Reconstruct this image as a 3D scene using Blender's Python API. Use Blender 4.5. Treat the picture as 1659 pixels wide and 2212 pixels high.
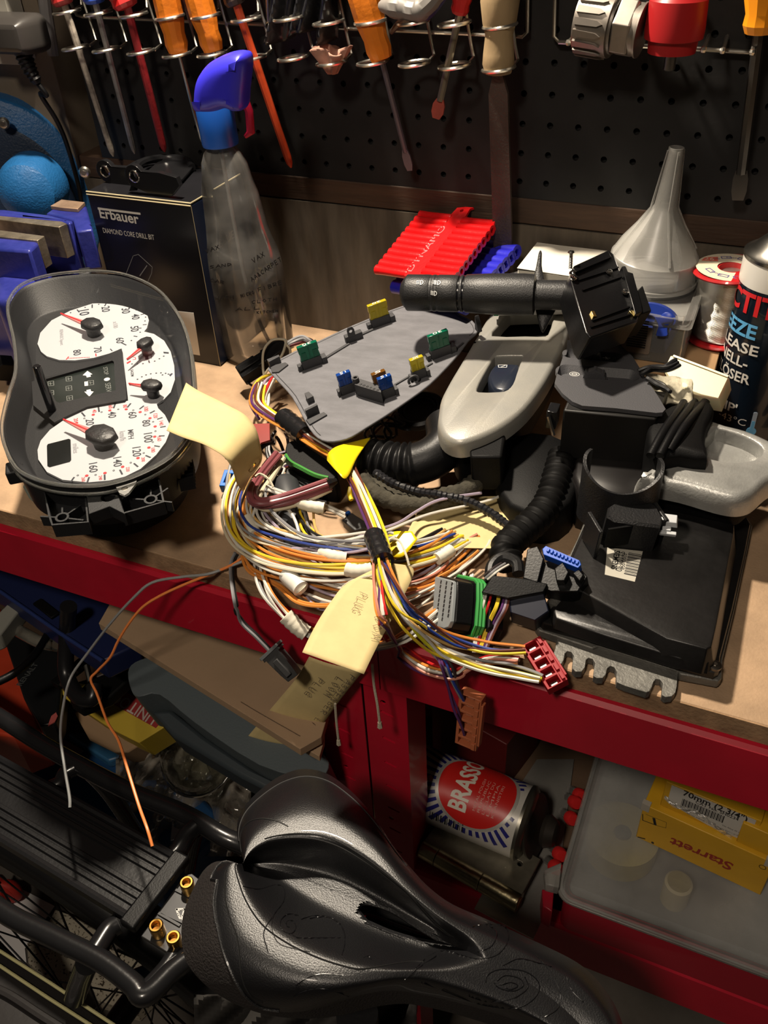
import bpy, bmesh, math, random
from mathutils import Vector as V, Matrix
from mathutils.geometry import tessellate_polygon
for _o in list(bpy.data.objects): bpy.data.objects.remove(_o)
SC = bpy.context.scene; COL = SC.collection
random.seed(7)
# ---------------------------------------------------------------- camera (image frame 1659 x 2212)
IW, IH, FPX = 1659.0, 2212.0, 1875.0
CAM_X = V((0.91493969, 0.21678897, -0.34042311))      # world axes written in camera coordinates (right, down, forward)
CAM_Y = V((0.40101495, -0.58346567, 0.70622576))
CAM_Z = V((-0.04552325, -0.78266874, -0.62077152))
CAM_H = 455.0                                          # millimetres above the worktop
cam_data = bpy.data.cameras.new('camera'); cam = bpy.data.objects.new('camera', cam_data); COL.objects.link(cam)
cam_data.sensor_fit = 'HORIZONTAL'; cam_data.sensor_width = 36.0; cam_data.lens = FPX / IW * 36.0
cam_data.clip_start = 0.02; cam_data.clip_end = 30
_r = V((CAM_X[0], CAM_Y[0], CAM_Z[0])); _d = V((CAM_X[1], CAM_Y[1], CAM_Z[1])); _f = V((CAM_X[2], CAM_Y[2], CAM_Z[2]))
cam.matrix_world = Matrix(((_r[0], -_d[0], -_f[0], 0), (_r[1], -_d[1], -_f[1], 0), (_r[2], -_d[2], -_f[2], CAM_H / 1000), (0, 0, 0, 1)))
SC.camera = cam
# ---------------------------------------------------------------- light
w = bpy.data.worlds.new('world'); SC.world = w; w.use_nodes = True
w.node_tree.nodes['Background'].inputs[0].default_value = (0.9, 0.75, 0.6, 1); w.node_tree.nodes['Background'].inputs[1].default_value = 0.015
def area(name, loc, target, power, size, colour):
    l = bpy.data.lights.new(name, 'AREA'); l.shape = 'DISK'; l.size = size; l.energy = power; l.color = colour
    o = bpy.data.objects.new(name, l); COL.objects.link(o); o.location = loc
    o.rotation_euler = (V(target) - V(loc)).to_track_quat('-Z', 'Y').to_euler(); return o
area('shelf_lamp', (-0.50, 0.68, 0.90), (-0.30, 0.5, 0), 19.5, 0.06, (1.0, 0.87, 0.70))
area('room_lamp', (-0.25, -0.75, 1.55), (-0.1, 0.4, -.1), 14, 0.25, (1.0, 0.86, 0.70))
SC.view_settings.view_transform = 'Standard'; SC.view_settings.look = 'None'; SC.view_settings.gamma = 1; SC.view_settings.use_curve_mapping = False
SC.view_settings.exposure = 0.0
# ---------------------------------------------------------------- helpers (all shapes are in millimetres)
def ray(px, py):
    c = V((px - IW / 2, py - IH / 2, FPX)); return V((c.dot(CAM_X), c.dot(CAM_Y), c.dot(CAM_Z)))
C0 = V((0, 0, CAM_H))
def Z(px, py, z=0.0): r = ray(px, py); return C0 + r * ((z - CAM_H) / r.z)
def Y(px, py, y): r = ray(px, py); return C0 + r * (y / r.y)
def D(px, py, d): return C0 + ray(px, py).normalized() * d
def pt(t):
    if isinstance(t, V): return t
    return Z(*t) if len(t) == 3 else Y(t[0], t[1], t[3])
def smooth(pts, k=6, closed=False):
    n = len(pts); out = []
    rng = range(n) if closed else range(n - 1)
    for i in rng:
        g = (lambda j: pts[j % n]) if closed else (lambda j: pts[max(0, min(n - 1, j))])
        a, b, c, d = g(i - 1), g(i), g(i + 1), g(i + 2)
        for s in range(k):
            t = s / k
            out.append(0.5 * ((2 * b) + (c - a) * t + (2 * a - 5 * b + 4 * c - d) * t * t + (3 * b - a - 3 * c + d) * t * t * t))
    if not closed: out.append(pts[-1].copy())
    return out
def resample(pts, n):
    L = [0]
    for a, b in zip(pts, pts[1:]): L.append(L[-1] + (b - a).length)
    out = []; j = 0
    for i in range(n):
        s = L[-1] * i / (n - 1)
        while j < len(pts) - 2 and L[j + 1] < s: j += 1
        d = L[j + 1] - L[j]; out.append(pts[j].lerp(pts[j + 1], (s - L[j]) / d if d > 1e-9 else 0))
    return out
class Fr:
    """a local frame: point + three axes; at(u,v,w) -> world, hit(px,py,w) -> local u,v"""
    def __init__(s, o, x, y=None, z=None):
        s.o = V(o); s.x = V(x).normalized()
        if z is None: s.z = s.x.cross(V(y)).normalized()
        else: s.z = V(z); s.z = (s.z - s.x * s.z.dot(s.x)).normalized()
        s.y = s.z.cross(s.x)
    def at(s, u, v, w=0.0): return s.o + s.x * u + s.y * v + s.z * w
    def hit(s, px, py, w=0.0):
        r = ray(px, py); o = s.o + s.z * w; t = (o - C0).dot(s.z) / r.dot(s.z); q = C0 + r * t - s.o
        return (q.dot(s.x), q.dot(s.y))
    def P(s, px, py, w=0.0): u, v = s.hit(px, py, w); return s.at(u, v, w)
    def sub(s, u, v, w=0, ang=0):
        c, n = math.cos(ang), math.sin(ang); return Fr(s.at(u, v, w), s.x * c + s.y * n, z=s.z)
class Cyl:
    """wraps u (arc length), v (height) around a cylinder"""
    def __init__(s, o, axis, zero, R, taper=None):
        s.o = V(o); s.a = V(axis).normalized(); s.c = (V(zero) - s.a * V(zero).dot(s.a)).normalized(); s.b = s.a.cross(s.c); s.R = R; s.t = taper
    def at(s, u, v, w=0.0):
        R = s.R if s.t is None else s.t(v)
        t = u / s.R; return s.o + s.a * v + (s.c * math.cos(t) + s.b * math.sin(t)) * (R + w)
WORLD = Fr((0, 0, 0), (1, 0, 0), (0, 1, 0))
MATS = {}
def mat(name, col, rough=0.5, metal=0.0, bump=0.0, bscale=60.0, var=0.0, vscale=8.0, alpha=1.0, trans=0.0, coat=0.0, ior=1.45, col2=None, sheen=0.0, stretch=None, spec=0.5, sss=0.0):
    if name in MATS: return MATS[name]
    m = bpy.data.materials.new(name); m.use_nodes = True; nt = m.node_tree; p = nt.nodes['Principled BSDF']; MATS[name] = m
    c = (col[0], col[1], col[2], 1)
    I = p.inputs; I['Base Color'].default_value = c; I['Roughness'].default_value = rough; I['Metallic'].default_value = metal; I['IOR'].default_value = ior
    I['Transmission Weight'].default_value = trans; I['Coat Weight'].default_value = coat; I['Alpha'].default_value = alpha; I['Sheen Weight'].default_value = sheen; I['Specular IOR Level'].default_value = spec
    I['Subsurface Weight'].default_value = sss
    if sss: I['Subsurface Scale'].default_value = 0.01
    tc = nt.nodes.new('ShaderNodeTexCoord'); src = tc.outputs['Object']
    if stretch:
        mp = nt.nodes.new('ShaderNodeMapping'); mp.inputs['Scale'].default_value = stretch; nt.links.new(src, mp.inputs[0]); src = mp.outputs[0]
    if var or col2:
        n = nt.nodes.new('ShaderNodeTexNoise'); n.inputs['Scale'].default_value = vscale; n.inputs['Detail'].default_value = 6; n.inputs['Roughness'].default_value = 0.6
        nt.links.new(src, n.inputs['Vector'])
        r = nt.nodes.new('ShaderNodeValToRGB'); r.color_ramp.elements[0].position = 0.35; r.color_ramp.elements[1].position = 0.68
        k = 1 - var; r.color_ramp.elements[0].color = (c[0] * k, c[1] * k, c[2] * k, 1)
        r.color_ramp.elements[1].color = (*col2, 1) if col2 else (min(1, c[0] * (1 + var)), min(1, c[1] * (1 + var)), min(1, c[2] * (1 + var)), 1)
        nt.links.new(n.outputs['Fac'], r.inputs[0]); nt.links.new(r.outputs[0], I['Base Color'])
    if bump:
        n = nt.nodes.new('ShaderNodeTexNoise'); n.inputs['Scale'].default_value = bscale; n.inputs['Detail'].default_value = 4
        nt.links.new(src, n.inputs['Vector']); b = nt.nodes.new('ShaderNodeBump'); b.inputs['Strength'].default_value = bump; b.inputs['Distance'].default_value = 0.001
        nt.links.new(n.outputs['Fac'], b.inputs['Height']); nt.links.new(b.outputs[0], I['Normal'])
    return m
class MB:
    def __init__(s): s.v = []; s.f = []
    def add(s, vs, fs):
        k = len(s.v); s.v += [V(q) for q in vs]; s.f += [tuple(i + k for i in f) for f in fs]; return s
    def box(s, fr, c, size, top=1.0):
        a, b, h = size[0] / 2, size[1] / 2, size[2] / 2
        vs = [fr.at(c[0] + x * a * (top if z > 0 else 1), c[1] + y * b * (top if z > 0 else 1), c[2] + z * h) for x, y, z in ((-1, -1, -1), (1, -1, -1), (1, 1, -1), (-1, 1, -1), (-1, -1, 1), (1, -1, 1), (1, 1, 1), (-1, 1, 1))]
        return s.add(vs, [(3, 2, 1, 0), (4, 5, 6, 7), (0, 1, 5, 4), (1, 2, 6, 5), (2, 3, 7, 6), (3, 0, 4, 7)])
    def tube(s, pts, r, n=8, closed=False, cap=True):
        pts = [V(p) for p in pts]; N = len(pts); rs = r if isinstance(r, (list, tuple)) else [r] * N
        t0 = (pts[1] - pts[0]).normalized(); nn = t0.orthogonal().normalized(); vs = []
        for i in range(N):
            a = pts[(i - 1) % N] if (closed or i) else pts[0]; b = pts[(i + 1) % N] if (closed or i < N - 1) else pts[-1]
            t = (b - a); t = t.normalized() if t.length > 1e-9 else t0
            nn = nn - t * nn.dot(t); nn = nn.normalized() if nn.length > 1e-6 else t.orthogonal().normalized()
            bb = t.cross(nn)
            for k in range(n):
                q = 2 * math.pi * k / n; vs.append(pts[i] + (nn * math.cos(q) + bb * math.sin(q)) * rs[i])
        fs = []
        for i in range(N if closed else N - 1):
            for k in range(n):
                a = i * n + k; b = i * n + (k + 1) % n; j = ((i + 1) % N) * n
                fs.append((a, b, j + (k + 1) % n, j + k))
        if cap and not closed: fs.append(tuple(range(n - 1, -1, -1))); fs.append(tuple((N - 1) * n + k for k in range(n)))
        return s.add(vs, fs)
    def lathe(s, prof, o, axis, n=32, squash=None, ring=False):
        if ring: prof = list(prof) + [prof[0]]
        o = V(o); ax = V(axis).normalized(); x = ax.orthogonal().normalized()
        if squash: x = (V(squash[0]) - ax * V(squash[0]).dot(ax)).normalized()
        y = ax.cross(x); vs = []; k2 = squash[1] if squash else 1
        for r, h in prof:
            for k in range(n):
                q = 2 * math.pi * k / n; vs.append(o + ax * h + x * math.cos(q) * r + y * math.sin(q) * r * k2)
        fs = [(i * n + k, i * n + (k + 1) % n, (i + 1) * n + (k + 1) % n, (i + 1) * n + k) for i in range(len(prof) - 1) for k in range(n)]
        if prof[0][0] > 0.01 and not ring: fs.append(tuple(range(n - 1, -1, -1)))
        if prof[-1][0] > 0.01 and not ring: fs.append(tuple((len(prof) - 1) * n + k for k in range(n)))
        return s.add(vs, fs)
    def cyl(s, a, b, r, n=16, r2=None):
        a, b = V(a), V(b); return s.lathe([(r, 0), (r if r2 is None else r2, (b - a).length)], a, b - a, n)
    def prism(s, fr, outline, w0, w1, holes=(), inset=0.0):
        """outline (u,v) list on frame, between heights w0 and w1; holes: list of (u,v) lists"""
        loops = [outline] + list(holes); flat = [q for l in loops for q in l]
        tri = tessellate_polygon([[V((q[0], q[1], 0)) for q in l] for l in loops]); N = len(flat)
        def W(w): return w if callable(w) else (lambda u, v: w)
        W0, W1 = W(w0), W(w1)
        vs = [fr.at(q[0], q[1], W0(*q)) for q in flat] + [fr.at(q[0], q[1], W1(*q)) for q in flat]
        fs = []
        for t in tri:
            (ax, ay), (bx, by), (cx, cy) = flat[t[0]], flat[t[1]], flat[t[2]]
            if (bx - ax) * (cy - ay) - (by - ay) * (cx - ax) < 0: t = (t[0], t[2], t[1])
            fs.append((t[0] + N, t[1] + N, t[2] + N)); fs.append((t[2], t[1], t[0]))
        k = 0
        for li, l in enumerate(loops):
            n = len(l); ar = sum(l[i][0] * l[(i + 1) % n][1] - l[(i + 1) % n][0] * l[i][1] for i in range(n))
            for i in range(n):
                a, b = k + i, k + (i + 1) % n
                fs.append((a, b, b + N, a + N) if (ar > 0) == (li == 0) else (b, a, a + N, b + N))
            k += n
        return s.add(vs, fs)
    def ribbon(s, fr, pl, wd, w0=0.0, th=0.12):
        """flat stroke along a polyline of (u,v)"""
        for (a, b) in zip(pl, pl[1:]):
            dx, dy = b[0] - a[0], b[1] - a[1]; L = math.hypot(dx, dy) or 1; nx, ny = -dy / L * wd / 2, dx / L * wd / 2
            ex, ey = dx / L * wd * .3, dy / L * wd * .3
            q = [(a[0] + nx - ex, a[1] + ny - ey), (a[0] - nx - ex, a[1] - ny - ey), (b[0] - nx + ex, b[1] - ny + ey), (b[0] + nx + ex, b[1] + ny + ey)]
            s.add([fr.at(x, y, w0) for x, y in q] + [fr.at(x, y, w0 + th) for x, y in q], [(4, 5, 6, 7), (0, 4, 7, 3), (1, 2, 6, 5), (0, 1, 5, 4), (2, 3, 7, 6), (3, 2, 1, 0)])
        return s
    def grid(s, fn, nu, nv, skip=None, closed_u=False):
        vs = [fn(i / nu, j / nv) for i in range(nu + 1) for j in range(nv + 1)]
        fs = [(i * (nv + 1) + j, (i + 1) * (nv + 1) + j, (i + 1) * (nv + 1) + j + 1, i * (nv + 1) + j + 1) for i in range(nu) for j in range(nv) if not (skip and skip((i + .5) / nu, (j + .5) / nv))]
        return s.add(vs, fs)
    def sphere(s, c, r, n=12, sx=(1, 0, 0), sc=(1, 1, 1)):
        fr = Fr(c, sx, z=(0, 0, 1)) if abs(V(sx).normalized().z) < .99 else Fr(c, sx, (0, 1, 0)); m = n // 2; vs = []
        for i in range(m + 1):
            a = math.pi * i / m
            for k in range(n):
                q = 2 * math.pi * k / n; vs.append(fr.at(r * sc[0] * math.sin(a) * math.cos(q), r * sc[1] * math.sin(a) * math.sin(q), r * sc[2] * math.cos(a)))
        return s.add(vs, [(i * n + k, (i + 1) * n + k, (i + 1) * n + (k + 1) % n, i * n + (k + 1) % n) for i in range(m) for k in range(n)])
    def mesh(s, name, m, sharp=35, flat=False):
        me = bpy.data.meshes.new(name); me.from_pydata([v * 0.001 for v in s.v], [], s.f); me.update()
        b = bmesh.new(); b.from_mesh(me)
        bmesh.ops.remove_doubles(b, verts=b.verts, dist=1e-6); bmesh.ops.recalc_face_normals(b, faces=b.faces); b.to_mesh(me); b.free()
        if not flat: me.shade_smooth(); me.set_sharp_from_angle(angle=math.radians(sharp))
        me.materials.append(m); return me
    def build(s, name, m, parent=None, bevel=0, sharp=35, flat=False, solid=0, sub=0, local=False, seg=2):
        o = bpy.data.objects.new(name, s.mesh(name, m, sharp, flat)); COL.objects.link(o)
        if parent is not None:
            o.parent = parent
            if not local:
                off = V((0, 0, 0)); q = parent
                while q is not None: off += q.location; q = q.parent
                o.location = -off
        if solid: k = o.modifiers.new('thickness', 'SOLIDIFY'); k.thickness = abs(solid) * .001; k.offset = 0 if solid > 0 else -1
        if bevel: k = o.modifiers.new('bevel', 'BEVEL'); k.width = bevel * .001; k.segments = seg; k.limit_method = 'ANGLE'; k.angle_limit = math.radians(40); k.use_clamp_overlap = True
        if sub: k = o.modifiers.new('sub', 'SUBSURF'); k.levels = sub; k.render_levels = sub
        return o
def tag(o, label=None, cat=None, group=None, kind=None):
    if label: o['label'] = label
    if cat: o['category'] = cat
    if group: o['group'] = group
    if kind: o['kind'] = kind
    return o
def thing(name, loc, label, cat, group=None):
    o = bpy.data.objects.new(name, None); COL.objects.link(o); o.location = V(loc) * .001; o.empty_display_size = .02; return tag(o, label, cat, group)
def copy_tree(o, parent=None):
    c = o.copy(); COL.objects.link(c); c.parent = parent
    for ch in list(o.children): copy_tree(ch, c)
    return c
# lettering
def glyphs(s, offset=0.0, shear=0.0, space=1.0):
    cu = bpy.data.curves.new('lettering', 'FONT'); cu.body = s; cu.size = 1; cu.offset = offset; cu.shear = shear; cu.space_character = space; cu.resolution_u = 3
    o = bpy.data.objects.new('lettering_source', cu); COL.objects.link(o); dg = bpy.context.evaluated_depsgraph_get(); dg.update()
    me = bpy.data.meshes.new_from_object(o.evaluated_get(dg)); bpy.data.objects.remove(o)
    b = bmesh.new(); b.from_mesh(me); bmesh.ops.triangulate(b, faces=b.faces)
    vs = [v.co.copy() for v in b.verts]; fs = [[v.index for v in f.verts] for f in b.faces]; b.free(); bpy.data.meshes.remove(me)
    return vs, fs
def text(s, fr, p0, p1, m, parent, hs=1.0, w=0.15, name='lettering', bold=0.0, shear=0.0, h=None, space=1.0, fine=False, lift=0.12):
    """lettering on a frame between local points p0 and p1 (baseline), readable from +z"""
    vs, fs = glyphs(s, bold, shear, space)
    if not vs: return None
    x0 = min(v.x for v in vs); x1 = max(v.x for v in vs); L = math.hypot(p1[0] - p0[0], p1[1] - p0[1]); k = L / (x1 - x0)
    dx, dy = (p1[0] - p0[0]) / L, (p1[1] - p0[1]) / L; ky = k * hs if h is None else h / 0.7
    b = MB()
    def mp(v): X = (v.x - x0) * k; Yy = v.y * ky; return (p0[0] + dx * X - dy * Yy, p0[1] + dy * X + dx * Yy)
    if fine:
        me = bpy.data.meshes.new('t'); me.from_pydata([(*mp(v), 0) for v in vs], [], fs); bb = bmesh.new(); bb.from_mesh(me)
        for _ in range(3):
            ed = [e for e in bb.edges if e.calc_length() > 3]
            if not ed: break
            bmesh.ops.subdivide_edges(bb, edges=ed, cuts=1); bmesh.ops.triangulate(bb, faces=bb.faces)
        vs2 = [fr.at(v.co.x, v.co.y, w) for v in bb.verts]; bb.verts.index_update(); b.add(vs2, [[v.index for v in f.verts] for f in bb.faces]); bb.free(); bpy.data.meshes.remove(me)
    else: b.add([fr.at(*mp(v), w) for v in vs], fs)
    return b.build(name, m, parent, flat=True)
def textpx(s, fr, a, b, m, parent, **k):
    w = k.get('w', 0.15); return text(s, fr, fr.hit(*a, w), fr.hit(*b, w), m, parent, **k)
ST = {'A': ['0,0 .4,1 .8,0', '.15,.4 .65,.4'], 'B': ['0,0 0,1 .5,.9 .5,.6 0,.5 .6,.4 .6,.1 0,0'], 'C': ['.7,.8 .4,1 0,.6 .1,.1 .6,.05'], 'D': ['0,0 0,1 .5,.8 .6,.4 0,0'], 'E': ['.6,1 0,1 0,0 .6,0', '0,.5 .5,.5'],
      'F': ['.6,1 0,1 0,0', '0,.5 .5,.5'], 'G': ['.7,.8 .4,1 0,.6 .1,.1 .6,.05 .65,.4 .4,.4'], 'H': ['0,0 0,1', '.6,0 .6,1', '0,.5 .6,.5'], 'I': ['.2,0 .2,1'], 'K': ['0,0 0,1', '.6,1 0,.45 .6,0'], 'L': ['0,1 0,0 .6,0'],
      'M': ['0,0 .1,1 .4,.3 .7,1 .8,0'], 'N': ['0,0 0,1 .6,0 .6,1'], 'O': ['.3,1 0,.5 .3,0 .65,.4 .3,1'], 'P': ['0,0 0,1 .6,.85 .5,.5 0,.45'], 'R': ['0,0 0,1 .6,.85 .5,.5 0,.45 .6,0'], 'S': ['.6,.9 .2,1 0,.7 .55,.35 .4,0 0,.1'],
      'T': ['0,1 .7,1', '.35,1 .35,0'], 'U': ['0,1 .05,.1 .4,0 .6,.2 .6,1'], 'V': ['0,1 .3,0 .65,1'], 'X': ['0,0 .65,1', '0,1 .65,0'], 'Y': ['0,1 .3,.5 .6,1', '.3,.5 .2,0'], 'W': ['0,1 .2,0 .4,.6 .6,0 .8,1'],
      '1': ['.1,.8 .3,1 .3,0'], '2': ['0,.8 .3,1 .55,.7 0,0 .6,0'], '4': ['.5,0 .5,1 0,.35 .7,.35'], '&': ['.6,0 .1,.8 .3,1 .4,.75 0,.25 .2,0 .6,.35'], '-': ['.1,.5 .5,.5'], '+': ['.3,.2 .3,.8', '0,.5 .6,.5'], ' ': []}
def scrawl(b, s, fr, p0, p1, h, wd, w=0.1, sl=0.15):
    """hand lettering as pen strokes"""
    L = math.hypot(p1[0] - p0[0], p1[1] - p0[1]); dx, dy = (p1[0] - p0[0]) / L, (p1[1] - p0[1]) / L; k = L / len(s)
    for i, ch in enumerate(s):
        for st in ST.get(ch, []):
            pl = []
            for q in st.split():
                x, y = map(float, q.split(',')); X = (i + x * .95 + sl * y + random.uniform(-.015, .015)) * k; Yv = (y + random.uniform(-.03, .03)) * h
                pl.append((p0[0] + dx * X - dy * Yv, p0[1] + dy * X + dx * Yv))
            b.ribbon(fr, pl, wd, w)
    return b
def circ(u, v, r, n=24, k=1.0, a0=0.0, a1=2 * math.pi):
    full = abs(a1 - a0 - 2 * math.pi) < 1e-6
    return [(u + r * math.cos(a0 + (a1 - a0) * i / (n if full else n - 1)), v + r * k * math.sin(a0 + (a1 - a0) * i / (n if full else n - 1))) for i in range(n)]
def rrect(u0, v0, u1, v1, r, n=5):
    o = []
    for cx, cy, a in ((u1 - r, v1 - r, 0), (u0 + r, v1 - r, 90), (u0 + r, v0 + r, 180), (u1 - r, v0 + r, 270)):
        for i in range(n + 1): q = math.radians(a + 90 * i / n); o.append((cx + r * math.cos(q), cy + r * math.sin(q)))
    return o
def hexa(u, v, r): return circ(u, v, r, 6)
def outline(fr, px, w=0.0, k=0, closed=True):
    pts = [V((*fr.hit(x, y, w), 0)) for x, y in px]
    if k: pts = smooth(pts, k, closed)
    return [(p.x, p.y) for p in pts]
def ccw(l):
    ar = sum(l[i][0] * l[(i + 1) % len(l)][1] - l[(i + 1) % len(l)][0] * l[i][1] for i in range(len(l))); return l if ar > 0 else l[::-1]
def shrink(l, d):
    """inset a ccw outline by d"""
    l = ccw(l); n = len(l); out = []
    for i in range(n):
        a, b, c = V(l[i - 1]), V(l[i]), V(l[(i + 1) % n]); t = (c - a); t = t.normalized() if t.length > 1e-6 else V((1, 0))
        out.append((b.x - t.y * d, b.y + t.x * d))
    return out
def dome(b, fr, outl, levels):
    """stack inset copies of an outline: levels = [(inset, height)], closed top and bottom"""
    outl = ccw(outl); n = len(outl); rings = [shrink(outl, d) if d else outl for d, h in levels]; vs = []
    for rg, (d, h) in zip(rings, levels): vs += [fr.at(q[0], q[1], h) for q in rg]
    fs = [(i * n + k, i * n + (k + 1) % n, (i + 1) * n + (k + 1) % n, (i + 1) * n + k) for i in range(len(levels) - 1) for k in range(n)]
    for base, ring, flip in ((0, rings[0], True), ((len(levels) - 1) * n, rings[-1], False)):
        for t in tessellate_polygon([[V((q[0], q[1], 0)) for q in ring]]): fs.append(tuple(base + i for i in (t[::-1] if flip else t)))
    return b.add(vs, fs)
def bend(path, n=None, k=6):
    p = smooth([pt(t) for t in path], k); return resample(p, n) if n else p
WIRE = {}
def wcol(c):
    t = {'white': (.62, .60, .54), 'cream': (.62, .55, .40), 'orange': (.62, .22, .04), 'tan': (.58, .36, .12), 'grey': (.22, .22, .23), 'black': (.012, .012, .013), 'yellow': (.72, .52, .03), 'brown': (.12, .035, .02),
         'red': (.48, .015, .015), 'blue': (.02, .045, .24), 'purple': (.09, .03, .12), 'maroon': (.21, .055, .065), 'lime': (.62, .62, .03), 'pink': (.5, .2, .14), 'lilac': (.34, .28, .36), 'string': (.55, .50, .38), 'dark': (.04, .03, .03)}
    return mat('wire_' + c, t[c], .38 if c != 'string' else .9, bump=.0 if c != 'string' else .6, bscale=900)
def wires(parent, path, cols, r=.95, spread=3.0, wob=.5, seed=1, k=6, end=None, name='wire', n=6, flat=.6, start=None):
    """a bundle of single wires that follow one path with their own offsets; each wire is a part"""
    rd = random.Random(seed); base = smooth([pt(t) for t in path], k); N = len(base); out = []
    for i, c in enumerate(cols):
        a = 2 * math.pi * i * .618; q = spread * math.sqrt((i + .5) / len(cols)); ou, ov = q * math.cos(a), q * math.sin(a) * flat
        ph, ph2, fq = rd.uniform(0, 6), rd.uniform(0, 6), rd.uniform(.6, 1.6); pts = []
        for j, p in enumerate(base):
            t = (base[min(N - 1, j + 1)] - base[max(0, j - 1)]).normalized(); s_ = t.cross(V((0, 0, 1))); s_ = s_.normalized() if s_.length > .05 else V((1, 0, 0)); u_ = s_.cross(t)
            f = j / (N - 1); w1 = spread * wob * math.sin(f * 6.3 * fq + ph); w2 = spread * wob * .5 * math.sin(f * 5 * fq + ph2)
            e = 1.0
            if start: e = min(1, start + f * 4)
            if end is not None and f > .8: e = min(e, end + (1 - f) * 5 * (1 - end))
            pts.append(p + (s_ * (ou + w1) + u_ * (ov + w2)) * e)
        out.append(MB().tube(pts, r, n).build(name, wcol(c), parent))
    return out
# ---------------------------------------------------------------- materials
BLK = mat('black_plastic', (.004, .004, .0045), .38, spec=.3, bump=.12, bscale=700)
BLKM = mat('matt_black_plastic', (.003, .003, .0032), .55, spec=.18, bump=.15, bscale=900)
BLKG = mat('gloss_black', (.008, .008, .009), .16)
GREYP = mat('grey_plastic', (.075, .075, .082), .55, bump=.2, bscale=1200, var=.12, vscale=40)
RUB = mat('rubber', (.006, .006, .0065), .42, spec=.3, bump=.15, bscale=400)
STEEL = mat('steel', (.55, .53, .48), .3, 1, var=.25, vscale=30)
CHROME = mat('bright_metal', (.75, .73, .68), .16, 1)
DSTEEL = mat('dull_steel', (.22, .20, .18), .42, 1, var=.3, vscale=30, bump=.2, bscale=200)
WHITEP = mat('white_plastic', (.66, .65, .61), .4)
PAPERW = mat('white_print', (.75, .74, .7), .6)
INKB = mat('black_ink', (.01, .01, .012), .6)
MANILA = mat('manila_card', (.58, .46, .22), .75, var=.06, vscale=60)
REDP = mat('red_paint', (.47, .007, .026), .34, var=.1, vscale=14, coat=.15)
# ================================================================ setting
WALLM = mat('grey_board_wall', (.085, .068, .050), .8, bump=.3, bscale=90, var=.35, vscale=14, stretch=(3, 1, .5))
WALLL = mat('pale_board_wall', (.15, .118, .085), .8, bump=.2, bscale=120, var=.2, vscale=9)
CONC = mat('concrete_floor', (.12, .105, .09), .85, bump=.4, bscale=60, var=.3, vscale=7)
b = MB().box(WORLD, (-300, 900, 500), (4400, 60, 3000)); tag(b.build('wall_back', WALLM), kind='structure')
b = MB().box(WORLD, (-300, -300, -970), (4400, 3000, 40)); tag(b.build('floor', CONC), kind='structure')
WOODT = mat('stained_batten', (.050, .026, .014), .7, bump=.4, bscale=120, var=.35, vscale=18, stretch=(.4, 1, 4))
b = MB().box(WORLD, (-275, 838, 159), (1110, 62, 24)); tag(b.build('trim_1', WOODT, bevel=1), kind='structure')
# lower plywood board behind the bench and the pale board left of the pegboard
b = MB().box(WORLD, (-300, 836, 60), (1900, 60, 172)); o = tag(b.build('wall_back', WALLM), kind='structure')
b = MB().box(WORLD, (-1150, 830, 400), (790, 50, 850)); tag(b.build('wall_back', WALLL, bevel=1), kind='structure')
b = MB().box(WORLD, (-640, 784, 440), (860, 44, 18)); tag(b.build('shade_batten_left', WOODT, bevel=1), kind='structure')  # unseen batten, added above the view to shade the upper pegboard
b = MB().box(WORLD, (110, 784, 440), (560, 44, 18)); tag(b.build('shade_batten_right', WOODT, bevel=1), kind='structure')  # second added shading batten; the gap between them lets a lit strip through
# pegboard with real holes
PEGM = mat('black_pegboard', (.013, .0125, .0125), .5, spec=.35, bump=.12, bscale=300, var=.2, vscale=20)
pb = MB(); PT = 25.4; x0, z0 = -203.0 - PT * 20, 237.0 - PT * 3; yf = 808.0
def peg_cell(cx, cz, x_lo, x_hi, z_lo, z_hi, R=2.9, n=10):
    h = [(cx + R * math.cos(2 * math.pi * (k + .5) / n), cz + R * math.sin(2 * math.pi * (k + .5) / n)) for k in range(n)]
    tri = tessellate_polygon([[V((x_lo, z_lo, 0)), V((x_hi, z_lo, 0)), V((x_hi, z_hi, 0)), V((x_lo, z_hi, 0))], [V((a, c, 0)) for a, c in h]])
    fl = [(x_lo, z_lo), (x_hi, z_lo), (x_hi, z_hi), (x_lo, z_hi)] + h
    pb.add([V((a, yf, c)) for a, c in fl] + [V((a, yf + 3, c)) for a, c in h], list(tri) + [(4 + k, 4 + (k + 1) % n, 14 + (k + 1) % n, 14 + k) for k in range(n)])
for i in range(39):
    for j in range(14):
        cx, cz = x0 + i * PT, z0 + j * PT
        peg_cell(cx, cz, cx - PT / 2 if i else cx - 9, cx + PT / 2, cz - PT / 2 if j else cz - 7, cz + PT / 2)
xl, xh, zl, zh = x0 - 9, x0 + 38 * PT + PT / 2, z0 - 7, z0 + 13.5 * PT
pb.add([V(q) for q in ((xl, yf, zl), (xh, yf, zl), (xh, yf + 3, zl), (xl, yf + 3, zl), (xl, yf, zh), (xh, yf, zh), (xh, yf + 3, zh), (xl, yf + 3, zh))], [(0, 1, 2, 3), (4, 5, 6, 7), (0, 3, 7, 4), (1, 5, 6, 2)])
me = bpy.data.meshes.new('pegboard'); me.from_pydata([v * .001 for v in pb.v], [], pb.f); me.materials.append(PEGM)
o = bpy.data.objects.new('pegboard', me); COL.objects.link(o); tag(o, 'black perforated pegboard fixed on the wall above the workbench', 'pegboard')
bk = MB().box(WORLD, ((xl + xh) / 2, yf + 12, (zl + zh) / 2), (xh - xl - 4, 14, zh - zl - 4)).build('hole_shade_slab', mat('hole_shade_black', (.004, .004, .004), .9), o)  # added black slab, stands in for the dark gap behind the holes
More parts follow.
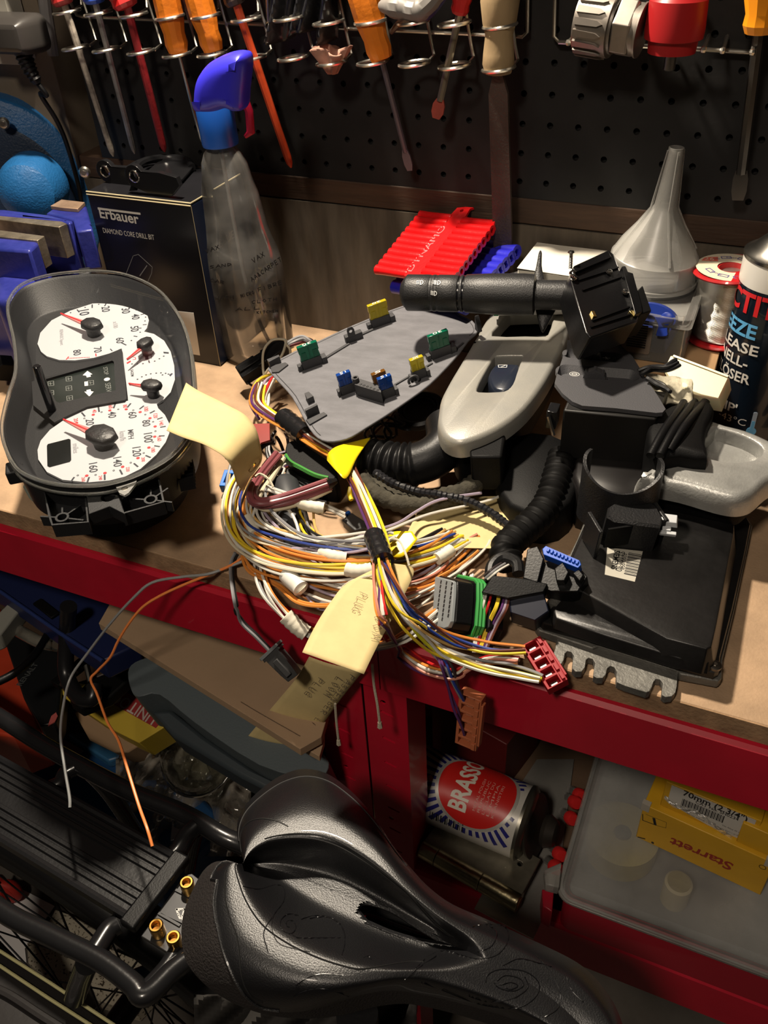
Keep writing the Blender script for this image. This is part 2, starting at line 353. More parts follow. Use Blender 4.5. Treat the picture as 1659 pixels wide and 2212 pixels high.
# ================================================================ workbench
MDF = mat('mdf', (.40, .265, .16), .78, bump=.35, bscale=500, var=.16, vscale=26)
MDFE = mat('mdf_edge', (.30, .185, .10), .9, bump=.8, bscale=350, var=.25, vscale=60)
bench = thing('workbench', (-300, 403, -950), 'red steel workbench with a bare chipboard top and slotted posts', 'workbench')
MB().box(WORLD, (-420, 606, -9), (1700, 404, 17)).build('worktop', MDF, bench, bevel=.8)
MB().box(WORLD, (-420, 403.6, -9), (1700, 1.2, 16.6)).build('worktop_edge', MDFE, bench)
def beam(x0, x1, z0, z1, y, name='beam'):
    o_ = [(y + 40, z1), (y + 3, z1), (y, z1 - 3), (y, z0 + 1.5), (y + 1.5, z0), (y + 24, z0), (y + 24, z0 + 2), (y + 2.5, z0 + 2), (y + 2.5, z1 - 2), (y + 40, z1 - 2)]
    fr = Fr((x0, 0, 0), (0, 1, 0), (0, 0, 1)); MB().prism(fr, o_, 0, x1 - x0).build(name, REDP, bench)
beam(-1270, -204, -76, -17.5, 397); beam(-203, 430, -76, -17.5, 397)
beam(-1270, -266, -676, -620, 400, 'shelf_beam'); beam(-184, 430, -392, -336, 400, 'shelf_beam')
beam(-1270, -266, -676, -620, 760, 'shelf_beam'); beam(-184, 430, -392, -336, 760, 'shelf_beam')
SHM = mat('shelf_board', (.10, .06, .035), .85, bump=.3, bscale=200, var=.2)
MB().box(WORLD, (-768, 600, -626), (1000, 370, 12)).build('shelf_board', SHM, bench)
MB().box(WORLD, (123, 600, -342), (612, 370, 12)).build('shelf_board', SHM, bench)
fz = Fr((0, 402.5, 0), (1, 0, 0), (0, 0, 1))            # faces the room (normal is -y)
def post(xa, xb, slots, rounds, y=402.5):
    holes = []
    for z in slots: c = (xa + xb) / 2 + 1; holes.append([(c - 6, z + 1.2), (c - 5, z + 2.2), (c + 5.5, z - .4), (c + 6.2, z - 1.4), (c + 5, z - 2.6), (c - 5.5, z - .2)][::-1])
    for z in rounds: holes.append(circ((xa + xb) / 2 - 2, z, 2.6, 10))
    f = Fr((0, y, 0), (1, 0, 0), (0, 0, 1)); m = MB()
    m.prism(f, [(xa, -950), (xb, -950), (xb, -17), (xa, -17)], 0, -2, holes)
    xs = xa if xa < -230 else xb - 2
    m.box(WORLD, (xs + 1, y + 20, -483), (2, 36, 932)); return m.build('post', REDP, bench)
sl = [-84, -118, -152, -186, -220, -254, -288, -322, -356, -430, -464, -500, -540, -580, -620, -660, -700]
post(-266, -223.5, sl, [-205, -305]); post(-221.5, -184, [z + 8 for z in sl], [-97, -262])
for x in (-1268, 390): post(x, x + 38, sl, [])
for x in (-1268, -266, -222, 390): post(x, x + 38, [], [], 775)
# ================================================================ things on the pegboard
WIREM = mat('zinc_wire', (.60, .57, .50), .32, 1, bump=.1, bscale=300)
ORH = mat('orange_handle', (.70, .19, .012), .45, bump=.25, bscale=200, var=.1, vscale=60)
RDH = mat('red_handle', (.42, .012, .012), .4, bump=.1)
def ring(b, c, r, tilt=0.12, wr=1.5, gap=False):
    p = [V((c[0] + r * math.cos(a), c[1] + r * .95 * math.sin(a), c[2] + tilt * r * math.cos(a))) for a in [2 * math.pi * k / 24 for k in range(24)]]
    return b.tube(p, wr, 6, closed=True)
def rack(label, rails, rings, grp=None):
    root = thing('wire_tool_rack', (*pt(rails[0][0])[:2], 250), label, 'tool rack', grp)
    for r in rails: MB().tube([pt(q) for q in r], 1.7, 8).build('rail', WIREM, root)
    for (px, py, up) in rings:
        c = Y(px, py, 772); b = MB(); ring(b, c, 13.5)
        cu = V((c.x - (0 if up else 0), 772, c.z + 32)); ring(b, cu, 13.5)
        b.tube([V((c.x + 9, 783, c.z)), V((c.x + 10, 794, c.z + 3)), V((c.x + 6, 797, c.z + 14)), V((c.x - 1, 799, c.z + 45)), V((c.x - 3, 800, c.z + 70))], 1.5, 6)
        b.tube([V((cu.x, 785, cu.z)), V((cu.x, 795, cu.z + 2)), V((cu.x - 2, 800, cu.z + 12))], 1.5, 6)
        b.build('ring_holder', WIREM, root)
    return root
yr = 801
rack('zinc wire tool rack holding the row of screwdrivers at the left', [[Y(130, -60, yr), Y(150, 0, yr), Y(166, 33, yr), Y(178, 36, yr), Y(570, 53, yr), Y(579, 46, yr), Y(576, -40, yr)]],
     [(163, 103, 1), (229, 107, 1), (304, 112, 1), (381, 118, 1), (457, 117, 1), (542, 125, 0)])
rack('zinc wire tool rack holding file and orange screwdriver in the middle', [[Y(725, 60, yr), Y(1075, 76, yr), Y(1128, 79, yr), Y(1139, 70, yr), Y(1141, -50, yr)]],
     [(632, 125, 1), (716, 135, 0), (804, 135, 1), (895, 137, 1), (981, 142, 1), (1077, 148, 1)])
rr = rack('wide zinc wire rack at right holding hose coupling and red cap', [[Y(1200, -40, yr), Y(1197, 78, yr), Y(1207, 91, yr), Y(1400, 100, yr), Y(1630, 113, yr)]], [])
b = MB()
for px in (1228, 1262, 1322, 1350, 1418, 1457, 1520, 1561, 1625):
    p = Y(px, 92 + (px - 1228) * .052, 760); q = V((p.x - 2, 803, p.z + 2)); b.tube([p, q], 1.6, 6); b.sphere(p, 2.6, 8)
b.build('prong', WIREM, rr)
for a, c in ((1228, 1262), (1322, 1350), (1520, 1561)):
    MB().tube([Y(a, 92 + (a - 1228) * .052, 760), Y(c, 92 + (c - 1228) * .052, 760)], 1.5, 6).build('prong_bar', WIREM, rr)
def driver(name, label, h0, h1, hr, tip, sr, hm, sm, tipm=None, flat=True, y0=772, y1=790, fl=0, prof=None, grp=None):
    """handle from h0 (top) to h1 (collar), shaft to tip; pixel positions on the tool plane"""
    A, B_, T = Y(*h0, y0), Y(*h1, y0 + 2), Y(*tip, y1)
    root = thing(name, B_, label, 'screwdriver' if 'driver' in name else 'file', grp)
    ax = B_ - A; L = ax.length
    pr = prof or [(hr * .6, 0), (hr * .95, 3), (hr, L * .2), (hr, L * .55), (hr * .8, L * .75), (hr * .86, L * .88), (hr * .7, L - 1), (hr * .4, L)]
    m = MB().lathe(pr, A, ax, 12 if prof is None else 16); m.build('handle', hm, root, sharp=25)
    d = (T - B_); n = d.length
    if fl:
        MB().tube([B_ - d * .02, B_ + d * .82], sr, 8).build('shaft', sm, root)
        p = B_ + d * .8; fr = Fr(p, d, V((1, 0, 0)).cross(d).cross(d)); 
        MB().prism(fr, [(0, -sr), (n * .06, -fl), (n * .14, -fl), (n * .2, -sr), (n * .2, sr), (n * .14, fl), (n * .06, fl), (0, sr)], -1, 1).build('blade_tip', tipm or sm, root)
    else: MB().tube([B_ - d * .02, B_ + d * .93, B_ + d * .97, T], [sr, sr, sr * .8, sr * .25], 8).build('shaft', sm, root)
    return root
GSH = mat('grey_shaft', (.30, .29, .28), .45, .6, bump=.3, bscale=150, var=.35, vscale=50)
DUST = mat('dusty_shaft', (.34, .30, .25), .7, .2, bump=.6, bscale=160, var=.5, vscale=60)
RSH = mat('red_sleeve', (.24, .012, .016), .5, bump=.3, bscale=200, var=.25, vscale=60)
OSH = mat('orange_sleeve', (.55, .06, .012), .5, bump=.2, var=.12)
BLUH = mat('blue_handle', (.02, .06, .35), .4)
driver('screwdriver', 'long dusty screwdriver with red topped handle, first in the left rack', (100, -80), (140, 12), 13, (245, 338), 3.4, mat('red_black_handle', (.10, .02, .02), .45, col2=(.5, .02, .02), vscale=30), DUST)
driver('screwdriver', 'grey shafted screwdriver with blue and black handle in the left rack', (180, -80), (207, 8), 13, (291, 332), 3.2, BLUH, GSH)
driver('screwdriver', 'screwdriver with red handle and dark red insulated shaft', (230, -80), (276, 18), 15, (356, 328), 3.9, RDH, RSH)
driver('screwdriver', 'orange handled screwdriver left of the spray bottle with slim steel shaft', (345, -70), (386, 115), 13, (436, 308), 1.6, ORH, STEEL)
driver('screwdriver', 'orange handled screwdriver hanging directly above the blue spray head', (410, -70), (462, 112), 13, (500, 240), 1.7, ORH, STEEL)
driver('screwdriver', 'screwdriver with black handle and long orange sleeve right of the spray bottle', (470, -90), (512, 12), 12, (629, 362), 3.9, mat('dark_handle', (.03, .015, .012), .5), OSH)
driver('screwdriver', 'orange handled screwdriver with bare steel shaft in the middle rack', (765, -70), (825, 130), 13.5, (886, 368), 2.6, ORH, mat('blued_shaft', (.22, .20, .24), .4, .8), fl=4.2)
driver('screwdriver', 'flat screwdriver with red handle and red painted tip leaning left', (1008, -60), (992, 32), 9, (942, 256), 3.2, RDH, mat('nickel_shaft', (.48, .43, .32), .35, .9), tipm=mat('red_tip', (.33, .06, .04), .6, var=.2, vscale=80), fl=5.6, y0=778, y1=775)
driver('screwdriver', 'orange handled long screwdriver hanging at the right edge', (1672, -120), (1640, 74), 15, (1594, 432), 4.4, mat('amber_handle', (.75, .26, .01), .35), mat('dark_shaft', (.10, .095, .09), .35, .9), fl=6)
# flat file with turned wooden handle
WOODH = mat('dusty_wood_handle', (.27, .19, .10), .8, bump=.4, bscale=150, var=.25, vscale=30, stretch=(1, 1, .3))
A, B_ = Y(1082, -70, 772), Y(1076, 158, 772); L = (B_ - A).length; fl_ = thing('flat_file', B_, 'flat file with turned wooden handle hanging by the right end of middle rack', 'file')
MB().lathe([(9, 0), (15, 8), (16, L * .3), (14, L * .5), (11.5, L * .62), (13, L * .8), (13.5, L * .9), (11, L)], A, B_ - A, 20).build('handle', WOODH, fl_)
T = Y(1090, 640, 786); d = T - B_; fr = Fr(B_, d, (0, 1, 0)); hw = 8.5
fr = Fr(B_, d, V((1, 0, 0)) - d.normalized() * d.normalized().x)
MB().prism(fr, [(0, -4), (16, -hw), (d.length, -hw - 1), (d.length, hw + 1), (16, hw), (0, 4)], -2, 2).build('blade', mat('file_steel', (.085, .06, .05), .55, .5, bump=.8, bscale=500, var=.25, vscale=20), fl_)
# black plastic bag hanging on the rack
root = thing('plastic_bag', Y(650, 80, 785), 'crumpled black plastic bag hanging between the two wire racks', 'bag')
TB = mat('dark_film', (.018, .018, .02), .28, bump=.5, bscale=60)
def bagf(u, v):
    p = Y(588 + 145 * u, -60 + 135 * v + 12 * math.sin(u * 9) * v, 790); return V((p.x, 780 + 9 * math.sin(u * 17 + v * 3) * (.4 + v) + 5 * math.sin(u * 41 + v * 7), p.z))
MB().grid(bagf, 46, 16).build('bag_film', TB, root, solid=1.2, sharp=80)
# pink rag in ring
rg = MB(); c = Y(716, 130, 772)
def ragf(u, v):
    a = u * 2 * math.pi; R = (4 + 12 * (1 - v)) * (1 + .3 * math.sin(5 * a) * (1 - v * .6) + .12 * math.sin(11 * a + 2)); return V((c.x + R * math.cos(a), c.y + R * .8 * math.sin(a), c.z + 9 - 20 * v + 3 * math.sin(a * 3 + 1) * (1 - v)))
tag(rg.grid(ragf, 40, 8).build('rag', mat('pink_rag', (.36, .19, .14), .95, bump=.5, bscale=200, var=.15, vscale=60), solid=1, sharp=60), 'small pink rag stuffed in a ring of the middle rack', 'rag')
# pliers-like dark tool in the middle rack
root = thing('pliers', Y(885, 40, 770), 'dark pliers with blue and grey grips lying across the middle rack', 'pliers')
MB().tube(bend([(820, 12, None, 766), (862, 16, None, 764), (900, 24, None, 762), (925, 8, None, 762), (960, -30, None, 764)], k=5), [3, 5, 6, 8, 9, 9, 9, 8, 8, 8, 8, 9, 9, 8, 8, 8, 8, 7, 7, 7, 7], 10).build('handle', mat('grey_grip', (.16, .15, .14), .5), root)
MB().tube(bend([(905, 30, None, 768), (925, 20, None, 768), (945, -5, None, 768), (975, -50, None, 768)], k=5), 7, 10).build('handle', mat('navy_grip', (.02, .02, .10), .5), root)
MB().tube([Y(845, 70, 776), Y(862, 50, 772), Y(885, 35, 768)], [2, 3, 5], 8).build('jaw', DSTEEL, root)
# hose coupling
root = thing('hose_coupling', Y(1310, 60, 775), 'grey ribbed metal hose coupling lying on the right wire rack', 'coupling')
A, B_ = Y(1256, 44, 775), Y(1388, 66, 770); ax = B_ - A; L = ax.length
CPL = mat('cast_grey', (.28, .25, .22), .42, .75, var=.15, vscale=30)
MB().lathe([(15, 0), (22, 0), (23, 4), (23, L * .55), (20, L * .56), (20, L * .6)], A, ax, 32).build('body', CPL, root)
b = MB(); fr = Fr(A, ax, (0, 0, 1))
for k in range(18):
    a = 2 * math.pi * k / 18; n = fr.y * math.cos(a) + fr.z * math.sin(a); f2 = Fr(A + n * 22.2, ax, z=n); b.prism(f2, [(2, -2.6), (20, -2), (24, 0), (20, 2), (2, 2.6)], 0, 2.6)
b.build('grip_ribs', CPL, root)
MB().lathe([(19, 0), (21.5, 1), (21.5, 14), (19, 15)], A + ax * .60, ax, 6).build('hex_nut', CPL, root, bevel=.8, flat=True)
MB().lathe([(16, 0), (18.5, 0), (18.5, L * .26), (19.5, L * .27), (19.5, L * .30), (15, L * .30)], A + ax * .70, ax, 32).build('spigot', CPL, root)
# red cap
root = thing('red_knob_cap', Y(1452, 100, 770), 'dark red round plastic knob cap standing on the right rack prongs', 'cap')
RC = mat('dull_red_plastic', (.33, .012, .014), .4); c = Y(1450, 116, 772)
MB().lathe([(12, 0), (18, 1), (19, 12)], c, (0, 0, 1), 32).build('collar', RC, root)
MB().lathe([(19, 0), (22, 1), (22.5, 7), (21.5, 27), (19, 30), (5, 30.5)], c + V((0, 0, 10)), (0, 0, 1), 32).build('cap', RC, root)
MB().lathe([(3, -12), (4.5, -11), (4.5, 2)], c, (0, 0, 1), 12).build('stud', STEEL, root)
# wall socket, plug and cable
root = thing('wall_socket', Y(45, 90, 800), 'white double wall socket behind the black plug', 'socket')
fw = Fr((0, 803, 0), (1, 0, 0), (0, 0, 1)); u0, v0 = fw.hit(-60, 120); u1, v1 = fw.hit(42, 8)
MB().prism(fw, rrect(u0, v0 - 2, u1 + 3, v1 + 20, 5), 0, 22).build('plate', mat('aged_white', (.40, .38, .33), .5), root, bevel=2)
root = thing('power_plug', Y(50, 70, 770), 'black moulded mains plug with a thin black flex hanging down', 'plug')
u0, v0 = fw.hit(-18, 112, 40); u1, v1 = fw.hit(68, 34, 40)
dome(MB(), fw, rrect(u0, v0, u1, v1, 9), [(0, 22), (-1, 30), (1, 52), (5, 60), (9, 62)]).build('plug_body', mat('plug_black', (.035, .032, .03), .35), root)
c = V(((u0 + u1) / 2 + 12, 760, v0)); fl = [c + V((0, 0, 2)), c + V((3, 0, -14)), c + V((7, 2, -28))]
MB().tube(resample(fl, 15), [9.5, 8, 9.5, 7.5, 9, 7, 8.5, 6.5, 8, 6, 7, 5.5, 6.5, 5, 4], 12).build('strain_relief', RUB, root)
MB().tube(bend([fl[-1], fl[-1] + V((5, 3, -12)), Y(88, 205, 772), Y(125, 265, 785), Y(150, 330, 790), Y(175, 430, 796), Y(178, 520, 798)]), 2.6, 8).build('flex', BLK, root)
pr = MB().tube([Y(92, -40, 795), Y(100, 30, 795), Y(116, 120, 792)], [6.5, 6.5, 6], 10).build('conduit', mat('grey_tube', (.20, .19, .19), .6)); tag(pr, 'grey tube hanging beside the black plug on the wall', 'tube')
# ================================================================ instrument cluster
def crop(x0, y0, s): return lambda x, y: (x0 + x / s, y0 + y / s)
def lens_mat(name, rough=.03, tint=(1, 1, 1), amt=1.0):
    m = bpy.data.materials.new(name); m.use_nodes = True; nt = m.node_tree; nt.nodes.clear()
    o = nt.nodes.new('ShaderNodeOutputMaterial'); mx = nt.nodes.new('ShaderNodeMixShader'); t = nt.nodes.new('ShaderNodeBsdfTransparent'); g = nt.nodes.new('ShaderNodeBsdfGlossy'); f = nt.nodes.new('ShaderNodeFresnel')
    f.inputs[0].default_value = 1.45; t.inputs[0].default_value = (*tint, 1); g.inputs['Roughness'].default_value = rough
    ml = nt.nodes.new('ShaderNodeMath'); ml.operation = 'MULTIPLY'; ml.inputs[1].default_value = amt; nt.links.new(f.outputs[0], ml.inputs[0])
    nt.links.new(ml.outputs[0], mx.inputs[0]); nt.links.new(t.outputs[0], mx.inputs[1]); nt.links.new(g.outputs[0], mx.inputs[2]); nt.links.new(mx.outputs[0], o.inputs[0]); return m
LENS = lens_mat('clear_lens')
def film_mat(name, col, rough, dif, vs=20, gl=1.0, tint=(1, 1, 1)):
    m = lens_mat(name, rough, tint, gl); nt = m.node_tree; o = nt.nodes['Material Output']; last = o.inputs[0].links[0].from_socket
    d = nt.nodes.new('ShaderNodeBsdfDiffuse'); d.inputs[0].default_value = (*col, 1); mx = nt.nodes.new('ShaderNodeMixShader'); n = nt.nodes.new('ShaderNodeTexNoise'); n.inputs['Scale'].default_value = vs; n.inputs['Detail'].default_value = 6
    tc = nt.nodes.new('ShaderNodeTexCoord'); nt.links.new(tc.outputs['Object'], n.inputs['Vector']); r = nt.nodes.new('ShaderNodeMapRange'); r.inputs[1].default_value = .35; r.inputs[2].default_value = .75; r.inputs[3].default_value = dif * .35; r.inputs[4].default_value = min(1, dif * 1.6)
    nt.links.new(n.outputs['Fac'], r.inputs[0]); nt.links.new(r.outputs[0], mx.inputs[0]); nt.links.new(last, mx.inputs[1]); nt.links.new(d.outputs[0], mx.inputs[2]); nt.links.new(mx.outputs[0], o.inputs[0]); return m
DIALW = mat('dial_white', (.40, .41, .43), .55)
BEZ = mat('bezel_black', (.013, .0135, .015), .5, spec=.35, bump=.15, bscale=900)
REDN = mat('needle_red', (.62, .015, .02), .4)
k4 = crop(0, 540, 2.9625)
A = Z(235, 1062, 88); B_ = Z(190, 600, 118)
cf = Fr(A, B_ - A, z=(0, 0, 1))
cl = thing('instrument_cluster', (A.x, A.y + 80, 0), 'black car instrument cluster with white dials at the front left of the bench', 'instrument cluster')
OUT = [(17, 675), (24, 641), (51, 614), (101, 597), (160, 589), (216, 587), (277, 596), (338, 624), (378, 668), (402, 715), (415, 770), (422, 844), (425, 890), (412, 938), (371, 989), (304, 1027), (240, 1048), (182, 1054), (120, 1050), (70, 1036), (34, 1013), (10, 965), (4, 925), (10, 888), (20, 850), (34, 803), (31, 742)]
oo = ccw(outline(cf, OUT, 0, 4))
cc = V((sum(p[0] for p in oo) / len(oo), sum(p[1] for p in oo) / len(oo)))
def toward(l, k): return [(cc.x + (x - cc.x) * k, cc.y + (y - cc.y) * k) for x, y in l]
# housing: hollow tray
b = MB(); n = len(oo)
prof = [(.90, -46), (.955, -44), (.985, -8), (.985, -1), (.972, 0), (.955, -2), (.86, -23), (.845, -24)]
vs = []; rings = [toward(oo, s) for s, h in prof]
for rg, (s, h) in zip(rings, prof): vs += [cf.at(q[0], q[1], h) for q in rg]
fs = [(i * n + k, i * n + (k + 1) % n, (i + 1) * n + (k + 1) % n, (i + 1) * n + k) for i in range(len(prof) - 1) for k in range(n)]
for base, ring, fl_ in ((0, rings[0], 1), ((len(prof) - 1) * n, rings[-1], 0)):
    for t in tessellate_polygon([[V((q[0], q[1], 0)) for q in ring]]): fs.append(tuple(base + i for i in (t[::-1] if fl_ else t)))
b.add(vs, fs).build('housing', BEZ, cl)
# clear rim and lens
b = MB(); r0 = [cf.at(*q, 1.2) for q in toward(oo, .995)]; b.tube(r0, 1.5, 6, closed=True); b.tube([cf.at(*q, -6) for q in toward(oo, 1.0)], 1.3, 6, closed=True)
b.build('clear_rim', mat('clear_rim', (.55, .55, .52), .12, 0, trans=.9, ior=1.4), cl)
b = MB(); lo_ = toward(oo, .985); b.add([cf.at(*q, -1.0) for q in lo_], [tuple(t) for t in tessellate_polygon([[V((q[0], q[1], 0)) for q in lo_]])])
lm = bpy.data.meshes.new('lens'); lm.from_pydata([v * .001 for v in b.v], [], [f if (b.v[f[1]] - b.v[f[0]]).cross(b.v[f[2]] - b.v[f[0]]).dot(cf.z) > 0 else f[::-1] for f in b.f]); lm.materials.append(LENS)
lo = bpy.data.objects.new('lens', lm); COL.objects.link(lo); lo.parent = cl; lo.location = -cl.location
# white dial face
WH = [(240, 600), (258, 530), (330, 450), (450, 388), (600, 340), (750, 325), (870, 345), (935, 392), (953, 450), (940, 500), (922, 522), (985, 537), (1050, 580), (1092, 650), (1115, 740), (1119, 830), (1092, 910), (1050, 955), (1003, 985), (1012, 1012), (1055, 1055), (1083, 1110), (1084, 1170), (1060, 1230), (1000, 1310), (900, 1400), (800, 1450), (700, 1475), (560, 1487), (400, 1470), (300, 1420), (245, 1340), (240, 1280), (260, 1220), (320, 1150), (420, 1080), (560, 1012), (700, 975), (820, 965), (818, 940), (785, 660), (778, 630), (700, 662), (600, 690), (480, 706), (380, 704), (300, 680), (262, 650)]
WD = -22
wo = outline(cf, [k4(*p) for p in WH], WD)
MB().prism(cf, ccw(wo), WD - 2, WD).build('dial_face', DIALW, cl, flat=True)
# dark warning light panel between the dials
pn = ccw(outline(cf, [k4(*p) for p in [(205, 850), (270, 825), (520, 765), (770, 640), (785, 655), (812, 955), (800, 968), (560, 1010), (420, 1075), (350, 1110), (215, 1000)]], WD + 1))
ho = ccw(outline(cf, [k4(*p) for p in [(290, 835), (500, 775), (720, 715), (730, 722), (742, 905), (560, 945), (380, 985), (360, 975)]], WD + 1))
MB().prism(cf, pn, WD - 3, WD + 2.2, [ho]).build('warning_light_frame', BEZ, cl)
MB().prism(cf, ho, WD - 3, WD).build('warning_light_panel', mat('panel_black', (.010, .014, .012), .3), cl, flat=True)
ICO = mat('icon_white', (.62, .62, .6), .6); ICG = mat('icon_grey', (.16, .17, .16), .6); INK = mat('dial_ink', (.015, .017, .025), .6); INR = mat('dial_red_ink', (.40, .015, .02), .6)
def kp(x, y, w=WD): return cf.hit(*k4(x, y), w)
textpx('STOP', cf, k4(660, 752), k4(668, 800), ICG, cl, w=WD + .2)
textpx('SERV', cf, k4(672, 855), k4(682, 912), ICG, cl, w=WD + .2)
b = MB(); u, v = kp(685, 829); b.prism(cf, circ(u, v, 2.6, 14), WD, WD + .3)
for q in ([(530, 803), (560, 775), (592, 797), (578, 800), (582, 812), (556, 818), (552, 806)], [(540, 908), (556, 908), (553, 898), (580, 893), (583, 906), (600, 908), (572, 940)]): b.prism(cf, ccw([kp(*p) for p in q]), WD, WD + .3)
b.prism(cf, ccw([kp(*p) for p in ((540, 845), (562, 842), (564, 870), (542, 872))]), WD, WD + .3)
b.build('lamp_icons', ICO, cl, flat=True)
b = MB()
for x, y in ((325, 855), (325, 915), (440, 825), (440, 885), (445, 948), (580, 850)):
    b.ribbon(cf, [kp(x - 18, y - 12), kp(x + 18, y - 16), kp(x + 20, y + 12), kp(x - 16, y + 16), kp(x - 18, y - 12)], .5, WD)
    b.ribbon(cf, [kp(x - 10, y + 2), kp(x + 12, y - 2)], .5, WD); b.ribbon(cf, [kp(x - 4, y - 8), kp(x, y + 8)], .5, WD)
b.build('symbol_outlines', ICG, cl, flat=True)
# numerals
def num(s, x, y, L, m=INK, ang=4, w=WD + .12, **k):
    textpx(s, cf, k4(x - L * .30, y - L * .5), k4(x - L * .30 + ang, y + L * .5), m, cl, w=w, name='numeral', **{'bold': .012, **k})
for s, x, y in (('10', 517, 405), ('20', 660, 382), ('30', 788, 392), ('40', 852, 430), ('50', 845, 508), ('60', 752, 582), ('70', 610, 642), ('80', 478, 660)): num(s, x, y, 34)
for s, x, y in (('20', 560, 1105), ('40', 703, 1058), ('60', 833, 1060), ('80', 922, 1112)): num(s, x, y, 40)
for s, x, y in (('100', 938, 1205), ('120', 865, 1295), ('140', 742, 1360), ('160', 587, 1397)): num(s, x, y, 60)
num('x100', 735, 480, 42, mat('dial_grey_ink', (.22, .22, .24), .6)); num('MPH', 835, 1182, 58); num('km/h', 783, 1192, 60, mat('dial_grey_ink', (.22, .22, .24), .6)); num('miles', 483, 1272, 60, mat('dial_grey_ink', (.22, .22, .24), .6))
num('RENAULTsport', 412, 560, 100, mat('dial_grey_ink', (.22, .22, .24), .6)); num('SAGEM', 848, 788, 44, INK)
for s, x, y in (('20', 478, 1090), ('40', 597, 1033), ('60', 700, 1006), ('80', 793, 1002), ('100', 930, 1020), ('120', 990, 1063), ('140', 1027, 1110), ('160', 1014, 1210), ('180', 975, 1282), ('200', 913, 1342), ('220', 815, 1405), ('240', 640, 1460), ('260', 530, 1470)): num(s, x, y, 20 if len(s) == 2 else 28, INR, ang=2)
b = MB(); r = MB()
def tick(m, x, y, cx, cy, L, wd):
    d = math.hypot(x - cx, y - cy); dx, dy = (cx - x) / d, (cy - y) / d
    m.ribbon(cf, [kp(x - dx * L / 2, y - dy * L / 2), kp(x + dx * L / 2, y + dy * L / 2)], wd, WD)
for x, y in ((500, 390), (590, 360), (675, 350), (756, 343), (820, 357), (880, 382), (912, 412), (926, 478), (893, 500), (867, 553)): tick(b, x, y, 590, 500, 20, 1.2)
tick(b, 793, 602, 590, 500, 30, 1.3); tick(b, 712, 640, 590, 500, 16, 1)
for x, y in ((452, 402), (545, 368), (632, 348), (720, 340), (800, 342), (862, 360), (905, 390), (932, 430), (928, 455), (897, 527), (841, 580)): u, v = kp(x, y); b.prism(cf, circ(u, v, .8, 8), WD, WD + .2)
for i in range(14):
    x = 440 + i * 10; u, v = kp(x, 693 - i * .4); r.prism(cf, circ(u, v, .55, 6), WD, WD + .2)
tick(r, 432, 692, 590, 500, 22, 1); tick(r, 614, 672, 590, 500, 16, 1)
for x, y in ((533, 1053), (632, 1020), (733, 997), (826, 995), (907, 1008), (975, 1037), (1023, 1078), (1043, 1132), (1035, 1190), (1005, 1256), (948, 1322), (870, 1377), (775, 1422), (670, 1455), (565, 1470), (465, 1468)): tick(b, x, y, 660, 1200, 30, 1.4)
for x, y in ((597, 1055), (703, 1027), (808, 1020), (897, 1038), (960, 1077), (993, 1130), (990, 1195), (953, 1265), (883, 1332), (785, 1388), (672, 1428), (555, 1445), (490, 1107)): u, v = kp(x, y); r.prism(cf, circ(u, v, 1.4, 10), WD, WD + .2)
for x, y in ((540, 1078), (650, 1038), (757, 1020), (853, 1026), (930, 1054), (980, 1100), (995, 1160), (978, 1230), (920, 1300), (837, 1362), (728, 1412), (612, 1440), (498, 1443)): u, v = kp(x, y); b.prism(cf, circ(u, v, .9, 8), WD, WD + .2, [circ(u, v, .5, 8)])
for x, y in ((845, 730), (880, 730), (915, 728), (990, 712), (1020, 697), (1048, 680), (880, 828), (908, 812), (935, 800), (965, 793), (1000, 789), (1030, 787), (1060, 790), (1078, 795), (1040, 800)): u, v = kp(x, y); b.prism(cf, circ(u, v, .8, 8), WD, WD + .2)
b.prism(cf, ccw([kp(*p) for p in ((1045, 652), (1080, 655), (1080, 664), (1048, 662))]), WD, WD + .2); b.prism(cf, ccw([kp(*p) for p in ((1082, 800), (1100, 788), (1106, 793), (1090, 810))]), WD, WD + .2)
b.prism(cf, ccw([kp(*p) for p in ((928, 678), (948, 676), (950, 700), (930, 702))]), WD, WD + .2); b.ribbon(cf, [kp(955, 670), kp(968, 672), kp(968, 695)], .6, WD); b.ribbon(cf, [kp(958, 830), kp(990, 830)], .6, WD); b.ribbon(cf, [kp(968, 818), kp(970, 845)], .6, WD); b.ribbon(cf, [kp(952, 708), kp(956, 722)], 1.2, WD)
r.prism(cf, ccw([kp(*p) for p in ((810, 722), (836, 708), (838, 716), (814, 730))]), WD, WD + .2); r.ribbon(cf, [kp(850, 685), kp(866, 688), kp(868, 700), kp(850, 702)], .6, WD); r.ribbon(cf, [kp(832, 866), kp(862, 860)], 1.2, WD)
b.build('scale_marks', INK, cl, flat=True); r.build('red_scale_marks', INR, cl, flat=True)
lcd = ccw([kp(*p) for p in [(307, 1245), (440, 1211), (452, 1216), (456, 1345), (448, 1356), (318, 1391), (304, 1384), (301, 1256)]])
MB().prism(cf, lcd, WD - 1, WD + .5).build('odometer_display', mat('lcd_black', (.006, .007, .007), .25), cl)
